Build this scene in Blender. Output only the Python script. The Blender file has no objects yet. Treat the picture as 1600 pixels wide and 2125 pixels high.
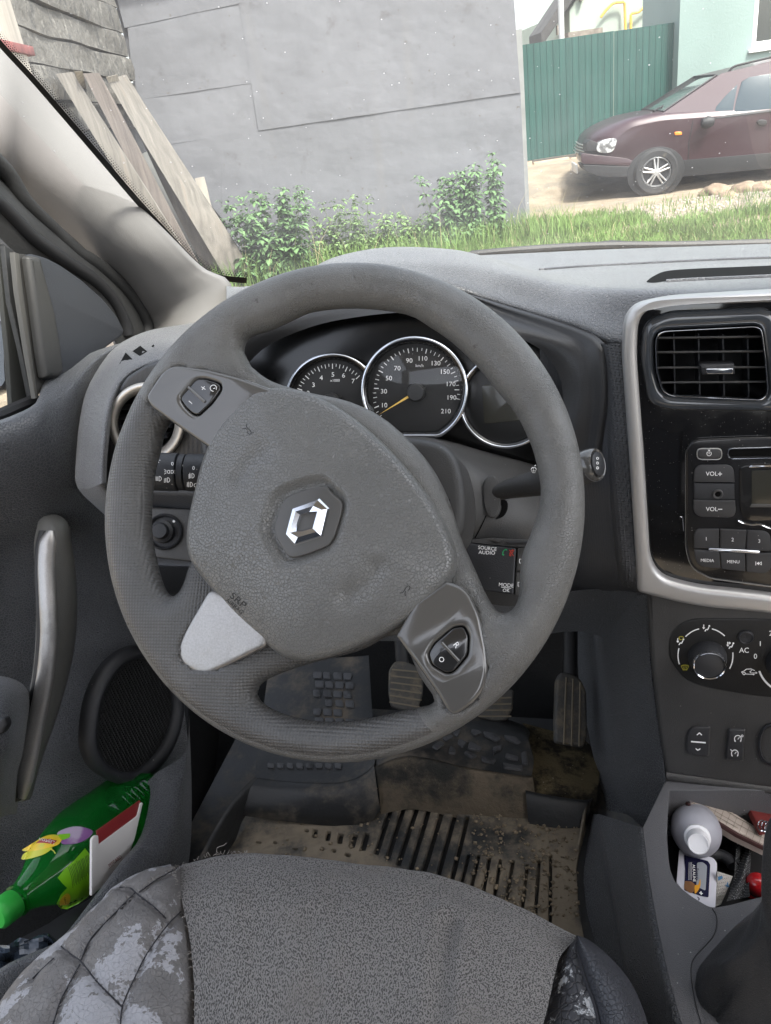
import bpy, bmesh, math, random
import numpy as np
from mathutils import Vector as V, Matrix, noise
from mathutils.geometry import tessellate_polygon, delaunay_2d_cdt
from mathutils.bvhtree import BVHTree
random.seed(7)
SC = bpy.context.scene
COL = SC.collection
R_ = math.radians

# ------------------------------------------------------------------ camera
FPX, CX, CY_ = 1600.0, 800.0, 1062.5
PITCH, ROLL = R_(27.5), R_(8.5)
CF = V((0, math.cos(PITCH), -math.sin(PITCH)))
_u0 = V((0, math.sin(PITCH), math.cos(PITCH))); _r0 = V((1, 0, 0))
CR = _r0 * math.cos(ROLL) - _u0 * math.sin(ROLL)
CU = _r0 * math.sin(ROLL) + _u0 * math.cos(ROLL)
CAM = V((0, 0, 1.4))
cam_d = bpy.data.cameras.new('camera'); cam = bpy.data.objects.new('camera', cam_d); COL.objects.link(cam)
cam_d.sensor_fit = 'HORIZONTAL'; cam_d.sensor_width = 36; cam_d.lens = 36
cam_d.clip_start = 0.02; cam_d.clip_end = 900
cam.matrix_world = Matrix(((CR.x, CU.x, -CF.x, CAM.x), (CR.y, CU.y, -CF.y, CAM.y), (CR.z, CU.z, -CF.z, CAM.z), (0, 0, 0, 1)))
SC.camera = cam

# ------------------------------------------------------------------ daylight
SUN_EL, SUN_AZ = R_(57), R_(150)          # azimuth clockwise from +Y
world = bpy.data.worlds.new('World'); SC.world = world; world.use_nodes = True
wn = world.node_tree.nodes; wl = world.node_tree.links
sky = wn.new('ShaderNodeTexSky'); sky.sky_type = 'NISHITA'; sky.sun_disc = False
sky.sun_elevation = SUN_EL; sky.sun_rotation = SUN_AZ; sky.air_density = 1.0; sky.dust_density = 4.0; sky.ozone_density = 1.0
hz = wn.new('ShaderNodeHueSaturation'); hz.inputs['Saturation'].default_value = .42   # thin white haze
wl.new(sky.outputs[0], hz.inputs['Color']); wl.new(hz.outputs[0], wn['Background'].inputs[0]); wn['Background'].inputs[1].default_value = 0.15
sl = bpy.data.lights.new('sun', 'SUN'); sl.energy = 2.0; sl.angle = R_(7); sl.color = (1, .95, .87)
sun = bpy.data.objects.new('sun', sl); COL.objects.link(sun)
_sd = V((math.sin(SUN_AZ) * math.cos(SUN_EL), math.cos(SUN_AZ) * math.cos(SUN_EL), math.sin(SUN_EL)))
sun.rotation_euler = _sd.to_track_quat('Z', 'Y').to_euler(); sun.location = (3, -3, 12)
vs = SC.view_settings; vs.view_transform = 'Standard'; vs.look = 'None'; vs.gamma = 1; vs.use_curve_mapping = False
vs.exposure = 2.1
cy = SC.cycles
cy.use_denoising = True; cy.max_bounces = 9; cy.diffuse_bounces = 5; cy.glossy_bounces = 4; cy.transmission_bounces = 8; cy.transparent_max_bounces = 16
cy.sample_clamp_indirect = 8; cy.caustics_reflective = False; cy.caustics_refractive = False

# ------------------------------------------------------------------ frames: the parked car stands a little askew to the camera
YAW = R_(16.7)
KF = V((math.sin(YAW), math.cos(YAW), 0)); KR = V((math.cos(YAW), -math.sin(YAW), 0)); KU = V((0, 0, 1))
def A(u, v, d): return CAM + (CF + CR * ((u - CX) / FPX) - CU * ((v - CY_) / FPX)) * d
WC = A(678.8, 1047.8, .587)                # steering wheel centre = origin of the car frame
def car(x, y, z): return WC + KR * x + KF * y + KU * z
def hit(u, v, pl):
    p, n = pl; d = A(u, v, 1) - CAM
    return CAM + d * ((p - CAM).dot(n) / d.dot(n))
def off(pl, h): return (pl[0] + pl[1] * h, pl[1])
def pcar(x, y, z, nx, ny, nz):
    n = (KR * nx + KF * ny + KU * nz).normalized(); return (car(x, y, z), n)
def pX(x): return pcar(x, 0, 0, 1, 0, 0)
def pY(y): return pcar(0, y, 0, 0, -1, 0)
def pZ(z): return pcar(0, 0, z, 0, 0, 1)
_n = V((-.26482, .109905, 1)).normalized()
WN = (CR * _n.x + CU * _n.y - CF * _n.z)   # towards the driver
WP = (WC, WN)
CROP = dict(C1=(0, 0, 2), C2=(800, 0, 2), C3=(0, 560, 2.963), C4=(480, 600, 1.9512), C5=(1180, 560, 3.0357), C6=(1180, 1220, 3.8095),
            C7=(0, 1180, 2.857), C8=(500, 1220, 2), D1=(0, 1600, 2.963), D2=(1200, 1580, 3.9), D3=(400, 1700, 1.7778), D4=(380, 780, 2.7586),
            D5=(280, 720, 5.333), D6=(560, 660, 3.6364), D7=(1060, 0, 2.963), D8=(940, 940, 5), E1=(180, 1640, 8.857), E2=(1390, 1640, 7.619),
            E3=(0, 1680, 7.59), E4=(0, 400, 4.428), E6=(1400, 900, 6.25), I=(0, 0, 1))
def k(c, *p):
    x0, y0, s = CROP[c]; return [(x0 + a / s, y0 + b / s) for a, b in p]
def on(px, pl): return [hit(u, v, pl) for u, v in px]
def at(px): return [A(*p) for p in px]

# ------------------------------------------------------------------ scene bookkeeping
MW = {}
def tag(o, label=None, cat=None, group=None, kind=None):
    for a, b in (('label', label), ('category', cat), ('group', group), ('kind', kind)):
        if b: o[a] = b
    return o
def thing(name, label, cat, loc, group=None, rot=None):
    o = bpy.data.objects.new(name, None); COL.objects.link(o); o.empty_display_size = .05
    m = Matrix.Translation(loc) @ (rot.to_4x4() if rot else Matrix()); o.matrix_world = m; MW[o.name] = m
    return tag(o, label, cat, group)
class MB:
    def __init__(s): s.v = []; s.f = []; s.uv = []; s.mi = []
    def add(s, v, f, uv=None, mi=0):
        o = len(s.v); s.v += [V(p) for p in v]; s.f += [tuple(i + o for i in q) for q in f]
        s.uv += list(uv) if uv else [(0, 0)] * len(v); s.mi += [mi] * len(f); return s
    def join(s, t): return s.add(*t)
    def build(s, name, mats, parent=None, ang=40, label=None, cat=None, group=None, kind=None, origin=None):
        if not isinstance(mats, (list, tuple)): mats = [mats]
        if parent is None:
            c = origin or sum(s.v, V((0, 0, 0))) / max(1, len(s.v)); m = Matrix.Translation(c)
        else: m = MW[parent.name]
        a = np.array([tuple(p) for p in s.v]).reshape(-1, 3); mi = np.array(m.inverted())
        a = a @ mi[:3, :3].T + mi[:3, 3]
        me = bpy.data.meshes.new(name); me.from_pydata(a.tolist(), [], s.f)
        for x in mats: me.materials.append(x)
        if len(mats) > 1: me.polygons.foreach_set('material_index', s.mi)
        uvl = me.uv_layers.new(name='uv'); li = np.empty(len(me.loops), np.int32); me.loops.foreach_get('vertex_index', li)
        uvl.data.foreach_set('uv', np.array(s.uv, np.float32)[li].ravel())
        me.polygons.foreach_set('use_smooth', [True] * len(me.polygons))
        if ang < 180: me.set_sharp_from_angle(angle=R_(ang))
        me.update()
        o = bpy.data.objects.new(name, me); COL.objects.link(o)
        if parent is None: o.matrix_world = m; MW[o.name] = m
        else: o.parent = parent; MW[o.name] = m
        return tag(o, label, cat, group, kind)
    def bvh(s): return BVHTree.FromPolygons(s.v, s.f)
def mesh(name, t, mats, parent=None, **kw):
    m = MB()
    for q in (t if isinstance(t, list) else [t]): m.add(*q)
    return m.build(name, mats, parent, **kw)

# ------------------------------------------------------------------ shape tools: each returns (verts, faces, uv)
def cr(P, n, closed=False):
    P = [V(p) for p in P]; N = len(P); out = []
    if n <= 1 or N < 3 and not closed:
        if N == 2 and n > 1: return [P[0].lerp(P[1], i / n) for i in range(n + 1)]
        return P
    for i in range(N if closed else N - 1):
        a, b, c, d = (P[(i - 1) % N], P[i], P[(i + 1) % N], P[(i + 2) % N]) if closed else (P[max(0, i - 1)], P[i], P[i + 1], P[min(N - 1, i + 2)])
        for j in range(n):
            t = j / n
            out.append(b * 1.0 + (c - a) * (.5 * t) + (a - b * 2.5 + c * 2 - d * .5) * t * t + (b * 1.5 - a * .5 - c * 1.5 + d * .5) * t ** 3)
    if not closed: out.append(P[-1].copy())
    return out
def resamp(P, n):
    P = [V(p) for p in P]; L = [0]
    for a, b in zip(P, P[1:]): L.append(L[-1] + (b - a).length)
    out = []; j = 0
    for i in range(n + 1):
        t = L[-1] * i / n
        while j < len(P) - 2 and L[j + 1] < t: j += 1
        out.append(P[j].lerp(P[j + 1], (t - L[j]) / max(1e-9, L[j + 1] - L[j])))
    return out
def grid(rows, nu=4, nv=4, closed=False, disp=None):
    rows = [cr(r, nu, closed) for r in rows]
    cols = [cr([r[j] for r in rows], nv) for j in range(len(rows[0]))]
    nr, nc = len(cols[0]), len(cols)
    g = [[cols[j][i] for j in range(nc)] for i in range(nr)]
    if disp: g = [[disp(p, i / (nr - 1), j / (nc - 1)) for j, p in enumerate(r)] for i, r in enumerate(g)]
    uv = []; mid = g[nr // 2]; U = [0]
    for a, b in zip(mid, mid[1:]): U.append(U[-1] + (b - a).length)
    Vv = [0]; mc = [r[nc // 2] for r in g]
    for a, b in zip(mc, mc[1:]): Vv.append(Vv[-1] + (b - a).length)
    v = [p for r in g for p in r]; uv = [(U[j], Vv[i]) for i in range(nr) for j in range(nc)]
    f = []
    for i in range(nr - 1):
        for j in range(nc if closed else nc - 1):
            j2 = (j + 1) % nc; f.append((i * nc + j, i * nc + j2, (i + 1) * nc + j2, (i + 1) * nc + j))
    return v, f, uv
def rc(P, r, n=4):
    """round the corners of a closed outline (2D or 3D)"""
    P = [V(p) for p in P]; N = len(P); out = []
    for i, p in enumerate(P):
        a = P[i - 1]; b = P[(i + 1) % N]; rr = r[i] if isinstance(r, (list, tuple)) else r
        if rr <= 0: out.append(p); continue
        la = (a - p).length; lb = (b - p).length
        q = p + (a - p) * min(rr / la, .48); s = p + (b - p) * min(rr / lb, .48)
        for j in range(n + 1):
            t = j / n; out.append(q * (1 - t) ** 2 + p * 2 * t * (1 - t) + s * t * t)
    return out
def rpx(P, r, n=4): return [(p[0], p[1]) for p in rc([V((a, b, 0)) for a, b in P], r, n)]
def spx(P, n=4): return [(p[0], p[1]) for p in cr([V((a, b, 0)) for a, b in P], n, True)]
def opx(P, n=4): return [(p[0], p[1]) for p in cr([V((a, b, 0)) for a, b in P], n)]
def _area(q): return sum(a[0] * b[1] - a[1] * b[0] for a, b in zip(q, q[1:] + q[:1])) / 2
def _inset(q, d):
    n = len(q); out = []
    for i in range(n):
        a, b, c = q[i - 1], q[i], q[(i + 1) % n]
        e1 = np.array(b) - a; e2 = np.array(c) - b
        l1 = np.hypot(*e1) or 1e-9; l2 = np.hypot(*e2) or 1e-9
        n1 = np.array((-e1[1], e1[0])) / l1; n2 = np.array((-e2[1], e2[0])) / l2
        m = n1 + n2; L = m @ m
        m = m * (2 / L) if L > .6 else m * 2 / .6
        out.append(tuple(np.array(b) + m * d))
    return out
def plate(P, n, th, bev=.001, holes=(), nb=3, hole_th=None, dome=0):
    """flat slab: outline P (coplanar points), front towards n, rounded front edge"""
    P = [V(p) for p in P]; n = n.normalized(); o = P[0]
    ex = (P[len(P) // 3] - o); ex = (ex - n * ex.dot(n)).normalized(); ey = n.cross(ex)
    to2 = lambda p: ((p - o).dot(ex), (p - o).dot(ey))
    h0 = (P[0] - o).dot(n)
    loops = []
    for i, L in enumerate([P] + [list(h) for h in holes]):
        q = [to2(V(p)) for p in L]
        if (_area(q) > 0) != (i == 0): q = q[::-1]
        loops.append(q)
    v = []; f = []; tops = []; idx = []
    for li, q in enumerate(loops):
        rings = [(q, -(th if li == 0 or hole_th is None else hole_th))]
        for b in range(nb + 1):
            a = math.pi / 2 * b / nb; rings.append((_inset(q, bev * (1 - math.cos(a))) if b else q, -bev + bev * math.sin(a)))
        N = len(q); base = len(v)
        for rq, h in rings: v += [o + ex * x + ey * y + n * h for x, y in rq]
        for r in range(len(rings) - 1):
            for j in range(N):
                j2 = (j + 1) % N; f.append((base + r * N + j, base + r * N + j2, base + (r + 1) * N + j2, base + (r + 1) * N + j))
        tops.append([V((x, y, 0)) for x, y in rings[-1][0]]); idx += list(range(base + (len(rings) - 1) * N, base + len(rings) * N))
    for t in tessellate_polygon(tops):
        a, b, c = [idx[i] for i in t]
        if (v[b] - v[a]).cross(v[c] - v[a]).dot(n) < 0: b, c = c, b
        f.append((a, b, c))
    return v, f, [to2(p) for p in v]
def pplate(px, pl, th, bev=.001, holes=(), lift=0, nb=3):
    pl = off(pl, lift); return plate(on(px, pl), pl[1], th, bev, [on(h, pl) for h in holes], nb)
def tube(P, rad, ns=12, flat=None, up=None, caps=True, tw=0):
    """swept tube; rad a number or list; flat = ratio of the second axis along up"""
    P = [V(p) for p in P]; N = len(P); v = []; f = []; uv = []
    rad = rad if isinstance(rad, (list, tuple)) else [rad] * N
    up0 = V(up) if up else V((.13, .21, .97)); L = 0
    for i, p in enumerate(P):
        t = (P[min(N - 1, i + 1)] - P[max(0, i - 1)]).normalized()
        b = t.cross(up0)
        if b.length < 1e-4: b = t.cross(V((1, 0, 0)))
        b.normalize(); c = b.cross(t).normalized()
        if not up: up0 = c
        if i: L += (p - P[i - 1]).length
        fl = flat[i] if isinstance(flat, (list, tuple)) else (flat or 1)
        for j in range(ns):
            a = 2 * math.pi * j / ns; v.append(p + b * (math.cos(a) * rad[i]) + c * (math.sin(a) * rad[i] * fl)); uv.append((j / ns * 6.28 * rad[i], L))
    for i in range(N - 1):
        for j in range(ns): f.append((i * ns + j, i * ns + (j + 1) % ns, (i + 1) * ns + (j + 1) % ns, (i + 1) * ns + j))
    if caps: f.append(tuple(range(ns))[::-1]); f.append(tuple(range((N - 1) * ns, N * ns)))
    return v, f, uv
def lathe(prof, o, ax, ns=32, capend=False):
    """prof: (radius, height along ax)"""
    ax = ax.normalized(); b = ax.orthogonal().normalized(); c = ax.cross(b); v = []; f = []; uv = []
    for r, h in prof:
        for j in range(ns):
            a = 2 * math.pi * j / ns; v.append(o + ax * h + (b * math.cos(a) + c * math.sin(a)) * r); uv.append((a * .03, h))
    for i in range(len(prof) - 1):
        for j in range(ns): f.append((i * ns + j, i * ns + (j + 1) % ns, (i + 1) * ns + (j + 1) % ns, (i + 1) * ns + j))
    if capend: f.append(tuple(range((len(prof) - 1) * ns, len(prof) * ns)))
    return v, f, uv
def box(c, ax, ay, az, bev=.0):
    """box from centre and half-axis vectors"""
    c, ax, ay, az = V(c), V(ax), V(ay), V(az)
    v = [c + ax * x + ay * y + az * z for z in (-1, 1) for y in (-1, 1) for x in (-1, 1)]
    f = [(0, 2, 3, 1), (4, 5, 7, 6), (0, 1, 5, 4), (2, 6, 7, 3), (0, 4, 6, 2), (1, 3, 7, 5)]
    if not bev: return v, f, [(p.x, p.y) for p in v]
    bm = bmesh.new(); vv = [bm.verts.new(p) for p in v]; [bm.faces.new([vv[i] for i in q]) for q in f]
    bmesh.ops.bevel(bm, geom=bm.edges[:], offset=bev, segments=2, affect='EDGES', profile=.5)
    bm.verts.index_update(); r = ([p.co.copy() for p in bm.verts], [[q.index for q in fc.verts] for fc in bm.faces]); bm.free()
    return r[0], r[1], [(p.x, p.y) for p in r[0]]
def wbox(x0, x1, y0, y1, z0, z1, bev=0):
    return box(((x0 + x1) / 2, (y0 + y1) / 2, (z0 + z1) / 2), ((x1 - x0) / 2, 0, 0), (0, (y1 - y0) / 2, 0), (0, 0, (z1 - z0) / 2), bev)
def tri(P3, n=None):
    """filled flat polygon of 3D points"""
    P3 = [V(p) for p in P3]; f = [tuple(t) for t in tessellate_polygon([P3])]
    if n is not None:
        f = [(a, b, c) if (P3[b] - P3[a]).cross(P3[c] - P3[a]).dot(n) > 0 else (a, c, b) for a, b, c in f]
    return P3, f, [(0, 0)] * len(P3)

# printing on a surface: fn maps a picture position to the point on that surface
_FC = {}
def glyphs(s):
    if s not in _FC:
        cu = bpy.data.curves.new('t', 'FONT'); cu.body = s; cu.align_x = 'CENTER'; cu.resolution_u = 3
        o = bpy.data.objects.new('t', cu); COL.objects.link(o)
        me = bpy.data.meshes.new_from_object(o.evaluated_get(bpy.context.evaluated_depsgraph_get()))
        _FC[s] = ([(p.co.x, p.co.y) for p in me.vertices], [tuple(p.vertices) for p in me.polygons])
        bpy.data.objects.remove(o); bpy.data.curves.remove(cu); bpy.data.meshes.remove(me)
    return _FC[s]
class Print(MB):
    def __init__(s, fn): super().__init__(); s.fn = fn
    def txt(s, t, u, v, h, ang=0, sx=1.0, mi=0, flip=False):
        pts, fs = glyphs(t); a = R_(ang); sc = h / .7; out = []
        for x, y in pts:
            x = x * sc * sx; y = (y - .35) * sc
            if flip: x = -x
            out.append((u + x * math.cos(a) + y * math.sin(a), v + x * math.sin(a) - y * math.cos(a)))
        s.add([s.fn(*p) for p in out], fs, None, mi); return s
    def line(s, P, w, mi=0, closed=False):
        P = list(P); P = P + [P[0]] if closed else P
        for (a, b), (c, d) in zip(P, P[1:]):
            l = math.hypot(c - a, d - b) or 1e-6; nx, ny = -(d - b) / l * w / 2, (c - a) / l * w / 2; ex, ey = (c - a) / l * w * .2, (d - b) / l * w * .2
            q = [(a + nx - ex, b + ny - ey), (a - nx - ex, b - ny - ey), (c - nx + ex, d - ny + ey), (c + nx + ex, d + ny + ey)]
            s.add([s.fn(*p) for p in q], [(0, 1, 2, 3)], None, mi)
        return s
    def arc(s, u, v, r, a0, a1, w, mi=0, ry=None, n=14):
        ry = ry or r; return s.line([(u + r * math.cos(R_(a0 + (a1 - a0) * i / n)), v - ry * math.sin(R_(a0 + (a1 - a0) * i / n))) for i in range(n + 1)], w, mi)
    def poly(s, P, mi=0):
        t = tri([V((a, b, 0)) for a, b in P]); s.add([s.fn(p.x, p.y) for p in t[0]], t[1], None, mi); return s
    def disc(s, u, v, r, mi=0, ry=None): return s.poly([(u + r * math.cos(i * .5236), v + (ry or r) * math.sin(i * .5236)) for i in range(12)], mi)
def onpl(pl, lift=.0003):
    q = off(pl, lift); return lambda u, v: hit(u, v, q)
def onbvh(b, lift=.0003, fallback=None):
    def fn(u, v):
        d = (A(u, v, 1) - CAM).normalized(); r = b.ray_cast(CAM, d)
        return r[0] - d * lift if r[0] else hit(u, v, fallback)
    return fn
def circ(u, v, r, n=48, ry=None, a0=0, a1=360, full=True):
    ry = ry or r; return [(u + r * math.cos(R_(a0 + (a1 - a0) * i / n)), v - ry * math.sin(R_(a0 + (a1 - a0) * i / n))) for i in range(n if full else n + 1)]
def pxm(u, v, pl):
    """metres per picture pixel on a plane"""
    return (hit(u + 1, v, pl) - hit(u, v, pl)).length

# ------------------------------------------------------------------ materials
def mat(name, col, rough=.5, metal=0.0, spec=.5, bump=(), var=None, mix=(), coat=0, uv=False, emit=None, sheen=0, alpha=None, trans=0, ior=1.5):
    """bump: (kind, scale, height m); var: (scale, amount); mix: (kind, scale, lo, hi, colour[, rough]) layers of dirt or wear"""
    m = bpy.data.materials.new(name); m.use_nodes = True; nt = m.node_tree; N = nt.nodes; L = nt.links; b = N['Principled BSDF']
    b.inputs['Base Color'].default_value = (*col, 1); b.inputs['Roughness'].default_value = rough; b.inputs['Metallic'].default_value = metal
    b.inputs['Specular IOR Level'].default_value = spec; b.inputs['Coat Weight'].default_value = coat; b.inputs['IOR'].default_value = ior
    b.inputs['Transmission Weight'].default_value = trans; b.inputs['Sheen Weight'].default_value = sheen
    m['_'] = 0
    tc = N.new('ShaderNodeTexCoord'); co = tc.outputs['UV' if uv else 'Object']
    def math_(op, a, c=None):
        x = N.new('ShaderNodeMath'); x.operation = op
        for i, q in enumerate((a, c)):
            if q is None: continue
            if isinstance(q, (int, float)): x.inputs[i].default_value = q
            else: L.new(q, x.inputs[i])
        return x.outputs[0]
    def tex(kind, sc, vec=None):
        vec = vec or co
        if kind in ('noise', 'rough', 'grain'):
            t = N.new('ShaderNodeTexNoise'); t.inputs['Scale'].default_value = sc; t.inputs['Detail'].default_value = {'noise': 3, 'rough': 6, 'grain': 1}[kind]
            t.inputs['Roughness'].default_value = .7 if kind == 'rough' else .5; L.new(vec, t.inputs['Vector']); return t.outputs[0]
        if kind in ('leather', 'crack'):
            nz = N.new('ShaderNodeTexNoise'); nz.inputs['Scale'].default_value = sc * .6; nz.inputs['Detail'].default_value = 1; L.new(vec, nz.inputs['Vector'])
            ad = N.new('ShaderNodeVectorMath'); ad.operation = 'MULTIPLY_ADD'; L.new(nz.outputs['Color'], ad.inputs[0]); ad.inputs[1].default_value = (.7 / sc,) * 3; L.new(vec, ad.inputs[2])
            t = N.new('ShaderNodeTexVoronoi'); t.feature = 'DISTANCE_TO_EDGE'; t.inputs['Scale'].default_value = sc; L.new(ad.outputs[0], t.inputs['Vector'])
            r = N.new('ShaderNodeMapRange'); r.interpolation_type = 'SMOOTHSTEP'; r.inputs[2].default_value = .11 if kind == 'leather' else .07; L.new(t.outputs[0], r.inputs[0]); return r.outputs[0]
        if kind == 'dots':
            t = N.new('ShaderNodeTexVoronoi'); t.inputs['Scale'].default_value = sc; t.inputs['Randomness'].default_value = .05; L.new(vec, t.inputs['Vector'])
            r = N.new('ShaderNodeMapRange'); r.interpolation_type = 'SMOOTHSTEP'; r.inputs[1].default_value = .55; r.inputs[2].default_value = .1; L.new(t.outputs[0], r.inputs[0]); return r.outputs[0]
        if kind == 'weave':
            a = N.new('ShaderNodeTexNoise'); a.inputs['Scale'].default_value = sc * .35; a.inputs['Detail'].default_value = 0; L.new(vec, a.inputs['Vector'])
            mp = N.new('ShaderNodeMapping'); mp.inputs['Rotation'].default_value = (0, 0, .5); mp.inputs['Scale'].default_value = (1, .62, 1); L.new(vec, mp.inputs['Vector'])
            t = N.new('ShaderNodeTexNoise'); t.inputs['Scale'].default_value = sc; t.inputs['Detail'].default_value = 0; L.new(mp.outputs[0], t.inputs['Vector'])
            mp2 = N.new('ShaderNodeMapping'); mp2.inputs['Rotation'].default_value = (0, 0, .5 + math.pi / 2); mp2.inputs['Scale'].default_value = (1, .62, 1); L.new(vec, mp2.inputs['Vector'])
            t2 = N.new('ShaderNodeTexNoise'); t2.inputs['Scale'].default_value = sc; t2.inputs['Detail'].default_value = 0; L.new(mp2.outputs[0], t2.inputs['Vector'])
            x = math_('MAXIMUM', t.outputs[0], t2.outputs[0]); r = N.new('ShaderNodeMapRange'); r.inputs[1].default_value = .45; r.inputs[2].default_value = .62; L.new(x, r.inputs[0]); return r.outputs[0]
        if kind == 'wood':
            mp = N.new('ShaderNodeMapping'); mp.inputs['Scale'].default_value = (1, 1, 8); L.new(vec, mp.inputs['Vector'])
            t = N.new('ShaderNodeTexNoise'); t.inputs['Scale'].default_value = sc; t.inputs['Detail'].default_value = 4; L.new(mp.outputs[0], t.inputs['Vector']); return t.outputs[0]
        if kind == 'streak':
            mp = N.new('ShaderNodeMapping'); mp.inputs['Scale'].default_value = (1, 1, .08); L.new(vec, mp.inputs['Vector'])
            t = N.new('ShaderNodeTexNoise'); t.inputs['Scale'].default_value = sc; t.inputs['Detail'].default_value = 4; L.new(mp.outputs[0], t.inputs['Vector']); return t.outputs[0]
        if kind == 'specks':
            t = N.new('ShaderNodeTexVoronoi'); t.inputs['Scale'].default_value = sc; L.new(vec, t.inputs['Vector'])
            sp = N.new('ShaderNodeSeparateColor'); L.new(t.outputs['Color'], sp.inputs[0])
            return math_('SUBTRACT', math_('MULTIPLY', sp.outputs[0], .75), t.outputs[0])
    m['_'] = 1
    colour = None
    if var:
        t = tex(var[2] if len(var) > 2 else 'noise', var[0]); r = N.new('ShaderNodeMapRange'); r.inputs[1].default_value = .3; r.inputs[2].default_value = .7
        r.inputs[3].default_value = 1 - var[1]; r.inputs[4].default_value = 1 + var[1]; L.new(t, r.inputs[0])
        x = N.new('ShaderNodeVectorMath'); x.operation = 'SCALE'; x.inputs[0].default_value = col; L.new(r.outputs[0], x.inputs['Scale']); colour = x.outputs[0]
    rsock = None
    for layer in mix:
        kind, sc, lo, hi, c2 = layer[:5]; t = tex(kind, sc)
        r = N.new('ShaderNodeMapRange'); r.interpolation_type = 'SMOOTHSTEP'; r.inputs[1].default_value = lo; r.inputs[2].default_value = hi; L.new(t, r.inputs[0])
        x = N.new('ShaderNodeMix'); x.data_type = 'RGBA'; L.new(r.outputs[0], x.inputs[0]); x.inputs[7].default_value = (*c2, 1)
        if colour: L.new(colour, x.inputs[6])
        else: x.inputs[6].default_value = (*col, 1)
        colour = x.outputs[2]
        if len(layer) > 5:
            y = N.new('ShaderNodeMix'); L.new(r.outputs[0], y.inputs[0]); y.inputs[3].default_value = layer[5]
            if rsock: L.new(rsock, y.inputs[2])
            else: y.inputs[2].default_value = rough
            rsock = y.outputs[0]
    if colour: L.new(colour, b.inputs['Base Color'])
    if rsock: L.new(rsock, b.inputs['Roughness'])
    prev = None
    for kind, sc, h in bump:
        t = tex(kind, sc); bp = N.new('ShaderNodeBump'); bp.inputs['Strength'].default_value = 1; bp.inputs['Distance'].default_value = h
        L.new(t, bp.inputs['Height'])
        if prev: L.new(prev, bp.inputs['Normal'])
        prev = bp.outputs[0]
    if prev: L.new(prev, b.inputs['Normal'])
    if emit: b.inputs['Emission Color'].default_value = (*emit[0], 1); b.inputs['Emission Strength'].default_value = emit[1]
    del m['_']
    return m
def glass(name, tint=(.93, .96, .95), dust=0.0, specks=0, rough=0.0):
    """thin pane: clear with a mirror-like film and dried dust"""
    m = bpy.data.materials.new(name); m.use_nodes = True; nt = m.node_tree; N = nt.nodes; L = nt.links; N.remove(N['Principled BSDF'])
    tr = N.new('ShaderNodeBsdfTransparent'); tr.inputs[0].default_value = (*tint, 1); gl = N.new('ShaderNodeBsdfGlossy'); gl.inputs['Roughness'].default_value = rough
    fr = N.new('ShaderNodeFresnel'); ge = N.new('ShaderNodeNewGeometry'); io = N.new('ShaderNodeMapRange'); io.inputs[3].default_value = 1.45; io.inputs[4].default_value = 1 / 1.45
    L.new(ge.outputs['Backfacing'], io.inputs[0]); L.new(io.outputs[0], fr.inputs[0]); mx = N.new('ShaderNodeMixShader')
    L.new(fr.outputs[0], mx.inputs[0]); L.new(tr.outputs[0], mx.inputs[1]); L.new(gl.outputs[0], mx.inputs[2]); out = mx.outputs[0]
    if dust or specks:
        df = N.new('ShaderNodeBsdfDiffuse'); df.inputs[0].default_value = (.75, .76, .78, 1); tl = N.new('ShaderNodeBsdfTranslucent'); tl.inputs[0].default_value = (.8, .8, .8, 1)
        ds = N.new('ShaderNodeMixShader'); L.new(df.outputs[0], ds.inputs[1]); L.new(tl.outputs[0], ds.inputs[2])
        tc = N.new('ShaderNodeTexCoord'); nz = N.new('ShaderNodeTexNoise'); nz.inputs['Scale'].default_value = 9; nz.inputs['Detail'].default_value = 4; L.new(tc.outputs['Object'], nz.inputs['Vector'])
        r = N.new('ShaderNodeMapRange'); r.inputs[1].default_value = .3; r.inputs[2].default_value = .75; r.inputs[3].default_value = dust * .5; r.inputs[4].default_value = dust * 1.4; L.new(nz.outputs[0], r.inputs[0])
        vo = N.new('ShaderNodeTexVoronoi'); vo.inputs['Scale'].default_value = 130; L.new(tc.outputs['Object'], vo.inputs['Vector'])
        sp = N.new('ShaderNodeSeparateColor'); L.new(vo.outputs['Color'], sp.inputs[0])
        r1 = N.new('ShaderNodeMapRange'); r1.inputs[1].default_value = .72; r1.inputs[2].default_value = 1; r1.inputs[3].default_value = 0; r1.inputs[4].default_value = .13; L.new(sp.outputs[0], r1.inputs[0])
        lt = N.new('ShaderNodeMath'); lt.operation = 'LESS_THAN'; L.new(vo.outputs[0], lt.inputs[0]); L.new(r1.outputs[0], lt.inputs[1])
        ms = N.new('ShaderNodeMath'); ms.operation = 'MULTIPLY_ADD'; L.new(lt.outputs[0], ms.inputs[0]); ms.inputs[1].default_value = specks; L.new(r.outputs[0], ms.inputs[2]); ms.use_clamp = True
        m2 = N.new('ShaderNodeMixShader'); L.new(ms.outputs[0], m2.inputs[0]); L.new(out, m2.inputs[1]); L.new(ds.outputs[0], m2.inputs[2]); out = m2.outputs[0]
    L.new(out, N['Material Output'].inputs[0]); return m
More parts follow.
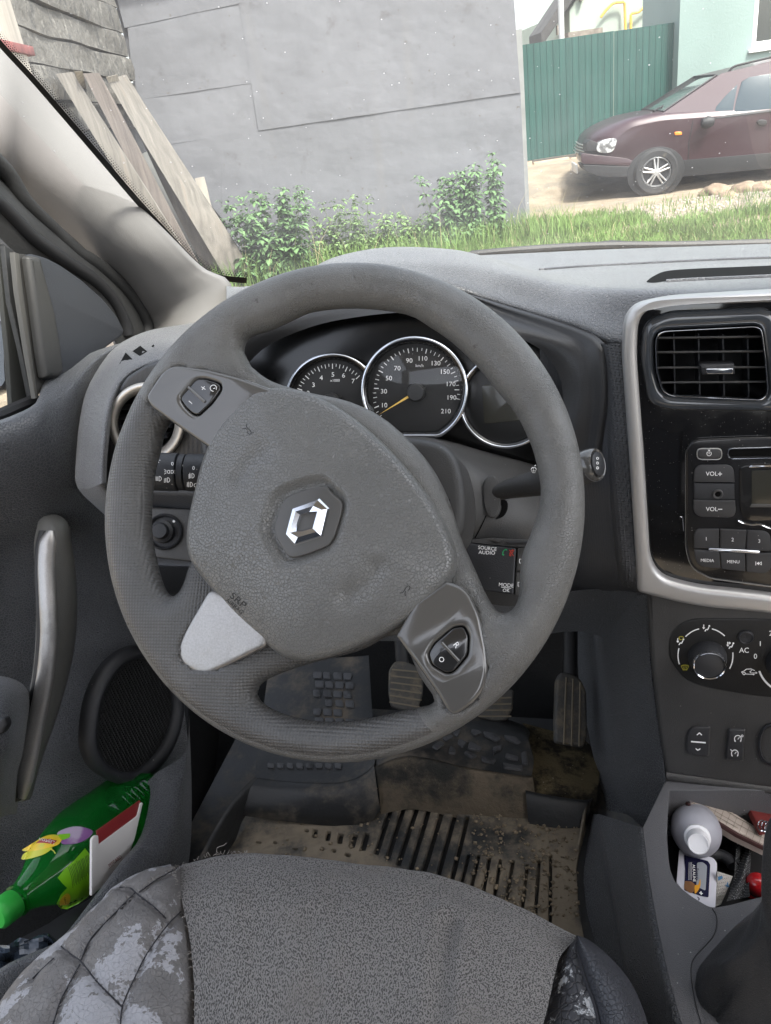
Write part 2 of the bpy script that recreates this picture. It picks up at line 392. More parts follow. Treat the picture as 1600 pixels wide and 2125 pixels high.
def pet(name, tint, body, f):
    """thin tinted plastic wall: see-through, glossy, with a little body colour"""
    m = bpy.data.materials.new(name); m.use_nodes = True; N = m.node_tree.nodes; L = m.node_tree.links; N.remove(N['Principled BSDF'])
    tr = N.new('ShaderNodeBsdfTransparent'); tr.inputs[0].default_value = (*tint, 1); df = N.new('ShaderNodeBsdfDiffuse'); df.inputs[0].default_value = (*body, 1); tl = N.new('ShaderNodeBsdfTranslucent'); tl.inputs[0].default_value = (*body, 1)
    gl = N.new('ShaderNodeBsdfGlossy'); gl.inputs['Roughness'].default_value = .06; lw = N.new('ShaderNodeLayerWeight'); lw.inputs[0].default_value = .25
    a = N.new('ShaderNodeMixShader'); a.inputs[0].default_value = .5; L.new(df.outputs[0], a.inputs[1]); L.new(tl.outputs[0], a.inputs[2])
    b = N.new('ShaderNodeMixShader'); b.inputs[0].default_value = f; L.new(tr.outputs[0], b.inputs[1]); L.new(a.outputs[0], b.inputs[2])
    c = N.new('ShaderNodeMixShader'); mr = N.new('ShaderNodeMapRange'); mr.inputs[3].default_value = .04; mr.inputs[4].default_value = .7; L.new(lw.outputs['Facing'], mr.inputs[0]); pw_ = N.new('ShaderNodeMath'); pw_.operation = 'POWER'; L.new(lw.outputs['Facing'], pw_.inputs[0]); pw_.inputs[1].default_value = 2.5; L.new(pw_.outputs[0], mr.inputs[0])
    L.new(mr.outputs[0], c.inputs[0]); L.new(b.outputs[0], c.inputs[1]); L.new(gl.outputs[0], c.inputs[2]); L.new(c.outputs[0], N['Material Output'].inputs[0]); return m
# ================================================================== materials
M = {}
M['dash'] = mat('dash plastic', (.078, .08, .087), .42, spec=.6, bump=(('leather', 300, .0009),), var=(25, .12), sheen=.3)
M['dash2'] = mat('dark door plastic', (.040, .043, .049), .45, spec=.5, bump=(('leather', 300, .0008),), var=(25, .12), sheen=.2)
M['surround'] = mat('vent surround reflection grey', (.05, .056, .064), .13, coat=.6)  # bluish grey base colour carries the reflection along the glossy surround
M['dash_fine'] = mat('dash fine grain plastic', (.05, .052, .057), .46, bump=(('dots', 700, .0003),))
M['dark'] = mat('dark plastic', (.02, .021, .024), .5, bump=(('grain', 900, .0003),), mix=(('specks', 160, .58, .66, (.25, .24, .22)),))
M['mid'] = mat('charcoal plastic', (.054, .053, .052), .48, bump=(('grain', 1100, .00035),), var=(14, .15), mix=(('specks', 150, .58, .66, (.2, .19, .18)),))
M['black'] = mat('matt black', (.008, .008, .009), .6)
M['hole'] = mat('hollow black', (.004, .004, .004), .9, spec=.1)
M['hub'] = mat('airbag cover skin', (.135, .135, .13), .33, spec=.65, bump=(('leather', 410, .0005),), var=(18, .06))
M['rubber'] = mat('weathered rubber', (.02, .02, .02), .6, bump=(('grain', 300, .0004),), var=(30, .2))
M['gloss'] = mat('gloss black lacquer', (.006, .006, .0065), .06, coat=.6, mix=(('rough', 30, .5, .75, (.012, .012, .0115), .16), ('specks', 700, .5, .62, (.16, .155, .145), .6), ('specks', 330, .62, .7, (.3, .29, .27), .6)))
M['gloss_grey'] = mat('gloss graphite lacquer', (.088, .085, .08), .09, coat=.5, bump=(('grain', 900, .00004),))
M['satin'] = mat('satin silver paint', (.47, .46, .45), .36, metal=.55, bump=(('grain', 1800, .0001),))
M['insert'] = mat('silver insert paint', (.31, .30, .29), .34, metal=.7, bump=(('grain', 1500, .00012), ('noise', 40, .0015)), var=(700, .08, 'grain'))
M['champ'] = mat('champagne metal paint', (.6, .57, .52), .34, metal=.55, mix=(('grain', 2600, .55, .7, (.62, .6, .56)),))
M['chrome'] = mat('chrome', (.62, .64, .68), .12, metal=1, mix=(('specks', 700, .58, .66, (.35, .35, .36), .4),))
M['pillar'] = mat('pillar trim', (.19, .184, .178), .7, spec=.3, bump=(('grain', 1500, .0002),))
M['white_print'] = mat('white print', (.7, .7, .7), .5, emit=((.7, .7, .7), .06))
M['grey_print'] = mat('grey print', (.4, .4, .4), .5)
M['yellow_print'] = mat('yellow print', (.55, .5, .06), .5)
M['green_print'] = mat('green print', (.02, .35, .12), .5)
M['red_print'] = mat('red print', (.5, .05, .03), .5)
M['carpet'] = mat('dirty carpet', (.012, .012, .012), .95, spec=.1, bump=(('rough', 350, .003),), mix=(('rough', 22, .5, .66, (.11, .085, .055)), ('specks', 210, .58, .66, (.3, .25, .19))))
M['firewall'] = mat('dark footwell lining', (.008, .008, .008), .95, spec=.1, bump=(('rough', 200, .002),))
M['mat_rubber'] = mat('dusty rubber', (.018, .02, .021), .5, bump=(('rough', 90, .0012),), mix=(('rough', 9, .4, .6, (.19, .158, .115), .9), ('specks', 330, .58, .66, (.22, .18, .13), .9)))
M['mat_clean'] = mat('wiped rubber', (.014, .015, .016), .5, bump=(('rough', 50, .001),), mix=(('rough', 12, .48, .72, (.12, .1, .075), .9),))
M['mat_sand'] = mat('sand covered rubber', (.115, .095, .07), .95, spec=.1, bump=(('rough', 160, .003),), mix=(('rough', 8, .48, .66, (.03, .03, .028)), ('specks', 300, .58, .66, (.27, .22, .16))))
M['pedal'] = mat('pedal rubber', (.05, .048, .044), .7, bump=(('grain', 200, .0006),), mix=(('rough', 40, .45, .65, (.12, .1, .07)),))
M['pedal_rib'] = mat('worn pedal rib', (.16, .135, .095), .8)
M['fabric'] = mat('grey woven seat fabric', (.072, .069, .066), .95, spec=.15, uv=True, sheen=.2, bump=(('weave', 880, .0005),), mix=(('weave', 880, .35, .9, (.22, .21, .2)), ('noise', 14, .52, .9, (.17, .155, .14))))
M['leather'] = mat('cracked grey leatherette', (.145, .138, .134), .6, bump=(('crack', 230, .0003), ('rough', 40, .003), ('grain', 1300, .0002)), var=(40, .22, 'rough'), mix=(('crack', 230, .35, .0, (.10, .096, .096)), ('rough', 21, .47, .52, (.135, .128, .124)), ('rough', 13, .545, .56, (.32, .32, .335), .95), ('rough', 60, .60, .62, (.15, .14, .138))))
M['leather_dark'] = mat('dark leatherette', (.04, .042, .05), .42, bump=(('leather', 300, .0005),))
M['leather_peel'] = mat('peeling dark leatherette', (.03, .03, .034), .5, bump=(('leather', 170, .0009), ('rough', 60, .001)), mix=(('rough', 55, .53, .57, (.36, .37, .38), .95),))
M['gaiter'] = mat('gear gaiter leatherette', (.037, .038, .04), .42, bump=(('leather', 480, .0004),), var=(20, .12))
M['green_pet'] = pet('green bottle plastic', (.16, .66, .2), (.02, .36, .06), .38)
M['green_cap'] = mat('green cap', (.03, .38, .05), .35)
M['lime'] = mat('lime label', (.2, .52, .012), .35)
M['yellow'] = mat('yellow label', (.72, .5, .03), .35, mix=(('noise', 60, .5, .65, (.5, .52, .05)),))
M['purple_l'] = mat('violet label', (.24, .08, .3), .35, mix=(('noise', 35, .48, .62, (.45, .36, .5)),))
M['red_l'] = mat('red badge', (.28, .012, .015), .35)
M['white_plastic'] = mat('white plastic card', (.62, .6, .58), .4)
M['bag'] = mat('thin dark bag film', (.03, .04, .055), .2, coat=.3, mix=(('noise', 30, .52, .62, (.2, .23, .28)),))
M['white'] = mat('white plastic', (.75, .75, .77), .3, bump=(('grain', 300, .0001),))
M['frost'] = mat('frosted plastic', (.36, .36, .4), .35, var=(20, .06))
M['lilac'] = mat('card print white', (.6, .6, .66), .4)
M['navy'] = mat('navy print', (.012, .012, .04), .25)
M['copper'] = mat('copper battery end', (.38, .19, .09), .3, metal=.6)
M['grey_b'] = mat('battery grey', (.3, .32, .35), .3)
M['orange'] = mat('orange print', (.7, .32, .02), .4)
M['paper'] = mat('squared paper', (.42, .36, .31), .8, bump=(('noise', 120, .001),))
M['grid'] = mat('paper grid', (.14, .12, .1), .8)
M['maroon'] = mat('maroon cover', (.13, .018, .016), .45, var=(30, .2))
M['red_shiny'] = mat('shiny red plastic', (.33, .008, .012), .1, coat=.5)
M['mesh'] = mat('grey netting', (.17, .18, .19), .6)
M['towel'] = mat('paper napkin', (.42, .4, .37), .9, bump=(('dots', 500, .0006),))
M['blue'] = mat('blue print', (.03, .14, .28), .5)
M['screen'] = mat('unlit display', (.035, .034, .027), .2, coat=.3)
M['button'] = mat('rubber button', (.036, .036, .038), .5, bump=(('grain', 900, .0001),), mix=(('specks', 260, .58, .66, (.2, .19, .17)),))
M['window'] = glass('clear door glass', dust=.03)
M['wind'] = glass('dusty windscreen glass', dust=.085, specks=.5)
M['lens'] = glass('gauge lens', (.96, .96, .96), dust=.01, specks=.12)
M['headliner'] = mat('light headliner', (.4, .39, .37), .9)
M['carpaint'] = mat('dark grey car body', (.08, .08, .085), .3, coat=.5)
M['needle'] = mat('amber needle', (.75, .5, .12), .4, emit=((.75, .5, .12), .05))
# outdoors
M['ground'] = mat('sandy ground', (.26, .215, .16), .95, spec=.1, bump=(('rough', 30, .02),), var=(3, .2), mix=(('rough', 2.2, .5, .62, (.2, .175, .14)), ('specks', 26, .58, .66, (.36, .33, .3))))
M['garage'] = mat('dull grey sheet metal', (.124, .126, .137), .55, spec=.3, bump=(('noise', 1.6, .035), ('noise', 5, .006), ('rough', 20, .001)), var=(2.2, .09, 'rough'), mix=(('rough', 4, .56, .75, (.088, .085, .089)), ('streak', 4, .6, .78, (.128, .128, .135)), ('rough', 13, .64, .7, (.085, .075, .068))))
M['garage_dark'] = mat('dark sheet edge', (.07, .07, .075), .7)
M['oldwood'] = mat('weathered grey timber', (.125, .118, .105), .9, bump=(('rough', 9, .03),), var=(5, .4, 'rough'), mix=(('rough', 5, .5, .62, (.07, .068, .064)), ('rough', 8, .55, .66, (.22, .21, .19))))
M['plank'] = mat('bleached plank', (.16, .146, .128), .9, bump=(('streak', 30, .006),), var=(16, .3, 'streak'), mix=(('streak', 9, .55, .7, (.18, .155, .13)),))
M['plank_dark'] = mat('brown plank', (.12, .1, .088), .9, bump=(('streak', 30, .006),), var=(16, .3, 'streak'))
M['plank_pale'] = mat('pale sawn wood', (.33, .3, .26), .9, var=(20, .2, 'streak'))
M['slate'] = mat('grey sheet strip', (.2, .205, .2), .8, var=(6, .12))
M['shadow_board'] = mat('shadow-dark boards', (.035, .036, .04), .9, var=(5, .3))  # dark tone stands for the shadow low on the log wall
M['fence'] = mat('green coated steel', (.016, .062, .051), .5, spec=.3, var=(9, .16, 'streak'))
M['plinth'] = mat('beige concrete block', (.36, .27, .19), .9, bump=(('rough', 20, .01),), var=(4, .2))
M['mint'] = mat('mint render', (.19, .255, .236), .9, bump=(('rough', 30, .006),), var=(1.5, .05), mix=(('rough', 18, .63, .72, (.165, .225, .2)),))
M['mint_pale'] = mat('pale mint wall', (.33, .38, .325), .9, var=(2, .05))
M['roof'] = mat('dark roofing', (.05, .047, .045), .85, var=(4, .3))
M['timber'] = mat('roof timber', (.2, .17, .14), .9, var=(8, .3))
M['pipe'] = mat('yellow gas pipe', (.68, .4, .06), .5)
M['pole'] = mat('pale grey pole', (.45, .45, .44), .6)
M['upvc'] = mat('white window frame', (.78, .78, .78), .4)
M['pane'] = mat('dark window pane', (.03, .035, .033), .04, coat=.5)
M['plum'] = mat('plum car paint', (.036, .016, .021), .36, metal=.1, coat=.22, mix=(('rough', 3, .5, .9, (.05, .034, .036), .35),))
M['carglass'] = mat('car window glass', (.03, .045, .055), .1, spec=.25)
M['windshield_far'] = mat('reflecting car windscreen', (.10, .12, .115), .06, coat=.8)
M['tyre'] = mat('tyre rubber', (.018, .018, .019), .8, mix=(('rough', 9, .55, .75, (.1, .085, .065)),))
M['alloy'] = mat('alloy wheel', (.5, .5, .51), .35, metal=.8)
M['lamp'] = mat('clear headlamp', (.4, .41, .41), .08, coat=.6, bump=(('noise', 18, .02),), mix=(('noise', 11, .5, .56, (.12, .12, .125)),))
M['indicator'] = mat('orange indicator', (.75, .2, .02), .3)
M['clay'] = mat('clod of clay', (.2, .145, .1), .95, bump=(('rough', 20, .02),), var=(7, .4))
M['grass'] = mat('grass blades', (.105, .175, .045), .7, spec=.2, var=(1.4, .4))
M['drygrass'] = mat('dry grass', (.3, .26, .14), .8)
M['leafA'] = mat('weed leaves', (.1, .175, .075), .8, spec=.1, var=(8, .4))
M['leafB'] = mat('pale weed leaves', (.13, .2, .08), .8, spec=.1, var=(8, .4))
M['stem'] = mat('weed stem', (.09, .13, .04), .7)
M['gravel'] = mat('gravel stones', (.27, .235, .2), .9, var=(9, .35))
M['frit'] = mat('black glass border', (.006, .006, .006), .5)
# ================================================================== outdoors (world axes; ground about z = 0)
def sm(a, b, x): t = max(0, min(1, (x - a) / (b - a))); return t * t * (3 - 2 * t)
def gh(x, y):
    return -.13 * sm(8, 10.6, y) + .36 * sm(11.3, 13.4, y) + .02 * noise.noise(V((x * .8, y * .8, 3)))
mb = MB(); xs = [-300, -120, -50, -20, -12, -8] + [-6 + i * .4 for i in range(56)] + [18, 24, 40, 90, 160, 300]; ys = [-200, -80, -20, -6, 0, 3] + [4.5 + i * .35 for i in range(36)] + [18, 24, 40, 90, 180, 350]
v = [V((x, y, gh(x, y) if 4 < y < 60 and -7 < x < 20 else (.23 if y > 13 else 0))) for y in ys for x in xs]; nx = len(xs)
mb.add(v, [(i * nx + j, i * nx + j + 1, (i + 1) * nx + j + 1, (i + 1) * nx + j) for i in range(len(ys) - 1) for j in range(nx - 1)])
mb.build('ground', M['ground'], kind='structure', ang=180)

# --- grey sheet metal garage straight ahead
GY = 8.8; GP = (V((0, GY, 0)), V((0, -1, 0)))
gx0, gx1 = hit(283, 205, GP).x, hit(1090, 440, GP).x
gar = thing('garage', 'long garage clad in dull grey metal sheets, straight ahead beyond the windscreen', 'garage', V(((gx0 + gx1) / 2, GY, 0)))
def sheetpanel(c, pts, lift, seed):
    P = [hit(u, w_, (V((0, GY - lift, 0)), V((0, -1, 0)))) for u, w_ in k(c, *pts)]
    n = 14; a, b, c_, d = P; rows = []
    for i in range(n + 1):
        r = []
        for j in range(n + 1):
            p = a.lerp(b, j / n).lerp(d.lerp(c_, j / n), i / n); r.append(p + V((0, .012 * noise.noise(V((p.x * 1.3, p.z * 1.7, seed))), .004 * noise.noise(V((p.x * 5, seed, 1))))))
        rows.append(r)
    rows = [[V((p.x, p.y, min(p.z, 2.72))) for p in r] for r in rows]; t = grid(rows, 1, 1); m = MB().add(*t)
    back = [[p + V((0, .02, 0)) for p in r] for r in rows]
    for e in ([rows[-1], back[-1]], [rows[0], back[0]], [[r[0] for r in rows], [r[0] for r in back]], [[r[-1] for r in rows], [r[-1] for r in back]]): m.add(*grid(e, 1, 1))
    m.build('metal_sheet', M['garage'], gar, ang=50)
sheetpanel('I', [(228, -60), (545, -120), (545, -3), (258, 58)], .016, 1)
sheetpanel('I', [(264, 52), (497, 6), (523, 172), (280, 208)], .011, 2)
sheetpanel('I', [(284, 201), (524, 166), (537, 270), (330, 303)], .007, 3)
sheetpanel('I', [(478, -110), (1053, -190), (1080, 192), (536, 271)], .014, 4)
sheetpanel('I', [(330, 298), (712, 240), (722, 426), (470, 465)], .004, 5)
sheetpanel('I', [(706, 240), (1080, 187), (1093, 470), (718, 500)], .0065, 6)
sheetpanel('I', [(470, 459), (722, 424), (740, 640), (480, 640)], .008, 7)
mesh('garage_body', wbox(gx0 + .02, gx1 - .05, GY + .035, GY + 5, -.2, 2.7), M['garage_dark'], gar)
mesh('eave', wbox(gx0 - .1, gx1 + .05, GY - .12, GY + 5.1, 2.725, 2.8), M['garage_dark'], gar)
pz = hit(1075, 62, (V((0, GY + .8, 0)), V((0, -1, 0))))
mesh('post', wbox(pz.x - .05, pz.x + .03, GY + .75, GY + .85, -.1, pz.z), M['slate'], None, label='grey post cut off level behind the right edge of the metal garage', cat='post')

# --- log house on the left
LX = gx0 + .03; LPn = (V((LX, 0, 0)), V((1, 0, 0)))
lh = thing('log_house', 'old log house wall of grey weathered timbers at the far left', 'house', V((LX, 7, 0)))
z = 3.1; i = 0
while z > 1.62:
    h = random.uniform(.17, .23); rows = []
    for a in range(9):
        yy = 5.6 + (GY - .03 - 5.6) * a / 8; j1, j2 = random.uniform(-.012, .012), random.uniform(-.02, .02)
        rows.append([V((LX - .12, yy, z + .0)), V((LX - .005 + j2, yy, z - .005 + j1)), V((LX + .012 + j2, yy, z - .022)), V((LX + .014 + j2 * .6, yy, z - h + .028)), V((LX - .0, yy, z - h + .008 + j1)), V((LX - .12, yy, z - h + .008))])
    mesh('log', grid(rows, 2, 2, disp=lambda p, a_, b_: p + V((.02 * noise.noise(V((p.y * 1.5, p.z * 9, 3))), 0, .012 * noise.noise(V((p.y * .9, p.z, 8)))))), M['oldwood'], lh); z -= h; i += 1
mesh('lower_boards', wbox(LX - .2, LX - .02, 5.6, GY - .05, -.1, z + .01), M['shadow_board'], lh)
mesh('inner_wall', wbox(LX - .5, LX - .13, 5.5, GY - .03, -.1, 3.2), M['shadow_board'], lh)
pp = (V((LX + .08, 0, 0)), V((1, 0, 0))); a, b = hit(-30, 60, pp), hit(40, 60, pp); y0_, y1_ = sorted((a.y, b.y))
dp = thing('door_post', 'pale upright plank with a rusty red hinge strap at the log wall', 'post', V((LX + .06, (y0_ + y1_) / 2, 0)))
mesh('plank', wbox(LX + .03, LX + .08, y0_, y1_, -.1, 3.0, .006), M['plank_pale'], dp)
q = hit(40, 101, pp); mesh('hinge_strap', wbox(LX + .05, LX + .095, y0_, q.y + .22, q.z - .025, q.z + .025, .004), mat('rusty red iron', (.2, .06, .055), .8, var=(20, .3)), dp)

# --- planks leaning at the corner
def lean(name, label, c, top, bot, th, m, ytop, ybot, group='planks leaning at the corner of the garage'):
    pt = (V((0, ytop, 0)), V((0, -1, 0))) if ytop > 2 else (V((LX + ytop, 0, 0)), V((1, 0, 0))); pb = (V((0, ybot, 0)), V((0, -1, 0)))
    T = [hit(u, w_, pt) for u, w_ in k(c, *top)]; B = [hit(u, w_, pb) for u, w_ in k(c, *bot)]
    n = 7; r1 = []
    for i in range(n + 1):
        f = i / n; bow = V((.02 * math.sin(f * 3.1 + len(label)), 0, 0)); l = T[0].lerp(B[0], f) + bow; r = T[1].lerp(B[1], f) + bow
        d = V((0, th, 0)); r1.append([l, r, r + d, l + d, l])
    t = grid(r1, 1, 1); m_ = MB().add(*t); m_.add([r1[0][i] for i in range(4)], [(0, 1, 2, 3)]); m_.add([r1[-1][i] for i in range(4)], [(3, 2, 1, 0)])
    return m_.build(name, m, None, ang=30, label=label, cat='plank', group=group)
lean('leaning_plank', 'long grey plank at the left of the leaning stack, wide and weathered', 'C1', [(243, 305), (305, 297)], [(700, 1100), (775, 1075)], .04, M['plank'], .10, 7.2)
lean('leaning_plank', 'short pale plank end lying against the top of the wide left plank', 'C1', [(298, 297), (328, 296)], [(365, 425), (388, 430)], .03, M['plank_pale'], .13, 7.5)
lean('leaning_plank', 'dark brown plank beside the black gap in the leaning stack', 'C1', [(332, 306), (396, 304)], [(770, 1120), (840, 1110)], .04, M['plank_dark'], .07, 7.6)
lean('leaning_plank', 'pale thin batten nailed on top of the upper right plank', 'C1', [(450, 318), (492, 308)], [(512, 460), (532, 448)], .04, M['plank_pale'], .15, 8.1)
lean('leaning_plank', 'long brown grey plank on the right of the leaning stack', 'C1', [(455, 330), (528, 308)], [(925, 1150), (1060, 1160)], .05, M['plank'], .12, 8.15)
lean('leaning_plank', 'narrow board hidden partly under the long right plank', 'C1', [(520, 440), (560, 440)], [(850, 1110), (935, 1150)], .04, M['plank_dark'], .08, 8.25)
lean('leaning_plank', 'light yellowish board stub behind the right plank, near the garage wall', 'C1', [(800, 742), (838, 735)], [(880, 930), (905, 920)], .03, M['plank_pale'], 8.5, 8.5)
t = [[hit(u, w_, (V((0, 8.4 - .01 * i, 0)), V((0, -1, 0)))) for u, w_ in k('C1', p, q)] for i, (p, q) in enumerate([((585, 640), (612, 628)), ((610, 720), (650, 690)), ((670, 850), (712, 815)), ((740, 980), (790, 950)), ((800, 1110), (860, 1090))])]
t = [[a, b, b + V((0, .012, 0)), a + V((0, .012, 0)), a] for a, b in t]
mesh('roofing_strip', grid(t, 1, 4), M['slate'], None, label='curved pale grey roofing strip wedged between the leaning planks', cat='strip')

# --- weeds at the foot of the garage
def bush(label, u, v0, y, w, h, n, ls, m, stems=9, group=None):
    p = hit(u, v0, (V((0, y, 0)), V((0, -1, 0)))); base = V((p.x, y, gh(p.x, y)))
    t = thing('weed_bush', label, 'weed', base, group)
    st = MB(); lf = MB()
    for s in range(stems):
        a = random.uniform(0, 6.28); r = random.uniform(.0, .45) * w; hh = h * random.uniform(.55, 1.0); tx = random.uniform(-.3, .3) * w
        P = [base + V((r * math.cos(a), r * math.sin(a) * .5, 0)), base + V((r * math.cos(a) + tx * .4, r * math.sin(a) * .5, hh * .5)), base + V((r * math.cos(a) + tx, r * math.sin(a) * .5 + random.uniform(-.08, .08), hh))]
        P = cr(P, 4); st.add(*tube(P, [.006 * (1 - .8 * i / 8) for i in range(9)], 5))
        for q in range(n // stems):
            f = random.uniform(.12, 1) ** .8; c = P[min(8, int(f * 8.5))]; an = random.uniform(0, 6.28); dr = V((math.cos(an), math.sin(an), random.uniform(-.5, .45))); dr.normalize()
            sd = dr.cross(V((0, 0, 1))).normalized(); L = ls * random.uniform(.55, 1.25) * (1.2 - .5 * f); wd = L * random.uniform(.22, .36); c = c + dr * random.uniform(0, L * .7)
            up = V((0, 0, -.25 * L)); lf.add([c, c + dr * L * .5 + sd * wd + V((0, 0, .05 * L)), c + dr * L + up, c + dr * L * .5 - sd * wd + V((0, 0, .05 * L)), c + dr * L * .52], [(0, 1, 4), (1, 2, 4), (2, 3, 4), (3, 0, 4)])
    st.build('stem', M['stem'], t); lf.build('foliage', m, t, ang=180)
G = 'weeds along the garage wall'
bush('dense dark green nettle bush at the left foot of the garage wall', 562, 560, 8.2, .95, .85, 3600, .088, M['leafA'], 26, G)
bush('sparse yellowish weeds in the middle of the garage wall', 715, 520, 8.35, .7, .66, 1500, .07, M['leafB'], 20, G)
bush('low thin weeds between the sparse middle clump and the broad right bush', 835, 500, 8.4, 1.0, .45, 1400, .062, M['leafB'], 22, G)
bush('broad dark weed bush near the right end of the garage wall', 955, 490, 8.4, .62, .8, 2000, .088, M['leafA'], 17, G)
bush('tall single weed stalk rising beside the garage corner', 1032, 490, 8.45, .2, 1.02, 560, .085, M['leafA'], 6, G)

# --- grass and gravel
def blades(name, n, fn, m, h0, h1, w, seed):
    rng = np.random.default_rng(seed); v = []; f = []
    c = 0
    while c < n:
        x, y = fn(rng)
        if x is None: continue
        z0 = gh(x, y); a = rng.uniform(0, 6.28); h = rng.uniform(h0, h1); l = h * rng.uniform(.1, .7); b = rng.uniform(0, 6.28); dx, dy = math.cos(a) * w, math.sin(a) * w
        i = len(v); v += [(x - dx, y - dy, z0 - .01), (x + dx, y + dy, z0 - .01), (x + dx * .6 + l * .35 * math.cos(b), y + dy * .6 + l * .35 * math.sin(b), z0 + h * .6), (x - dx * .6 + l * .35 * math.cos(b), y - dy * .6 + l * .35 * math.sin(b), z0 + h * .6), (x + l * math.cos(b), y + l * math.sin(b), z0 + h)]
        f += [(i, i + 1, i + 2, i + 3), (i + 3, i + 2, i + 4)]; c += 1
    mb = MB(); mb.v = [V(p) for p in v]; mb.f = f; mb.uv = [(0, 0)] * len(v); mb.mi = [0] * len(f)
    mb.build(name, m, kind='stuff', ang=180)
def bare(x, y):
    k1 = noise.noise(V((x * .9, y * 1.3, 7))); e = ((x - 4.7) / 2.1) ** 2 + ((y - 9.0) / 1.0) ** 2
    return e < 1 + k1 * 1.1
def gfn(rng):
    x, y = rng.uniform(.6, 7.5), rng.uniform(6.2, 10.5)
    if y > 8.7 and x < gx1 + .05: return None, None
    if bare(x, y) and rng.random() < .95: return None, None
    if noise.noise(V((x * 1.7, y * 1.7, 1))) < -.18 and rng.random() < .7: return None, None
    if y > 9.5 and rng.random() < (y - 9.5) * 1.6: return None, None
    return x, y
blades('grass', 46000, gfn, M['grass'], .03, .12, .005, 3)
def wfn(rng):
    x, y = rng.uniform(gx0 - .4, gx1 + .35), rng.uniform(7.9, 8.75); return x, y
blades('tall_grass', 5200, wfn, M['grass'], .1, .32, .004, 5)
blades('dead_stalks', 160, wfn, M['drygrass'], .2, .55, .003, 8)
blades('dry_grass', 3500, lambda r: gfn(r), M['drygrass'], .03, .13, .003, 6)
def pebbles(name, n, fn, m, r0, r1, seed, parent=None, kind='stuff', **kw):
    rng = random.Random(seed); mb = MB()
    for _ in range(n):
        p = fn(rng); r = rng.uniform(r0, r1) if rng.random() < .8 else r1 * 1.4; q = [V((rng.uniform(-1, 1), rng.uniform(-1, 1), rng.uniform(-1, 1))).normalized() * r * rng.uniform(.6, 1.1) for _ in range(6)]
        a = [V((1, 0, 0)), V((0, 1, 0)), V((-1, 0, 0)), V((0, -1, 0)), V((0, 0, 1)), V((0, 0, -1))]; an = rng.uniform(0, 6)
        q = [p + V((w.x * math.cos(an) - w.y * math.sin(an), w.x * math.sin(an) + w.y * math.cos(an), w.z * .7)) * r * rng.uniform(.6, 1.2) for w in a]
        mb.add(q, [(0, 1, 4), (1, 2, 4), (2, 3, 4), (3, 0, 4), (1, 0, 5), (2, 1, 5), (3, 2, 5), (0, 3, 5)])
    return mb.build(name, m, parent, kind=kind, ang=180, **kw)
def grv(r):
    while True:
        x, y = r.uniform(2, 7.5), r.uniform(7.2, 10.4)
        if bare(x, y): return V((x, y, gh(x, y)))
pebbles('gravel', 2200, grv, M['gravel'], .005, .02, 2)

# --- green fence on its plinth
FY = 13.8; FP = (V((0, FY, 0)), V((0, -1, 0))); fx0, fx1 = hit(1068, 95, FP).x, hit(1407, 45, FP).x
ft = hit(1240, 70, FP).z; fb = hit(1085, 335, FP).z
fen = thing('metal_fence', 'green corrugated steel fence between the garage and the mint house', 'fence', V((fx0, FY, .2)))
x = fx0 - .8; first = True
for i in range(4):
    P = []; x0 = x; x1 = min(fx1, x0 + (hit(1130, 200, FP).x - fx0 + .8 if first else 1.12)); first = False
    w_ = .105; nn = max(1, round((x1 - x0) / w_)); w_ = (x1 - x0) / nn; dy = .012 * (i % 2)
    for j in range(nn):
        b = x0 + j * w_; P += [(b, 0), (b + w_ * .48, 0), (b + w_ * .58, .008), (b + w_ * .9, .008)]
    P.append((x1, 0)); tz = ft + .006 * (i % 2)
    rows = [[V((a, FY - b + dy, zz)) for a, b in P] for zz in (fb, (fb + tz) / 2, tz)]
    if x1 - x0 > .1: mesh('fence_sheet', grid(rows, 1, 1), M['fence'], fen, ang=15)
    x = x1
for i in range(7):
    xx = fx0 - .4 + i * .62; mesh('plinth_block', wbox(xx, xx + .6, FY - .02 - .01 * (i % 2), FY + .12, 0, fb - .015 - .02 * (i % 3), .01), M['plinth'], fen)
# --- mint house and the gabled house behind the fence
HY = 13.6; HP = (V((0, HY, 0)), V((0, -1, 0))); hx = hit(1408, 100, HP).x
mh = thing('mint_house', 'mint green rendered house wall with a white framed window, right of the fence', 'house', V((hx + 3, HY + .5, .2)))
wq = [hit(u, w_, HP) for u, w_ in ((1560, 102), (1560, -160))]; wx0, wz0 = wq[0].x, wq[0].z
mb = MB()
mb.add(*plate([V((hx, HY, -.2)), V((hx + 7, HY, -.2)), V((hx + 7, HY, 5)), V((hx, HY, 5))], V((0, -1, 0)), .4, .004, [[V((wx0, HY, wz0)), V((wx0 + 1.3, HY, wz0)), V((wx0 + 1.3, HY, wz0 + 1.5)), V((wx0, HY, wz0 + 1.5))]]))
mb.add(*wbox(hx + .01, hx + 7, HY + .41, HY + 1.6, -.2, 5)); mb.build('wall', M['mint'], mh)
fr = mesh('window', [wbox(wx0, wx0 + .09, HY + .06, HY + .14, wz0, wz0 + 1.5, .006), wbox(wx0 + 1.21, wx0 + 1.3, HY + .06, HY + .14, wz0, wz0 + 1.5, .006), wbox(wx0 + .09, wx0 + 1.21, HY + .06, HY + .14, wz0, wz0 + .09, .006), wbox(wx0 + .09, wx0 + 1.21, HY + .06, HY + .14, wz0 + 1.41, wz0 + 1.5, .006)], M['upvc'], mh)
mesh('pane', wbox(wx0 + .09, wx0 + 1.21, HY + .09, HY + .1, wz0 + .09, wz0 + 1.41), M['pane'], fr)
mesh('sill', wbox(wx0 - .06, wx0 + 1.36, HY - .06, HY + .06, wz0 - .05, wz0 - .003, .008), M['upvc'], fr)
BY = 19.0; BP = (V((0, BY, 0)), V((0, -1, 0)))
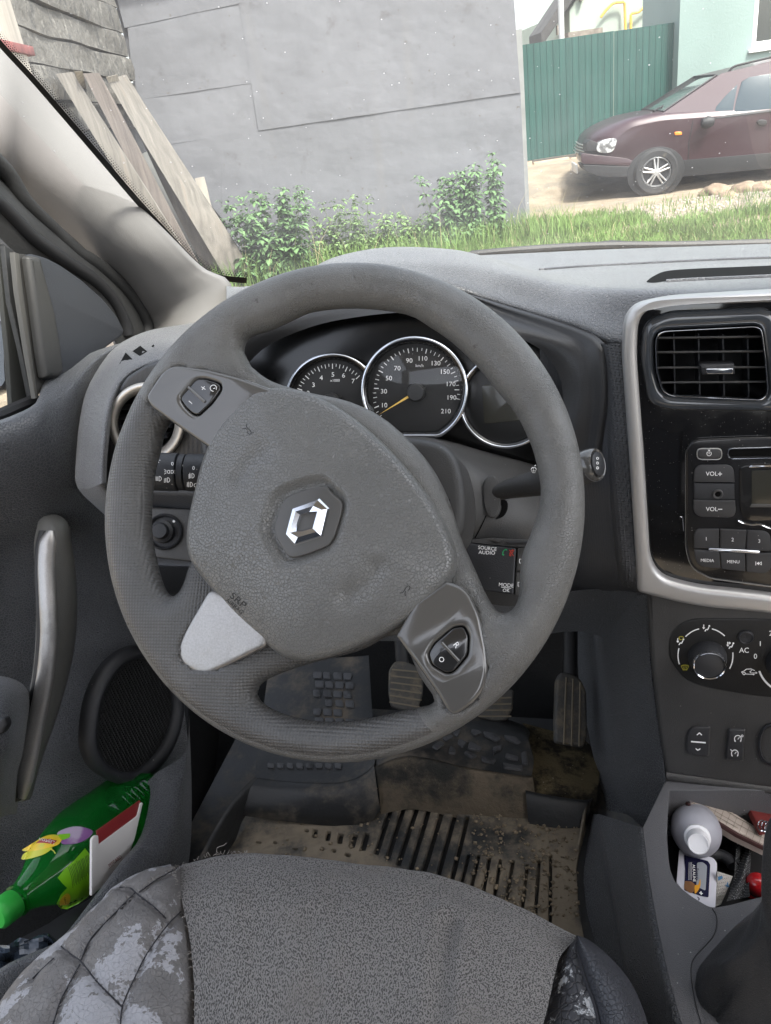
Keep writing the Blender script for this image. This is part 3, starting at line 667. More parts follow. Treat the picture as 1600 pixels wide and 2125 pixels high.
gh_ = thing('gabled_house', 'pale mint house with a dark gable roof rising behind the green fence', 'house', V((8, BY + 2, .2)))
a = hit(1130, 85, BP); b = hit(1187, 0, BP); sl_ = (b.z - a.z) / (b.x - a.x); X0 = a.x + .55; xr = X0 + 3.6; zr = a.z + sl_ * (xr - a.x)
mesh('wall', plate([V((X0, BY, 0)), V((xr * 2 - X0, BY, 0)), V((xr * 2 - X0, BY, a.z + sl_ * .45)), V((xr, BY, zr - .1)), V((X0, BY, a.z + sl_ * .45))], V((0, -1, 0)), 5, .01), M['mint_pale'], gh_)
for sgn in (1, -1):
    f = lambda x: xr + sgn * (x - xr)
    P = [V((f(a.x - .1), BY - .14, a.z - .1 * sl_)), V((xr, BY - .14, zr + .02)), V((xr, BY - .14, zr + .24)), V((f(a.x - .1), BY - .14, a.z + .16))]
    if sgn < 0: P = P[::-1]
    mesh('roof', plate(P, V((0, -1, 0)), 1.1, .01), M['roof'], gh_)
for i in range(4):
    x = a.x + .25 + i * .5; mesh('rafter', wbox(x, x + .07, BY - .13, BY - .01, a.z + sl_ * (x - a.x) - .2, a.z + sl_ * (x - a.x) - .03), M['timber'], gh_)
q0, q1 = hit(1352, 55, BP), hit(1373, 22, BP); w1 = mesh('window', wbox(q0.x - .1, q1.x + .2, BY - .03, BY + .0 - .004, q0.z - .4, q1.z), M['upvc'], gh_)
mesh('pane', wbox(q0.x - .04, q1.x + .14, BY - .045, BY - .034, q0.z - .34, q1.z - .06), M['pane'], w1)
mesh('ledge', wbox(hit(1170, 70, BP).x, hit(1240, 65, BP).x, BY - .35, BY - .01, hit(1200, 72, BP).z - .06, hit(1200, 66, BP).z), M['timber'], gh_)
PPl = (V((0, BY - .12, 0)), V((0, -1, 0)))
mesh('gas_pipe', tube(on(k('C2', (893, 72), (915, 42), (940, 17), (955, 11), (985, 8), (992, 14), (994, 60), (996, 130)), PPl), .028, 8), M['pipe'], None, label='yellow gas pipe with a sloping end on the pale gable wall', cat='pipe', group='gas pipes on the gable')
mesh('gas_pipe', tube(on(k('C2', (1018, 130), (1018, 62), (1024, 56), (1050, 50), (1085, 20), (1112, -10)), PPl), .028, 8), M['pipe'], None, label='yellow gas pipe that climbs to the upper right beside the little gable window', cat='pipe', group='gas pipes on the gable')
q = hit(1166, 60, (V((0, 15.5, 0)), V((0, -1, 0)))); mesh('utility_pole', tube([V((q.x, 15.5, 0)), V((q.x - .02, 15.5, 6))], .05, 12), M['pole'], None, label='thin pale pole standing behind the green fence, left of the gable', cat='pole')

# --- plum car
PY = 10.95; PP = (V((0, PY, 0)), V((0, -1, 0))); pw = hit(*k('D7', (890, 1092))[0], PP); pg = gh(pw.x, PY)
pc = thing('parked_car', 'plum coloured car parked in front of the green fence, facing left', 'car', V((pw.x, PY + .8, pg)))
WD = 1.62
def lp(*p): return [hit(u, w_, PP) for u, w_ in k('D7', *p)]
def S(dx, h): return V((pw.x + dx, PY, pg + h))
fr_ = lp((640, 1105), (520, 1085), (455, 1035), (446, 1000), (446, 945), (462, 890), (500, 838), (590, 790), (740, 735), (930, 692))
low = fr_ + [S(1.0, .93), S(2.9, .99), S(3.2, .95), S(3.28, .6), S(3.2, .25), S(2.9, .2), S(.45, .19)]
low2 = [(p.x, p.z) for p in rc(low, .12, 3)]
if _area(low2) < 0: low2 = low2[::-1]
mb = MB(); prev = None; N = len(low2)
for t, ins in ((0, .09), (.025, .035), (.08, .0), (.3, -.01), (WD - .3, -.01), (WD - .08, 0), (WD - .025, .035), (WD, .09)):
    q = _inset(low2, ins); cv = .30 * abs(2 * t / WD - 1) ** 2.2
    ring = [V((x + cv * sm(pw.x - .2, pw.x - .9, x), PY + t, z_)) for x, z_ in q]
    mb.add(ring, [] if prev is None else [])
    o = len(mb.v) - N
    if prev is not None: mb.f += [(prev + j, prev + (j + 1) % N, o + (j + 1) % N, o + j) for j in range(N)]; mb.mi += [0] * N
    else: mb.f.append(tuple(range(o, o + N))); mb.mi.append(0)
    prev = o
mb.f.append(tuple(range(prev, prev + N))[::-1]); mb.mi.append(0)
mb.build('body', M['plum'], pc, ang=35)
# greenhouse
b0 = lp((930, 694))[0]; r0 = lp((1300, 452))[0]; rz = lp((1600, 372))[0]
gb = [(b0.x, b0.z - .02, .06), (r0.x, r0.z, .2), (rz.x + .4, rz.z + .03, .22), (pw.x + 2.6, rz.z - .02, .22), (pw.x + 3.15, pg + .98, .1), (pw.x + 1.0, pg + .9, .03)]
mb = MB(); near = [V((x, PY + w_, z_)) for x, z_, w_ in gb]; far = [V((x, PY + WD - w_, z_)) for x, z_, w_ in gb]
mb.add(near, [(0, 5, 4, 3, 2, 1)]); mb.add(far, [(0, 1, 2, 3, 4, 5)]); mb.add(near + far, [(i, i + 1, i + 7, i + 6) for i in range(5)]); mb.build('roof', M['plum'], pc, ang=25)
wsP = [near[0].lerp(near[1], .06), near[0].lerp(near[1], .95), far[0].lerp(far[1], .95), far[0].lerp(far[1], .06)]
nn = (wsP[1] - wsP[0]).cross(wsP[3] - wsP[0]).normalized(); nn = -nn if nn.x > 0 else nn
inn = (wsP[2] - wsP[1]).normalized() * .07; wsP = [wsP[0] + inn, wsP[1] + inn, wsP[2] - inn, wsP[3] - inn]
mesh('windscreen', plate([p + nn * .006 for p in wsP], nn, .004, .001), M['windshield_far'], pc)
sp_ = (near[5], ((near[1] - near[5]).cross(near[2] - near[5])).normalized())
if sp_[1].y > 0: sp_ = (sp_[0], -sp_[1])
def win(pts, m=M['carglass'], lift=.006): return mesh('side_window', plate(on(k('D7', *pts), off(sp_, lift)), sp_[1], .01, .003), m, pc)
win([(1240, 655), (1290, 590), (1355, 520), (1340, 640), (1335, 690), (1225, 712)])
win([(1352, 625), (1378, 505), (1420, 478), (1575, 452), (1590, 470), (1590, 665), (1345, 690)])
win([(1625, 445), (1850, 410), (1850, 640), (1625, 665)])
mesh('window_trim', [plate(on(k('D7', (1140, 728), (1590, 668), (1595, 680), (1140, 742)), off(sp_, .012)), sp_[1], .01, .002)], M['black'], pc)
side = off(PP, .012)
arch = lp((890, 1060))[0]; mb = MB(); mb.add(*plate([V((arch.x + .37 * math.cos(i * .19), PY - .012, arch.z + .31 * math.sin(i * .19))) for i in range(33)], V((0, -1, 0)), .02, .004)); mb.build('wheel_arch', M['black'], pc)
def wheel(cx, cyy, cz):
    o = V((cx, cyy, cz)); ax = V((0, -1, 0)); R0 = .29
    ty = mesh('tyre', lathe([(.19, .0), (.2, .02), (R0 - .03, .025), (R0 - .004, 0), (R0, -.04), (R0, -.14), (R0 - .02, -.18), (.19, -.18)], o, ax, 40), M['tyre'], pc)
    mb = MB(); mb.add(*lathe([(.195, -.0), (.18, .012), (.165, -.02), (.16, -.1)], o, ax, 40)); mb.add(*lathe([(.05, .0), (.04, .018), (.0, .02)], o, ax, 20))
    for i in range(5):
        a = 2 * math.pi * i / 5 + .35; d = V((math.cos(a), 0, math.sin(a))); s = V((-math.sin(a), 0, math.cos(a)))
        for q in (-1, 1): mb.add(*tube([o + d * .03 + s * q * .012 + ax * .005, o + d * .17 + s * q * .026 + ax * .003], [.016, .011], 6))
    mb.build('rim', M['alloy'], ty); mesh('brake_disc', lathe([(.15, -.06), (0, -.06)], o, ax, 24), M['black'], ty)
wz = pg + .29
wheel(pw.x, PY - .03, wz); wheel(pw.x + 2.45, PY - .03, wz); wheel(pw.x + .02, PY + WD - .15, wz)
fq = lambda c, pts, lift=.014, th=.02, bev=.004: plate(on(k('D7', *pts), off(PP, lift)), V((0, -1, 0)), th, bev)
mesh('headlight', fq('', spx([(545, 930), (550, 890), (590, 862), (655, 852), (660, 880), (640, 930), (590, 945)], 3), .02, .25), M['lamp'], pc)
mesh('bumper', [fq('', rpx([(447, 945), (560, 958), (720, 975), (780, 1000), (760, 1020), (450, 1012)], 20), .006, .3)], M['plum'], pc)
mesh('lower_bumper', fq('', rpx([(452, 1018), (770, 1028), (760, 1090), (560, 1090), (480, 1060)], 15), .006, .5), M['black'], pc)
mesh('grille', fq('', rpx([(478, 932), (480, 885), (505, 862), (548, 880), (540, 930)], 8), .012, .3), M['black'], pc)
mesh('side_indicator', fq('', rpx([(1003, 810), (1045, 808), (1047, 828), (1005, 831)], 8)), M['indicator'], pc)
mesh('sill_trim', fq('', [(1040, 985), (1900, 900), (1900, 990), (1045, 1085)], .01, .02), M['black'], pc)
mesh('door_handle', fq('', spx([(1480, 745), (1505, 733), (1535, 740), (1530, 765), (1495, 770)], 3), .03, .03, .01), M['black'], pc)
mm = lp((1180, 760))[0]; bm_ = lathe([(0, -.09), (.05, -.07), (.075, 0), (.05, .07), (0, .09)], mm + V((0, -.1, .02)), V((1, 0, 0)), 14); mesh('door_mirror', bm_, M['black'], pc)
mesh('roof_rail', tube(rc([r0 + V((.1, .3, -.02)), r0 + V((.16, .3, .06)), r0 + V((1.4, .3, .17)), r0 + V((1.5, .3, .1))], .06), .014, 8), M['black'], pc)
mesh('wiper', tube([b0 + V((-.05, .3, .02)), b0 + V((.1, .5, .05)), b0 + V((.25, .95, .06))], .012, 6), M['black'], pc)
for x in (1080, 1470, 1625):
    mesh('door_seam', tube(on(k('D7', (x, 1000 - (x - 1080) * .13), (x + 5, 870 - (x - 1080) * .1), (x + (30 if x < 1200 else 4), 740 - (x - 1080) * .1)), off(PP, .0)), .006, 5), M['black'], pc) if x != 1470 else None
nx_ = min(p.x for p in fr_); mesh('number_plate', box((nx_ - .006, PY + .62, pg + .42), (.012, 0, 0), (0, .26, 0), (0, 0, .056), .003), M['upvc'], pc)
for i in range(4): mesh('grille_bar', tube([V((nx_ + .07 + .012 * i, PY + .3, pg + .60 + .035 * i)), V((nx_ + .045 + .012 * i, PY + .81, pg + .60 + .035 * i)), V((nx_ + .07 + .012 * i, PY + 1.3, pg + .60 + .035 * i))], .008, 6), M['alloy'], pc)
mesh('windscreen_frame', tube([p + nn * .008 for p in wsP + wsP[:1]], .014, 6), M['black'], pc)
_m = Matrix.Translation(V((pw.x, PY, pg))) @ Matrix.Rotation(R_(-9), 4, 'Z') @ Matrix.Translation(-V((pw.x, PY, pg))) @ MW[pc.name]; pc.matrix_world = _m
# clods of clay by the car
for i, (u, v_, r, lb) in enumerate(((1490, 392, .16, 'largest dark clod of clay in the heap beside the plum car'), (1540, 390, .15, 'rounded clod on the right of the clay heap'), (1510, 402, .1, 'small pale clod at the front of the clay heap'), (1575, 388, .12, 'rightmost clod of the clay heap near the picture edge'), (1465, 396, .08, 'small flat clod at the left end of the clay heap'))):
    p = hit(u, v_ + 8, (V((0, 0, -.1)), V((0, 0, 1)))); bm = bmesh.new(); bmesh.ops.create_icosphere(bm, subdivisions=3, radius=r)
    for w_ in bm.verts: c = w_.co.copy(); w_.co = c * (1 + .45 * noise.noise(c * 7 + V((i * 5, 0, 0)))); w_.co.z *= .7; w_.co.x *= 1.25
    bm.verts.index_update(); mesh('clay_clod', ([p + w_.co for w_ in bm.verts], [[x.index for x in fc.verts] for fc in bm.faces], None), M['clay'], None, label=lb, cat='clod', group='clay heap', ang=180); bm.free()
# ================================================================== steering wheel (its own frame: x right, y up along the wheel, z to the driver)
_ex = (CR - WN * CR.dot(WN)).normalized(); _ey = WN.cross(_ex)
WROT = Matrix((( _ex.x, _ey.x, WN.x), (_ex.y, _ey.y, WN.y), (_ex.z, _ey.z, WN.z)))
sw = thing('steering_wheel', 'worn black steering wheel turned to the right, with airbag cover and silver insert', 'steering wheel', WC, rot=WROT)
def w2(u, v, h=0):
    p = hit(u, v, off(WP, h)) - WC; return p.dot(_ex), p.dot(_ey)
def wv(x, y, z): return WC + _ex * x + _ey * y + WN * z
def dense(q, step):
    P = resamp([V((x, y, 0)) for x, y in q] + [V((*q[0], 0))], max(8, int(sum(math.dist(a, b) for a, b in zip(q, q[1:] + q[:1])) / step)))[:-1]
    return np.array([(p.x, p.y) for p in P])
RO = .19
outer = np.array([(RO * math.cos(t), RO * math.sin(t)) for t in np.linspace(0, 2 * math.pi, 460, endpoint=False)])
opA = opx([(503, 728), (508, 706), (530, 692), (557, 685), (608, 661), (649, 645), (736, 638), (839, 650), (890, 677), (941, 713), (993, 764), (1034, 815), (1069, 856), (1095, 907), (1110, 948), (1122, 1010), (1117, 1061), (1098, 1116), (1084, 1150), (1079, 1190), (1077, 1235), (1067, 1260), (1052, 1271), (1036, 1270), (1020, 1253), (1004, 1226), (988, 1192), (968, 1150), (950, 1108), (925, 1030), (880, 950), (800, 870), (720, 828), (629, 808), (552, 784), (515, 756)], 3)
opB = opx([(352, 872), (337, 897), (327, 941), (317, 982), (312, 1032), (310, 1066), (312, 1117), (321, 1161), (331, 1201), (343, 1228), (357, 1238), (370, 1231), (380, 1211), (390, 1170), (410, 1130), (425, 1040), (440, 960), (430, 925), (390, 900)], 3)
opC = opx([(531, 1442), (540, 1420), (575, 1400), (650, 1375), (740, 1352), (800, 1322), (832, 1330), (870, 1400), (903, 1455), (850, 1471), (780, 1488), (710, 1497), (650, 1496), (590, 1483), (550, 1464), (536, 1453)], 3)
loops = [outer] + [dense([w2(*p) for p in o], .0026) for o in (opA, opB, opC)]
segA = np.concatenate(loops); segB = np.concatenate([np.roll(l, -1, 0) for l in loops])
def inside(p, l):
    x, y = p[:, 0:1], p[:, 1:2]; a, b = l, np.roll(l, -1, 0)
    c = ((a[:, 1] > y) != (b[:, 1] > y)) & (x < (b[:, 0] - a[:, 0]) * (y - a[:, 1]) / (b[:, 1] - a[:, 1] + 1e-12) + a[:, 0]); return c.sum(1) % 2 == 1
def sdf(p):
    p = np.asarray(p, float); d = np.empty(len(p))
    for i in range(0, len(p), 400):
        q = p[i:i + 400, None, :]; ab = segB - segA; t = np.clip(((q - segA) * ab).sum(2) / (ab * ab).sum(1), 0, 1); d[i:i + 400] = np.sqrt((((segA + ab * t[..., None]) - q) ** 2).sum(2).min(1))
    ins = (p ** 2).sum(1) < RO ** 2
    for l in loops[1:]: ins &= ~inside(p, l)
    return np.where(ins, d, -d)
pts = [l for l in loops]
for l in loops:
    t = np.roll(l, -1, 0) - np.roll(l, 1, 0); t /= np.linalg.norm(t, axis=1)[:, None]; nrm = np.stack((-t[:, 1], t[:, 0]), 1)
    ar = _area([tuple(q) for q in l]); nrm *= (1 if (ar > 0) == (l is outer) else -1)
    for dd in (.0004, .0012, .0026, .005, .0085, .0125):
        st = 1 if dd < .004 else 2; q = (l + nrm * dd)[::st]; s = sdf(q); pts.append(q[s > dd * .93])
SEAM_R, S0, S1 = .1832, R_(150), R_(300)
for rr in (SEAM_R - .0013, SEAM_R, SEAM_R + .0013): pts.append(np.array([(rr * math.cos(a), rr * math.sin(a)) for a in np.linspace(S0, S1, 190)]))
gr = np.array([(x + (j % 2) * .002, y) for j, y in enumerate(np.arange(-.19, .19, .0038)) for x in np.arange(-.19, .19, .004)]); s = sdf(gr); pts.append(gr[s > .014])
P2 = np.concatenate(pts); key = np.round(P2 / .0003).astype(int); _, ui = np.unique(key, axis=0, return_index=True); ui.sort(); nb = sum(len(l) for l in loops)
ui = np.array(sorted(set(range(nb)) | set(ui[ui >= nb]))); P2 = P2[ui]
ed = []; o = 0
for l in loops: ed += [(o + i, o + (i + 1) % len(l)) for i in range(len(l))]; o += len(l)
r = delaunay_2d_cdt([V((x, y)) for x, y in P2], ed, [], 0, 1e-6)
PV = np.array([(p.x, p.y) for p in r[0]]); F3 = np.array([f for f in r[2] if len(f) == 3]); cen = PV[F3].mean(1); F3 = F3[sdf(cen) > 0]
D = np.clip(sdf(PV), 0, None); W_, H_ = .0185, .0165
rad = np.hypot(PV[:, 0], PV[:, 1]); ang = np.arctan2(PV[:, 1], PV[:, 0]) % (2 * math.pi)
prof = np.sqrt(np.clip(1 - (1 - np.clip(D / W_, 0, 1)) ** 2, 0, 1)) * H_
z0 = -.010 * np.clip((.155 - rad) / .05, 0, 1) ** 2 * (3 - 2 * np.clip((.155 - rad) / .05, 0, 1))
seam = .0011 * np.exp(-((rad - SEAM_R) / .0009) ** 2) * ((ang > S0) & (ang < S1))
bumpz = np.array([noise.noise(V((x * 45, y * 45, 2))) for x, y in PV]) * .0006 * np.clip(D / .006, 0, 1)
zt = z0 + prof - seam + bumpz; zb = z0 - prof
ul = rpx(k('D5', (112, 560), (150, 480), (290, 275), (395, 203), (470, 195), (800, 240), (1150, 330), (1560, 480), (1500, 700), (1200, 1000), (900, 1170), (820, 1118), (560, 940), (430, 848), (165, 655)), [20, 16, 16, 14, 12, 8, 8, 4, 4, 4, 4, 4, 8, 8, 10])
lr = rpx(k('C8', (640, 200), (720, 60), (850, -30), (915, -5), (945, 25), (990, 120), (1018, 250), (1027, 350), (1004, 430), (955, 488), (890, 531), (860, 518), (805, 430), (725, 315)), [4, 4, 4, 8, 10, 12, 12, 14, 16, 14, 14, 8, 10, 8])
ll = rpx(k('C7', (1240, 128), (1105, 350), (1040, 470), (1060, 560), (1130, 615), (1190, 632), (1250, 620), (1570, 462), (1600, 380), (1400, 170)), [10, 20, 20, 16, 14, 14, 14, 4, 4, 4])
for q_ in (ul, lr, ll):
    q2 = [w2(u, v, .0172) for u, v in q_]; q2 = q2 if _area(q2) > 0 else q2[::-1]; q2 = np.array(_inset(q2, .0028)); zt = np.where(inside(PV, q2), np.minimum(zt, .0065), zt)
nv = len(PV); vv = [wv(x, y, z) for (x, y), z in zip(PV, zt)] + [wv(x, y, z) for (x, y), z in zip(PV, zb)]
onb = D < 1e-5; back = np.where(onb, np.arange(nv), np.arange(nv) + nv)
ff = []
for a, b, c in F3:
    if np.cross(PV[b] - PV[a], PV[c] - PV[a]) < 0: b, c = c, b
    ff.append((int(a), int(b), int(c))); ff.append((int(back[a]), int(back[c]), int(back[b])))
rimmb = MB().add(vv, ff)
# material: leather grain, and a fine knurl on the lower left inner half
def wheel_mat():
    m = mat('steering wheel skin', (.112, .111, .106), .40, spec=.55, var=(16, .12), mix=(('rough', 22, .5, .7, (.14, .137, .128), .28), ('rough', 60, .63, .7, (.05, .047, .042))))
    nt = m.node_tree; N = nt.nodes; L = nt.links; b = N['Principled BSDF']; tc = N.new('ShaderNodeTexCoord'); sp = N.new('ShaderNodeSeparateXYZ'); L.new(tc.outputs['Object'], sp.inputs[0])
    def mt(op, a, c=None, e=None):
        x = N.new('ShaderNodeMath'); x.operation = op
        for i, q in enumerate((a, c, e)):
            if q is None: continue
            if isinstance(q, (int, float)): x.inputs[i].default_value = q
            else: L.new(q, x.inputs[i])
        return x.outputs[0]
    rr = mt('SQRT', mt('ADD', mt('MULTIPLY', sp.outputs[0], sp.outputs[0]), mt('MULTIPLY', sp.outputs[1], sp.outputs[1])))
    # half plane towards lower left, inside the seam
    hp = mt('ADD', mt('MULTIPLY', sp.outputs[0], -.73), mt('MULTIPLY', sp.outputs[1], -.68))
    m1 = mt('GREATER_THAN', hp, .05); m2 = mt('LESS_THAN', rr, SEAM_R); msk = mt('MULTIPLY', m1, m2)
    vo = N.new('ShaderNodeTexVoronoi'); vo.voronoi_dimensions = '2D'; vo.inputs['Scale'].default_value = 400; vo.inputs['Randomness'].default_value = .0; L.new(tc.outputs['Object'], vo.inputs['Vector'])
    dots = N.new('ShaderNodeMapRange'); dots.interpolation_type = 'SMOOTHSTEP'; dots.inputs[1].default_value = .6; dots.inputs[2].default_value = .15; L.new(vo.outputs[0], dots.inputs[0])
    nz = N.new('ShaderNodeTexNoise'); nz.inputs['Scale'].default_value = 190; nz.inputs['Detail'].default_value = 1; L.new(tc.outputs['Object'], nz.inputs['Vector'])
    ad = N.new('ShaderNodeVectorMath'); ad.operation = 'MULTIPLY_ADD'; L.new(nz.outputs['Color'], ad.inputs[0]); ad.inputs[1].default_value = (.0018,) * 3; L.new(tc.outputs['Object'], ad.inputs[2])
    v2 = N.new('ShaderNodeTexVoronoi'); v2.feature = 'DISTANCE_TO_EDGE'; v2.inputs['Scale'].default_value = 470; L.new(ad.outputs[0], v2.inputs['Vector'])
    le = N.new('ShaderNodeMapRange'); le.interpolation_type = 'SMOOTHSTEP'; le.inputs[2].default_value = .16; L.new(v2.outputs[0], le.inputs[0])
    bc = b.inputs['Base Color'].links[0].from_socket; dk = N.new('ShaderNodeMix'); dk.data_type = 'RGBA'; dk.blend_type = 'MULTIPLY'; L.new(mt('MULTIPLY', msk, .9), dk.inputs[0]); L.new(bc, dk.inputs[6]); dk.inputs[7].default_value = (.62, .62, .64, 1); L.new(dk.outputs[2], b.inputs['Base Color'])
    # grain is worn smooth in places
    wr = N.new('ShaderNodeTexNoise'); wr.inputs['Scale'].default_value = 24; wr.inputs['Detail'].default_value = 3; L.new(tc.outputs['Object'], wr.inputs['Vector'])
    wm = N.new('ShaderNodeMapRange'); wm.inputs[1].default_value = .35; wm.inputs[2].default_value = .65; wm.inputs[3].default_value = .25; wm.inputs[4].default_value = 1; L.new(wr.outputs[0], wm.inputs[0])
    lw = mt('MULTIPLY', le.outputs[0], wm.outputs[0])
    hm = N.new('ShaderNodeMix'); L.new(msk, hm.inputs[0]); L.new(lw, hm.inputs[2]); L.new(dots.outputs[0], hm.inputs[3])
    bp = N.new('ShaderNodeBump'); bp.inputs['Distance'].default_value = .00045; L.new(hm.outputs[0], bp.inputs['Height']); L.new(bp.outputs[0], b.inputs['Normal'])
    return m
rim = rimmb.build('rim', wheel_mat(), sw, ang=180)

# --- airbag cover: rings from a rounded outline up to a soft dome
hubpx = spx(k('D4', (450, 78), (390, 110), (300, 190), (200, 310), (125, 480), (68, 700), (34, 870), (38, 1010), (78, 1100), (180, 1230), (300, 1370), (450, 1505), (550, 1588), (640, 1625), (760, 1628), (950, 1572), (1150, 1482), (1320, 1382), (1450, 1272), (1532, 1185), (1562, 1080), (1542, 960), (1462, 780), (1330, 590), (1150, 390), (950, 220), (750, 110), (590, 75)), 6)
hub2 = dense([w2(u, v, .009) for u, v in hubpx], .0022); hc = np.array(w2(*k('D4', (700, 840))[0], .02))
hubB = []; HR = [(1.0, -.016), (1.0, .004), (.997, .0075), (.985, .0108), (.965, .013), (.94, .0145)]
HR += [(s, .0145 + .0115 * (1 - ((s) / .94) ** 2.8)) for s in np.linspace(.925, .012, 84)]
emb = [w2(u, v, .021) for u, v in spx(k('D4', (520, 890), (535, 800), (572, 715), (640, 668), (795, 628), (858, 675), (912, 738), (880, 880), (850, 950), (800, 990), (625, 1045), (560, 975)), 14)]
emb_np = np.array(emb)
arcs = [[w2(u, v, .02) for u, v in opx(k('D4', *a), 16)] for a in ([(340, 580), (400, 500), (470, 440)], [(960, 1260), (1040, 1200), (1110, 1110)])]
def arcd(x, y): return min(min(math.hypot(x - a, y - b) for a, b in q) for q in arcs)
def hubz(x, y, z):
    dE = min(math.hypot(x - a, y - b) for a, b in emb); ins = inside(np.array([[x, y]]), emb_np)[0]
    e = -dE if ins else dE
    z -= .0048 * (1 - sm(.0, .0085, e))
    z -= .0030 * math.exp(-(arcd(x, y) / .0085) ** 2)
    return z
hv = []
for s, z in HR:
    for p in hub2:
        q = hc + (p - hc) * s; zz = hubz(q[0], q[1], z) if s < .9 else z; hv.append(wv(q[0], q[1], zz + .004))
n_ = len(hub2); hf = [(i * n_ + j, i * n_ + (j + 1) % n_, (i + 1) * n_ + (j + 1) % n_, (i + 1) * n_ + j) for i in range(len(HR) - 1) for j in range(n_)]
hf.append(tuple(range((len(HR) - 1) * n_, len(HR) * n_)))
if _area([tuple(q) for q in hub2]) < 0: hf = [f[::-1] for f in hf]
hubmb = MB().add(hv, hf); hub = hubmb.build('airbag_cover', M['hub'], sw, ang=60); HB = hubmb.bvh(); hfn = onbvh(HB, .0004, off(WP, .02))
# emblem
epl = off(WP, .0282)
epx = spx(k('D4', (522, 890), (537, 800), (574, 717), (640, 671), (795, 631), (856, 677), (908, 738), (878, 880), (848, 948), (798, 987), (626, 1041), (560, 973)), 4)
em = mesh('emblem', plate(on(epx, epl), WN, .004, .0012), mat('emblem plate', (.075, .073, .07), .4), hub)
oh = k('D4', (586, 908), (625, 757), (780, 702), (838, 760), (800, 921), (636, 972)); ih = k('D4', (650, 891), (680, 802), (722, 791), (765, 780), (740, 868), (695, 880))
dia = [(585, 908), (625, 757), (780, 702), (838, 760), (800, 921), (636, 972)]
# bevelled lozenge: outer ridge, high crest, inner edge
O3 = on(oh, epl); I3 = on(ih, epl); cm = [(a + b) / 2 for a, b in zip(O3, I3)]
vv2 = [p + WN * .0002 for p in O3] + [p + (c - p) * .12 + WN * .0016 for p, c in zip(O3, I3)] + [p + WN * (.0024 + .0009 * (i % 2)) for i, p in enumerate(cm)] + [p + (o - p) * .12 + WN * .0022 for p, o in zip(I3, O3)] + [p + WN * .0004 for p in I3]
ff2 = [(i * 6 + j, i * 6 + (j + 1) % 6, (i + 1) * 6 + (j + 1) % 6, (i + 1) * 6 + j) for i in range(4) for j in range(6)]
mesh('lozenge', (vv2, ff2, None), M['chrome'], hub, ang=5)
def horn(u, v, a, s):
    pr = Print(hfn); c, d = math.cos(R_(a)), math.sin(R_(a)); T = lambda pts: [(u + (x * c - y * d) * s, v + (x * d + y * c) * s) for x, y in pts]
    pr.line(T([(-10, -6), (-7, -2), (-3, -1.2), (3, -1.2), (6.5, .2), (7.5, 2.6), (6, 4.8), (2, 5), (0, 3.5)]), 1.5); pr.line(T([(-10, 5), (-7, 1.8), (-3, 1)]), 1.5); pr.line(T([(9, -3), (9, -1)]), 1.6)
    pr.build('horn_symbol', M['black'], hub)
horn(*k('D4', (375, 310))[0], 42, 1.15); horn(*k('D4', (1275, 1222))[0], -62, 1.25)
pr = Print(hfn); pr.txt('SRP', *k('D4', (315, 1285))[0], 14, 41, 1.25); pr.txt('AIRBAG', *k('D4', (295, 1318))[0], 8.5, 41, 1.05); pr.build('airbag_lettering', M['black'], hub)

# --- gloss trims with rocker buttons, silver insert
def domeplate(px, h, hd, parent, name, m, holes=(), th=.012, bev=.003):
    pl = off(WP, h); return mesh(name, plate(on(px, pl), WN, th, bev, [on(q, pl) for q in holes], 4), m, parent)
def trim(px, bpx, seam, prints, slot):
    t = mesh('spoke_trim', plate(on(px, off(WP, .0176)), WN, .014, .0035, [on(bpx, off(WP, .0176))], 5, hole_th=.006), M['gloss_grey'], sw)
    cxx = sum(p[0] for p in bpx) / len(bpx); cyy = sum(p[1] for p in bpx) / len(bpx)
    b2 = [(cxx + (u - cxx) * .955, cyy + (v - cyy) * .955) for u, v in bpx]
    mesh('button', plate(on(b2, off(WP, .0172)), WN, .006, .0012), mat('rocker lacquer', (.022, .022, .022), .12, coat=.6), t)
    mesh('button_gap', plate(on([(cxx + (u - cxx) * 1.02, cyy + (v - cyy) * 1.02) for u, v in bpx], off(WP, .0125)), WN, .001, .0001), M['hole'], t)
    mesh('centre_rib', tube(on(slot, off(WP, .0177)), .0011, 8), M['gloss_grey'], t)
    p = Print(onpl(off(WP, .0172), .0004)); prints(p); p.build('lettering', M['white_print'], t)
def ulp(p):
    p.line(k('D5', (735, 440), (778, 468)), 1.3); p.line(k('D5', (745, 472), (770, 436)), 1.3); p.line(k('D5', (598, 598), (632, 628)), 1.4)
    p.arc(*k('D5', (868, 456))[0], 6.6, -30, 260, 1.2); p.line(k('D5', (868, 492), (845, 480)), 1.2); p.line(k('D5', (868, 460), (888, 455)), 1.2)
trim(ul, rpx(k('D5', (488, 570), (600, 440), (675, 350), (770, 345), (930, 395), (952, 440), (940, 490), (850, 615), (700, 758), (640, 748), (555, 670)), 8), None, ulp, k('D5', (592, 445), (775, 607)))
def lrp(p): p.txt('R', *k('C8', (895, 236))[0], 12, 52); p.txt('O', *k('C8', (833, 297))[0], 10.5, 52)
trim(lr, rpx(k('C8', (775, 275), (800, 232), (880, 163), (925, 157), (946, 200), (941, 280), (882, 350), (850, 358), (790, 322)), 8), None, lrp, k('C8', (834, 228), (905, 304)))
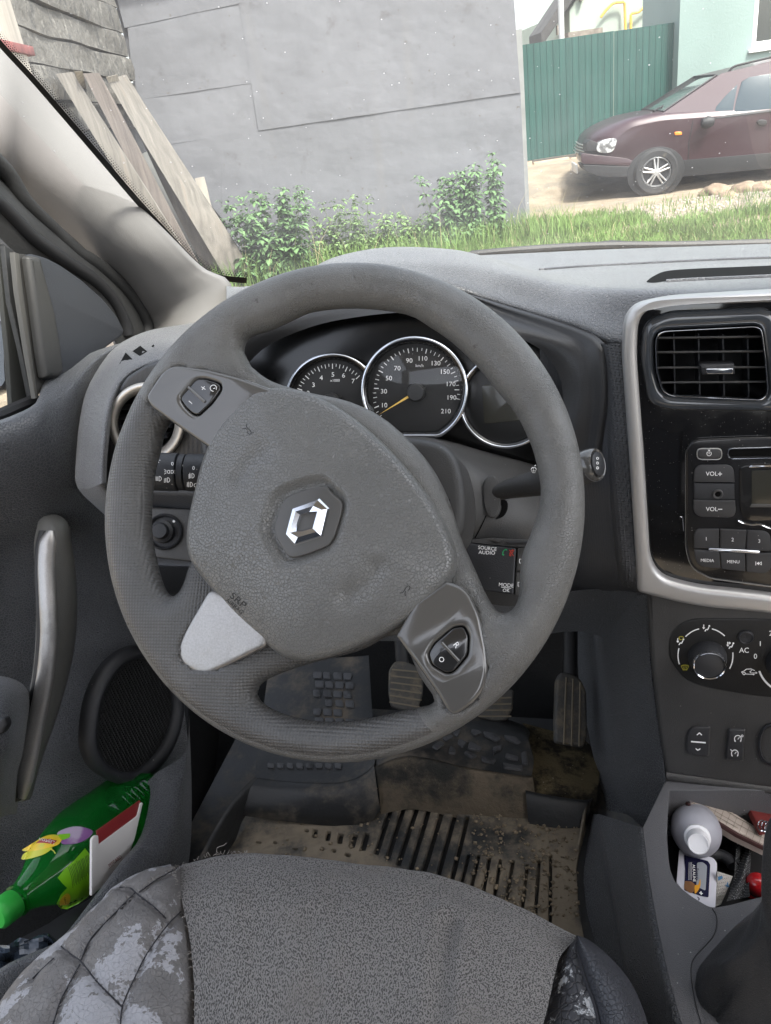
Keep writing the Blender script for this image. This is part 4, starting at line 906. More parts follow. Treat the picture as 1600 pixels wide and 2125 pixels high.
# silver insert: curved away from the hub, with a rolled edge
q0_ = np.array([w2(u, v, .0168) for u, v in ll]); q0_ = q0_ if _area([tuple(q) for q in q0_]) > 0 else q0_[::-1]; q0_ = dense([tuple(q) for q in q0_], .0018)
lay = [q0_] + [np.array(_inset([tuple(q) for q in q0_], d)) for d in (.0005, .0012, .0022, .0036)]
mn, mx_ = q0_.min(0), q0_.max(0); gi = np.array([(x, y) for x in np.arange(mn[0], mx_[0], .004) for y in np.arange(mn[1], mx_[1], .004)]); gi = gi[inside(gi, np.array(_inset([tuple(q) for q in q0_], .005)))]
al = np.concatenate(lay + [gi]); N0 = len(q0_); cdt = delaunay_2d_cdt([V((float(x), float(y))) for x, y in al], [(i, (i + 1) % N0) for i in range(N0)], [], 1, 1e-6)
ov = []
for p in cdt[0]:
    d = min(math.hypot(p.x - a, p.y - b) for a, b in q0_); e = max(0, math.hypot(p.x, p.y) - .085)
    ov.append(wv(p.x, p.y, .0158 + .0022 * math.sqrt(max(0, 1 - (1 - min(1, d / .0036)) ** 2)) - .5 * e * e))
mb = MB().add(ov, [tuple(f) for f in cdt[2]]); sk = [[wv(x, y, .0158 - .5 * max(0, math.hypot(x, y) - .085) ** 2) for x, y in q0_], [wv(x, y, .006) for x, y in q0_]]; mb.add(*grid(sk, 1, 1, closed=True)); mb.build('silver_insert', M['insert'], sw, ang=60)
# ================================================================== car shell round the camera
# windscreen surface in the car frame, bowed forward in the middle
def wsy(x): return .76 - .10 * ((x - .36) / .75) ** 2
def wsp(x, t): y = wsy(x); return car(x, y - .74 * t, .02 + .66 * t + .05 * math.sin(math.pi * t) * 0)
WSL = []; rows = [[wsp(-.42 + 1.5 * j / 12 + .04 * i / 8, i / 8 * 1.12 - .12) for j in range(13)] for i in range(9)]
wsg = grid(rows, 2, 2); wsm = MB().add(*[wsg[0], [f[::-1] for f in wsg[1]], wsg[2]]); WSB = wsm.bvh()
ws = wsm.build('windscreen', M['wind'], None, label='dusty speckled windscreen glass above the dashboard', cat='windscreen', ang=180)
def wsfn(u, v):
    d = (A(u, v, 1) - CAM).normalized(); r = WSB.ray_cast(CAM, d); return r[0] - d * .004 if r[0] else A(u, v, .95)
fritL = opx([(-60, 20), (0, 95), (60, 160), (120, 229), (200, 322), (280, 416), (350, 493), (392, 538), (425, 566), (462, 580), (512, 585)], 3)
def shiftpx(P, d):
    out = []
    for i, (a, b) in enumerate(P):
        p, q = P[max(0, i - 1)], P[min(len(P) - 1, i + 1)]; l = math.hypot(q[0] - p[0], q[1] - p[1]); out.append((a + (q[1] - p[1]) / l * d, b - (q[0] - p[0]) / l * d))
    return out
mb = MB(); mb.add(*grid([[wsfn(*p) for p in shiftpx(fritL, -3)], [wsfn(*p) for p in shiftpx(fritL, 9)]], 1, 1))
mb.build('black_border', M['frit'], ws, ang=180)
dm = MB(); P = fritL
for r_, (dd, rr) in enumerate(((12, 1.6), (16, 1.25), (20, .85))):
    q = resamp([V((a, b, 0)) for a, b in shiftpx(P, dd)], 150)
    for i, p in enumerate(q):
        if r_ % 2: p = p.lerp(q[min(i + 1, 150)], .5)
        dm.add([wsfn(p.x + rr * math.cos(a), p.y + rr * math.sin(a)) for a in (0, 1.05, 2.1, 3.14, 4.19, 5.24)], [(0, 1, 2, 3, 4, 5)])
dm.build('border_dots', M['frit'], ws, kind='stuff')
# wiper outside
wpr = thing('windscreen_wiper', 'black wiper lying along the lower edge of the windscreen, outside', 'wiper', wsfn(1300, 515))
def wso(u, v, h): d = (A(u, v, 1) - CAM).normalized(); return wsfn(u, v) + d * h
mesh('blade', tube([wso(u, v, .02) for u, v in opx([(968, 529), (1040, 522), (1150, 514), (1260, 509), (1420, 508), (1620, 503)], 4)], [.003] + [.0055] * 19 + [.004], 8), M['rubber'], wpr)
mesh('arm', tube([wso(u, v, .035) for u, v in [(1200, 512), (1270, 511), (1350, 513)]], [.004, .009, .006], 8), M['black'], wpr)
mesh('pivot_cap', lathe([(.008, 0), (.008, .006), (.005, .009), (0, .009)], wso(1300, 514, .03), -(A(1300, 514, 1) - CAM).normalized(), 14), mat('rusty nut', (.3, .12, .05), .7), wpr)
cw = [[wso(u, v, h) for u, v in opx([(930, 541 + 0), (1000, 529), (1200, 519), (1400, 512), (1640, 507)], 2)] for h in (.008,)]
cw.append([wso(u, v + 14, .008) for u, v in opx([(930, 541), (1000, 529), (1200, 519), (1400, 512), (1640, 507)], 2)]); mesh('cowl_seal', grid(cw, 2, 1), M['rubber'], wpr)
# the rest of the cabin, out of the picture: roof, far door, rear bench; they shade and are mirrored in the gloss panels
cb = thing('car_cabin', 'roof, far door and rear bench that close the cabin round the front seats', 'car cabin', car(.35, -.4, .7))
mesh('headliner', grid([[car(x, y, .68 + .05 * math.sin((x + .42) / 1.55 * math.pi)) for x in (-.36, .0, .36, .72, 1.1)] for y in (-.04, -.6, -1.3)], 2, 2), M['headliner'], cb)
mesh('roof_skin', grid([[car(x, y, .71 + .05 * math.sin((x + .42) / 1.55 * math.pi)) for x in (-.4, .0, .36, .72, 1.13)] for y in (-.02, -.6, -1.32)], 2, 2), M['carpaint'], cb)
mesh('far_door', grid([[car(1.14, y, .02), car(1.12, y, -.2), car(1.12, y, -.55)] for y in (.6, -.4, -1.5)], 2, 2), M['dash'], cb)
mesh('rear_bench', grid([[car(x, -1.55, .12), car(x, -1.5, .0), car(x, -1.35, -.35), car(x, -1.0, -.36), car(x, -.95, -.53)] for x in (-.45, .36, 1.12)], 2, 3), M['leather_dark'], cb)
mesh('rear_pillars', [tube([car(x, -1.3, .7), car(x, -1.35, .0)], .05, 10) for x in (-.42, 1.14)][:1], M['headliner'], cb)
mesh('front_backrests', [grid([[car(x0 + (x1 - x0) * f, y + .05 * abs(2 * f - 1) ** 2, z) for f in (0, .25, .5, .75, 1)] for y, z in ((-.66, -.3), (-.74, -.1), (-.80, .15), (-.86, .34), (-.93, .34), (-.90, -.1), (-.8, -.32))], 2, 2) for x0, x1 in ((-.25, .20), (.48, .94))], M['leather_dark'], cb, kind='stuff')
mesh('near_door_rear', grid([[car(-.46, y, .02), car(-.45, y, -.2), car(-.45, y, -.55)] for y in (-.62, -1.0, -1.5)], 2, 2), M['dash'], cb)

# --- A pillar
pil = thing('pillar_trim', 'pale grey windscreen pillar trim with a soft matt finish', 'pillar', A(200, 400, .95))
pr_ = [(-120, -45), (0, 92), (60, 157), (120, 226), (200, 319), (280, 413), (350, 490), (392, 535), (425, 563), (476, 592)]
pl_ = [(-120, 285), (0, 372), (30, 395), (75, 433), (115, 468), (160, 508), (205, 549), (245, 588), (283, 632), (310, 680)]
rows = []
for i in range(10):
    t = i / 9; dR = .83 + .30 * t; dL = .875 + .27 * t; r, l = pr_[i], pl_[i]; R3 = A(*r, dR); L3 = A(*l, dL); mid = lambda f, lift: R3.lerp(L3, f) + (CAM - R3).normalized() * lift
    rows.append([A(r[0] + 4, r[1] - 3, dR + .04), R3, mid(.07, .012), mid(.2, .024), mid(.4, .034), mid(.65, .032), mid(.88, .016), L3, A(l[0], l[1], dL + .05)])
e = rows[-1]; rows.append([p + (A(470, 690, 1.12) - A(470, 600, 1.12)) for p in e])
mesh('trim', grid(rows, 3, 3), M['pillar'], pil, ang=60)

# ================================================================== driver's door
door = thing('driver_door', 'dark driver door with grained sill, grab handle, speaker and bottle pocket', 'door', A(60, 1200, .95))
DX = -.43
# window seal, frame and mirror triangle
def strip(a, b, m, name, d0, d1, parent=door, nu=3):
    return mesh(name, grid([[A(u, v, d0) for u, v in a], [A((u + p) / 2, (v + q) / 2, (d0 + d1) / 2 - .012) for (u, v), (p, q) in zip(a, b)], [A(u, v, d1) for u, v in b]], nu, 3), m, parent)
fo_, fi_ = [(-60, 310), (0, 362), (75, 425), (160, 500), (215, 552), (262, 600), (290, 640), (314, 700)], [(-80, 425), (-15, 480), (40, 530), (95, 555), (145, 590), (190, 635), (225, 680), (245, 725)]
mesh('door_frame', grid([on(fo_, pX(-.44)), [(a + b) / 2 + KR * .012 for a, b in zip(on(fo_, pX(-.435)), on(fi_, pX(-.43)))], on(fi_, pX(-.43))], 3, 3), M['rubber'], door)
mesh('weather_strip', tube(on(opx(k('E4', (-60, 60), (0, 105), (120, 225), (280, 390), (420, 500), (640, 650), (850, 790), (1020, 960), (1130, 1150), (1180, 1300)), 4), pX(-.422)), .0085, 12), M['black'], door)
mesh('weather_strip', tube(on(opx(k('E4', (-180, -420), (60, -190), (230, 80), (480, 330), (700, 540), (880, 650), (1100, 830), (1240, 1000), (1340, 1180), (1360, 1290)), 4), pX(-.43)), .0095, 12), M['rubber'], door)
tpl = pX(-.405)
tri_px = rpx(k('E4', (262, 570), (300, 556), (420, 590), (560, 660), (760, 800), (960, 980), (1080, 1130), (1160, 1290), (1000, 1410), (860, 1530), (720, 1660), (640, 1722), (415, 1722), (380, 1500), (300, 900)), [6, 8, 10, 10, 10, 10, 10, 12, 6, 6, 8, 12, 6, 2, 2])
mesh('mirror_triangle', plate(on(tri_px, tpl), -tpl[1] if tpl[1].dot(CAM - tpl[0]) < 0 else tpl[1], .02, .004), mat('mirror corner plastic', (.024, .026, .031), .5, bump=(('grain', 900, .0003),)), door)
inn = tpl[1] if tpl[1].dot(CAM - tpl[0]) > 0 else -tpl[1]
tpi = (tpl[0], inn)
mesh('triangle_edge', plate(on(rpx(k('E4', (268, 585), (300, 572), (385, 590), (440, 800), (520, 1100), (570, 1400), (600, 1640), (560, 1700), (422, 1706), (385, 1480), (310, 900)), 5), off(tpi, .007)), inn, .01, .006), mat('lighter door plastic', (.034, .033, .031), .5, bump=(('grain', 1100, .0003),)), door)
# vertical window channel
def vstrip(c, a, b, m, name, x, h): P = k(c, *a) + k(c, *b)[::-1]; q = off(pcar(x, 0, 0, 1, 0, 0), h); return mesh(name, plate(on(P, q), inn, .006, .001), m, door)
vstrip('E4', [(170, 560), (205, 900), (290, 1500), (345, 1880)], [(262, 570), (310, 900), (385, 1480), (425, 1740)], mat('grey window channel', (.034, .032, .029), .6), 'window_channel', -.41, .0)
vstrip('E4', [(130, 545), (165, 900), (260, 1500), (330, 1890)], [(178, 560), (214, 900), (297, 1500), (350, 1880)], mat('dull channel lip', (.07, .066, .058), .5), 'channel_lip', -.41, .004)
vstrip('E4', [(40, 480), (95, 1000), (210, 1500), (290, 1900)], [(135, 540), (175, 900), (268, 1500), (336, 1890)], M['rubber'], 'glass_run', -.425, .0)
vstrip('E4', [(-30, 470), (0, 700), (80, 1500), (110, 1960)], [(45, 478), (95, 1000), (190, 1500), (265, 1910)], mat('weathered outer channel', (.035, .036, .033), .8), 'outer_channel', -.44, .0)
mesh('sill_seal', tube([A(u, v, .85 + .0006 * u) for u, v in k('E4', (-200, 2110), (0, 2040), (150, 1975), (270, 1925), (330, 1885))], .007, 8), M['black'], door)
mesh('window_glass', plate(on([(-160, 330), (60, 470), (72, 830), (-160, 935)], pX(-.455)), inn, .003, .0005), M['window'], door)
# door mirror outside
dm_ = thing('door_mirror', 'dark door mirror housing seen through the driver window at the left edge', 'mirror', A(-10, 740, 1.2))
mesh('housing', grid([[A(u, v, d) for u, v in spx(q, 3)] for q, d in (([(-120, 670), (-10, 662), (6, 690), (8, 760), (4, 800), (-60, 812), (-130, 800)], 1.18), ([(-140, 650), (0, 645), (18, 675), (20, 770), (14, 815), (-60, 830), (-150, 815)], 1.22), ([(-130, 670), (-10, 665), (10, 690), (10, 760), (4, 800), (-60, 812), (-130, 800)], 1.32))], 1, 3, closed=True), M['carpaint'], dm_)
mesh('mirror_glass', tri(at([(u, v, 1.185) for u, v in spx([(-120, 670), (-10, 662), (6, 690), (8, 760), (4, 800), (-60, 812), (-130, 800)], 3)])), mat('mirror glass dark reflection', (.03, .036, .045), .25), dm_)  # dark colour takes the place of the mirrored car side

# main door panel: rows from the sill down to the pocket
def DP(pts): return [A(u, v, d) for u, v, d in pts]
rows = [DP([(-140, 930, .85), (-40, 886, .865), (20, 866, .88), (74, 838, .90), (95, 765, .93), (150, 748, .95), (205, 726, .965), (250, 712, .985)]),
        DP([(-140, 930, .80), (-40, 886, .815), (20, 866, .83), (74, 838, .85), (95, 800, .875), (150, 782, .90), (205, 738, .93), (250, 715, .96)]),
        DP([(-140, 945, .785), (-40, 905, .80), (20, 886, .815), (80, 862, .835), (105, 830, .86), (152, 812, .885), (190, 775, .92), (240, 740, .96)]),
        DP([(-140, 975, .785), (-40, 945, .80), (20, 930, .815), (80, 915, .835), (120, 905, .86), (150, 898, .885), (172, 880, .92), (220, 860, .97)]),
        DP([(-140, 1040, .805), (-40, 1020, .82), (20, 1010, .835), (80, 1000, .855), (120, 995, .875), (155, 992, .90), (180, 985, .93), (230, 970, .97)]),
        DP([(-140, 1110, .83), (-40, 1090, .85), (20, 1080, .865), (80, 1070, .88), (125, 1062, .90), (160, 1060, .92), (200, 1055, .95), (250, 1045, .98)]),
        DP([(-140, 1180, .86), (-40, 1170, .88), (20, 1160, .90), (80, 1150, .915), (130, 1145, .93), (180, 1140, .95), (230, 1135, .97), (290, 1130, 1.0)]),
        DP([(-140, 1400, .88), (-40, 1395, .90), (20, 1390, .92), (80, 1380, .94), (150, 1375, .96), (220, 1370, .98), (290, 1365, 1.0), (360, 1340, 1.03)]),
        DP([(-140, 1600, .88), (-40, 1600, .90), (20, 1600, .92), (90, 1600, .94), (170, 1600, .96), (250, 1590, .98), (330, 1580, 1.0), (392, 1560, 1.02)]),
        DP([(-140, 1800, .90), (-40, 1800, .92), (20, 1800, .94), (90, 1800, .96), (170, 1800, .98), (250, 1790, 1.0), (330, 1760, 1.01), (385, 1660, 1.02)]),
        DP([(-140, 2100, .90), (-40, 2100, .92), (20, 2100, .94), (90, 2090, .96), (170, 2060, .98), (240, 2000, 1.0), (310, 1900, 1.01), (375, 1760, 1.02)])]
mesh('door_panel', grid(rows, 4, 4), M['dash2'], door, ang=180)
# grab handle: dark body with a silver grip strip
hp_ = opx([(112, 1092), (104, 1130), (104, 1200), (104, 1290), (96, 1380), (78, 1480), (60, 1570), (48, 1650)], 4)
hd = [.88 + .0 * i for i in range(len(hp_))]
n_ = len(hp_) - 1
mesh('grab_handle', tube([A(u + 14 * math.sin(math.pi * min(1, (i / n_) * 1.1)), v, .90 - .035 * math.sin(math.pi * (i / n_) ** .7)) for i, (u, v) in enumerate(hp_)], [.008 + .013 * math.sin(math.pi * min(1, .16 + .8 * (i / n_) ** .8)) for i in range(n_ + 1)], 20, flat=1.2, up=CF), mat('grey handle plastic', (.10, .098, .092), .42, bump=(('grain', 900, .0003),)), door)
sp_px = opx([(105, 1102), (98, 1134), (96, 1180), (99, 1250), (101, 1320), (93, 1407), (76, 1495), (59, 1582), (46, 1656)], 6)
ns_ = len(sp_px) - 1
mesh('handle_strip', tube([A(u, v, .830 + .03 * abs(i / ns_ - .4)) for i, (u, v) in enumerate(sp_px)], [.0025 + .0070 * min(1, 8 * i / ns_ + .25, 8 * (ns_ - i) / ns_ + .3) for i in range(ns_ + 1)], 16, flat=.5, up=CF), M['insert'], door)
mesh('handle_edge', tube([A(u - 13, v + 2, .845 + .03 * abs(i / ns_ - .4)) for i, (u, v) in enumerate(sp_px)], .006, 10), M['black'], door)
# armrest with switch
mesh('armrest', grid([DP([(-140, 1400, .80), (-40, 1402, .80), (10, 1404, .81), (45, 1418, .83), (62, 1440, .88)]), DP([(-140, 1430, .74), (-40, 1432, .74), (15, 1436, .75), (50, 1452, .79), (64, 1470, .87)]), DP([(-140, 1520, .70), (-50, 1530, .70), (10, 1530, .71), (38, 1545, .76), (50, 1560, .86)]), DP([(-140, 1600, .72), (-50, 1610, .72), (0, 1605, .73), (25, 1600, .78), (40, 1610, .87)]), DP([(-140, 1700, .78), (-50, 1705, .78), (-10, 1700, .79), (20, 1690, .83), (35, 1690, .89)])], 4, 4), M['dash2'], door, ang=180)
mesh('armrest_switch', plate([A(u, v, .70) for u, v in rpx([(-40, 1500), (8, 1490), (14, 1506), (4, 1525), (-40, 1535)], 6)], -CF, .01, .003), M['black'], door)
# speaker
spl = pcar(-.352, .14, -.36, 1, -.25, .1)
if spl[1].dot(CAM - spl[0]) < 0: spl = (spl[0], -spl[1])
spo = spx(k('C7', (505, 1000), (540, 760), (640, 570), (780, 470), (960, 480), (1070, 640), (1090, 850), (1030, 1060), (900, 1230), (760, 1290), (600, 1220), (530, 1130)), 5)
spi = spx(k('C7', (575, 1000), (605, 790), (690, 620), (800, 540), (940, 560), (1020, 690), (1035, 860), (980, 1040), (870, 1170), (760, 1215), (640, 1160), (595, 1090)), 5)
m_o, m_i = on(spo, off(spl, .01)), on(spi, off(spl, .012)); md = [(a + b) / 2 + spl[1] * .006 for a, b in zip(m_o, m_i)]; m_f = [p - spl[1] * .012 for p in m_o]; m_in = [p - spl[1] * .012 for p in m_i]
mesh('speaker_ring', grid([m_f, m_o, md, m_i, m_in], 1, 3, closed=True), M['dark'], door, ang=60)
mesh('speaker_grille', (on(spi, off(spl, .006)), *tri([V((u, v, 0)) for u, v in spi])[1:]), mat('speaker mesh', (.022, .023, .024), .5, bump=(('dots', 300, .002),), mix=(('dots', 300, .7, .3, (.003, .003, .003)),)), door)
# pocket wall in front of the bottle, and the front edge of the door
rows = [DP([(-120, 2100, .70), (0, 2010, .715), (60, 1980, .725), (125, 1948, .735), (190, 1868, .77), (245, 1795, .80), (292, 1735, .84), (312, 1650, .885), (306, 1622, .90)]),
        DP([(-120, 2120, .69), (0, 2030, .705), (66, 1998, .715), (135, 1962, .725), (205, 1878, .76), (262, 1805, .79), (312, 1740, .83), (335, 1650, .88), (330, 1600, .90)]),
        DP([(-110, 2200, .70), (20, 2100, .71), (100, 2060, .72), (170, 2000, .73), (240, 1920, .765), (300, 1850, .80), (350, 1770, .835), (372, 1660, .88), (385, 1560, .93)]),
        DP([(-100, 2400, .75), (60, 2300, .76), (150, 2200, .77), (230, 2100, .79), (300, 2000, .82), (350, 1900, .85), (390, 1800, .88), (398, 1660, .93), (392, 1480, .98)])]
mesh('pocket_wall', grid(rows, 4, 4), M['dash2'], door, ang=180)
mesh('pocket_floor', grid([DP([(-120, 2000, .90), (100, 1900, .93), (250, 1800, .97), (330, 1650, 1.0)]), DP([(-120, 2200, .72), (100, 2050, .75), (280, 1880, .82), (390, 1700, .93)])], 2, 2), M['black'], door)

# ================================================================== things in the door pocket
o0 = A(-2, 1898, .775); o1 = A(292, 1672, .965); bax = (o1 - o0).normalized(); BL = (o1 - o0).length
bprof = [(r_, h_ if h_ < .1 else .1 + (h_ - .1) * .7) for r_, h_ in [(.013, .018), (.0135, .024), (.016, .03), (.022, .045), (.032, .07), (.0395, .10), (.0425, .125), (.043, .15), (.0425, .18), (.0415, .186), (.0425, .192), (.0425, .2), (.0415, .206), (.0425, .212), (.0425, .222), (.0415, .228), (.0425, .234), (.0425, .25), (.038, .268), (.026, .275), (0.0, .27)]]
bot = thing('drink_bottle', 'green plastic iced tea bottle lying in the door pocket with its cap towards the seat', 'bottle', o0)
mesh('bottle_body', lathe([(r * (1.18 if h > .05 else 1), h) for r, h in bprof], o0, bax, 48), M['green_pet'], bot, ang=50)
mesh('cap', [lathe([(0, -.004), (.012, -.004), (.0148, -.001), (.0152, .002), (.0152, .016), (.014, .019), (.0, .019)], o0, bax, 36)], M['green_cap'], bot)
mesh('neck_ring', lathe([(.013, .021), (.0165, .0215), (.0165, .024), (.013, .0245)], o0, bax, 28), M['green_pet'], bot)
lat = lathe([((r * (1.18 if h > .05 else 1)) + .0006, h) for r, h in bprof[:-2]], o0, bax, 96); BB = MB().add(*lat).bvh()
bpl = (o0 + bax * .14, -CF); bfn = onbvh(BB, .0002, bpl)
def patch(name, px, m, lift=0, parent=bot, n=26):
    """a label cut to a picture outline and wrapped on the bottle"""
    fn = onbvh(BB, .0002 + lift, bpl); us = [p[0] for p in px]; vs_ = [p[1] for p in px]
    st = max(max(us) - min(us), max(vs_) - min(vs_)) / n
    b = [V((u, v)) for u, v in px]; inner = []
    pn = np.array(px)
    for i in range(1, n):
        for j in range(1, n):
            q = (min(us) + i * st, min(vs_) + j * st)
            if inside(np.array([q]), pn)[0]: inner.append(V(q))
    r = delaunay_2d_cdt(b + inner, [(i, (i + 1) % len(b)) for i in range(len(b))], [], 1, 1e-5)
    return mesh(name, ([fn(p.x, p.y) for p in r[0]], [tuple(f) for f in r[2]], None), m, parent, ang=180)
patch('violet_label', spx(k('E3', (900, 372), (1000, 310), (1150, 268), (1300, 275), (1420, 310), (1462, 350), (1420, 420), (1320, 490), (1200, 535), (1080, 545), (980, 540), (940, 470)), 3), M['purple_l'])
patch('lime_corner', rpx(k('E3', (905, 392), (1110, 375), (1100, 440), (1020, 470), (960, 480)), 3), M['lime'], .0004)
patch('yellow_label', spx(k('E3', (345, 640), (450, 570), (560, 500), (680, 430), (800, 395), (900, 400), (960, 440), (968, 490), (900, 560), (760, 600), (600, 640), (450, 660)), 3), M['yellow'], .0004)
patch('yellow_leaf', spx(k('E3', (335, 778), (380, 690), (500, 640), (650, 610), (820, 596), (780, 650), (680, 710), (540, 755), (400, 785)), 3), mat('leaf label', (.5, .5, .03), .35), .0002)
patch('red_badge', rpx(k('E3', (600, 500), (660, 458), (780, 462), (905, 488), (838, 545), (700, 525), (560, 530)), 2), M['red_l'], .0008)
patch('lime_label', k('E3', (1340, 610), (1180, 790), (1010, 940), (908, 1075), (985, 1165), (1058, 1235), (960, 1340), (890, 1490), (960, 1560), (1050, 1570), (1240, 1480), (1440, 1330), (1520, 1250), (1520, 760), (1440, 735)), M['lime'])
patch('oval_badge', spx(k('E3', (1050, 1320), (1105, 1360), (1100, 1450), (1050, 1545), (990, 1555), (940, 1500), (960, 1400)), 3), M['yellow'], .0004)
pr = Print(onbvh(BB, .0012, bpl))
pr.txt('Lipton', *k('E3', (735, 497))[0], 8, 192, 1.15, flip=False); pr.build('brand_lettering', M['white'], bot)
pr = Print(onbvh(BB, .0010, bpl))
for i in range(15):
    a = (1075 + i * 22, 900 - i * 14 + (i % 3) * 8); b_ = (1150 + i * 19, 1240 - i * 15 - (i * 7 % 5) * 14); pr.line(k('E3', a, ((a[0] + b_[0]) / 2 + 18, (a[1] + b_[1]) / 2), b_), .8)
pr.txt('Lipton', *k('E3', (1032, 1440))[0], 4, 83); pr.build('small_print', M['navy'], bot, kind='stuff')
mesh('leaf_stalk', tube([onbvh(BB, .0012, bpl)(*p) for p in k('E3', (805, 625), (845, 650), (872, 692))], .0006, 6), M['yellow'], bot)
# card holder
c0, c1, c2, c3 = A(*k('E1', (95, 1950))[0], .785), A(*k('E1', (97, 880))[0], .795), A(*k('E1', (1030, 220))[0], .86), A(*k('E1', (840, 1020))[0], .85)
cn = (c2 - c1).cross(c0 - c1).normalized(); cn = -cn if cn.dot(CAM - c1) < 0 else cn; CPL = (c1, cn)
ch = thing('card_holder', 'white plastic card sleeve with a red card sticking up, beside the green bottle', 'card', c0)
mesh('sleeve', plate(on(rpx(k('E1', (90, 1950), (95, 900), (140, 840), (190, 822), (218, 835), (225, 995), (930, 470), (985, 235), (1010, 222), (1036, 232), (890, 880), (700, 1400)), [4, 5, 4, 3, 3, 2, 4, 3, 2, 3, 8, 8]), off(CPL, .0012)), cn, .003, .0007), M['white_plastic'], ch)
mesh('red_card', plate(on(k('E1', (178, 745), (975, 185), (990, 205), (930, 490), (235, 1020), (190, 800)), CPL), cn, .0012, .0003), mat('red card', (.22, .02, .022), .4, mix=(('specks', 500, .58, .66, (.4, .1, .09)),)), ch)
pr = Print(onpl(off(CPL, .0013), .0003)); pr.txt('MYCARD', *k('E1', (520, 1300))[0], 7.5, -38, .75); pr.line(k('E1', (400, 1450), (490, 1375)), .8); pr.line(k('E1', (520, 1335), (610, 1260)), .8); pr.build('lettering', M['maroon'], ch)
# thin bag
rows = []
for i in range(9):
    r = []
    for j in range(14):
        u = -60 + 260 * j / 13; v = 2000 + 26 * i / 8 - 62 * (j / 13) ** 1.3 + i * 6 - 70 * math.sin(i / 8 * 3.0) * (.9 if j < 9 else .5); d = .725 + .03 * (1 - i / 8) + .035 * j / 13 + .02 * noise.noise(V((i * .9, j * .8, 4)))
        r.append(A(u + 9 * noise.noise(V((i, j, 9))), v + 12 * noise.noise(V((i * 1.1, j * .9, 2))), d))
    rows.append(r)
mesh('plastic_bag', grid(rows, 2, 2), M['bag'], None, label='crumpled dark thin plastic bag under the green bottle in the door pocket', cat='bag', ang=25)
# ================================================================== dashboard
dash = thing('dashboard', 'dark grey grained dashboard with a hood over the instruments, below the windscreen', 'dashboard', A(1100, 600, .85))
r0 = [(470, 594, 1.16), (600, 600, 1.10), (690, 552, 1.10), (800, 530, 1.12), (930, 534, 1.12), (1010, 529, 1.12), (1100, 525, 1.1), (1200, 520, 1.08), (1300, 516, 1.05), (1450, 511, 1.0), (1620, 505, .95), (1950, 494, .9)]
r1a = [(470, 594, 1.07), (600, 596, 1.0), (690, 548, 1.0), (800, 524, 1.0), (930, 526, 1.0), (1010, 540, 1.03), (1110, 558, 1.0), (1200, 555, .95), (1300, 551, .93), (1450, 546, .89), (1620, 539, .85), (1950, 530, .8)]
r1b = [(470, 596, 0.99), (600, 590, .92), (690, 543, .92), (800, 519, .92), (930, 520, .91), (1010, 536, .93), (1110, 562, .93), (1200, 565, .90), (1300, 562, .88), (1450, 556, .85), (1620, 549, .81), (1950, 540, .76)]
r1 = [(470, 601, 0.95), (600, 580, .86), (690, 535, .86), (800, 514, .85), (930, 518, .84), (1010, 534, .85), (1110, 564, .84), (1200, 584, .80), (1300, 593, .76), (1450, 590, .72), (1620, 584, .68), (1950, 576, .62)]
r2 = [(470, 614, 0.915), (600, 606, .82), (690, 556, .80), (800, 537, .80), (930, 543, .79), (1010, 553, .79), (1110, 577, .765), (1200, 596, .745), (1300, 603, .705), (1450, 602, .665), (1620, 596, .63), (1950, 588, .58)]
r2b = [(470, 632, 0.895), (600, 628, .80), (690, 576, .785), (800, 553, .78), (930, 568, .77), (1010, 592, .765), (1110, 622, .74), (1200, 643, .715), (1300, 655, .69), (1450, 628, .655), (1620, 620, .62), (1950, 612, .57)]
r3 = [(470, 662, 0.875), (600, 650, .79), (690, 594, .775), (800, 568, .765), (930, 598, .755), (1010, 622, .75), (1110, 652, .725), (1200, 680, .70), (1300, 714, .675), (1450, 660, .66), (1620, 650, .63), (1950, 640, .58)]
r4 = [(470, 668, 0.91), (600, 652, .83), (690, 596, .82), (800, 570, .81), (930, 602, .80), (1010, 627, .79), (1110, 658, .765), (1200, 688, .74), (1300, 725, .71), (1450, 680, .69), (1620, 670, .66), (1950, 660, .62)]
tp = grid([DP(r) for r in (r0, r1a, r1b, r1, r2, r2b, r3, r4)], 4, 4); tpm = MB().add(*tp); TB = tpm.bvh()
mesh('top_pad', tp, mat('dash top skin', (.075, .077, .082), .4, spec=.6, bump=(('leather', 300, .0006),), var=(25, .1), sheen=.25), dash, ang=180)
tfn = onbvh(TB, .0012, pZ(.05))
# defroster slot and the ridge on the deck
sl = spx(k('C2', (1085, 1170), (1110, 1145), (1170, 1122), (1300, 1112), (1750, 1098), (1750, 1140), (1400, 1150), (1175, 1165), (1110, 1176)), 3)
def drape(name, px, m, fn, parent, lift=0, **kw):
    t = tri([V((u, v, 0)) for u, v in px]); return mesh(name, ([fn(p.x, p.y) for p in t[0]], t[1], None), m, parent, **kw)
tf2 = onbvh(TB, .0022, pZ(.05)); up_ = opx(k('C2', (1083, 1168), (1112, 1146), (1170, 1124), (1300, 1114), (1450, 1108), (1640, 1100)), 8); lo_ = opx(k('C2', (1086, 1172), (1120, 1173), (1172, 1166), (1300, 1156), (1450, 1150), (1640, 1142)), 8)
mesh('defroster_slot', grid([[tf2(*q) for q in up_], [tf2((a + c) / 2, (b + d) / 2) for (a, b), (c, d) in zip(up_, lo_)], [tf2(*q) for q in lo_]], 1, 2), M['hole'], dash, ang=180)
mesh('deck_ridge', tube([onbvh(TB, .001, pZ(.05))(u, v) for u, v in opx(k('C2', (640, 1120), (800, 1108), (1100, 1092), (1400, 1078), (1640, 1070)), 5)], .0022, 8), M['dash'], dash)
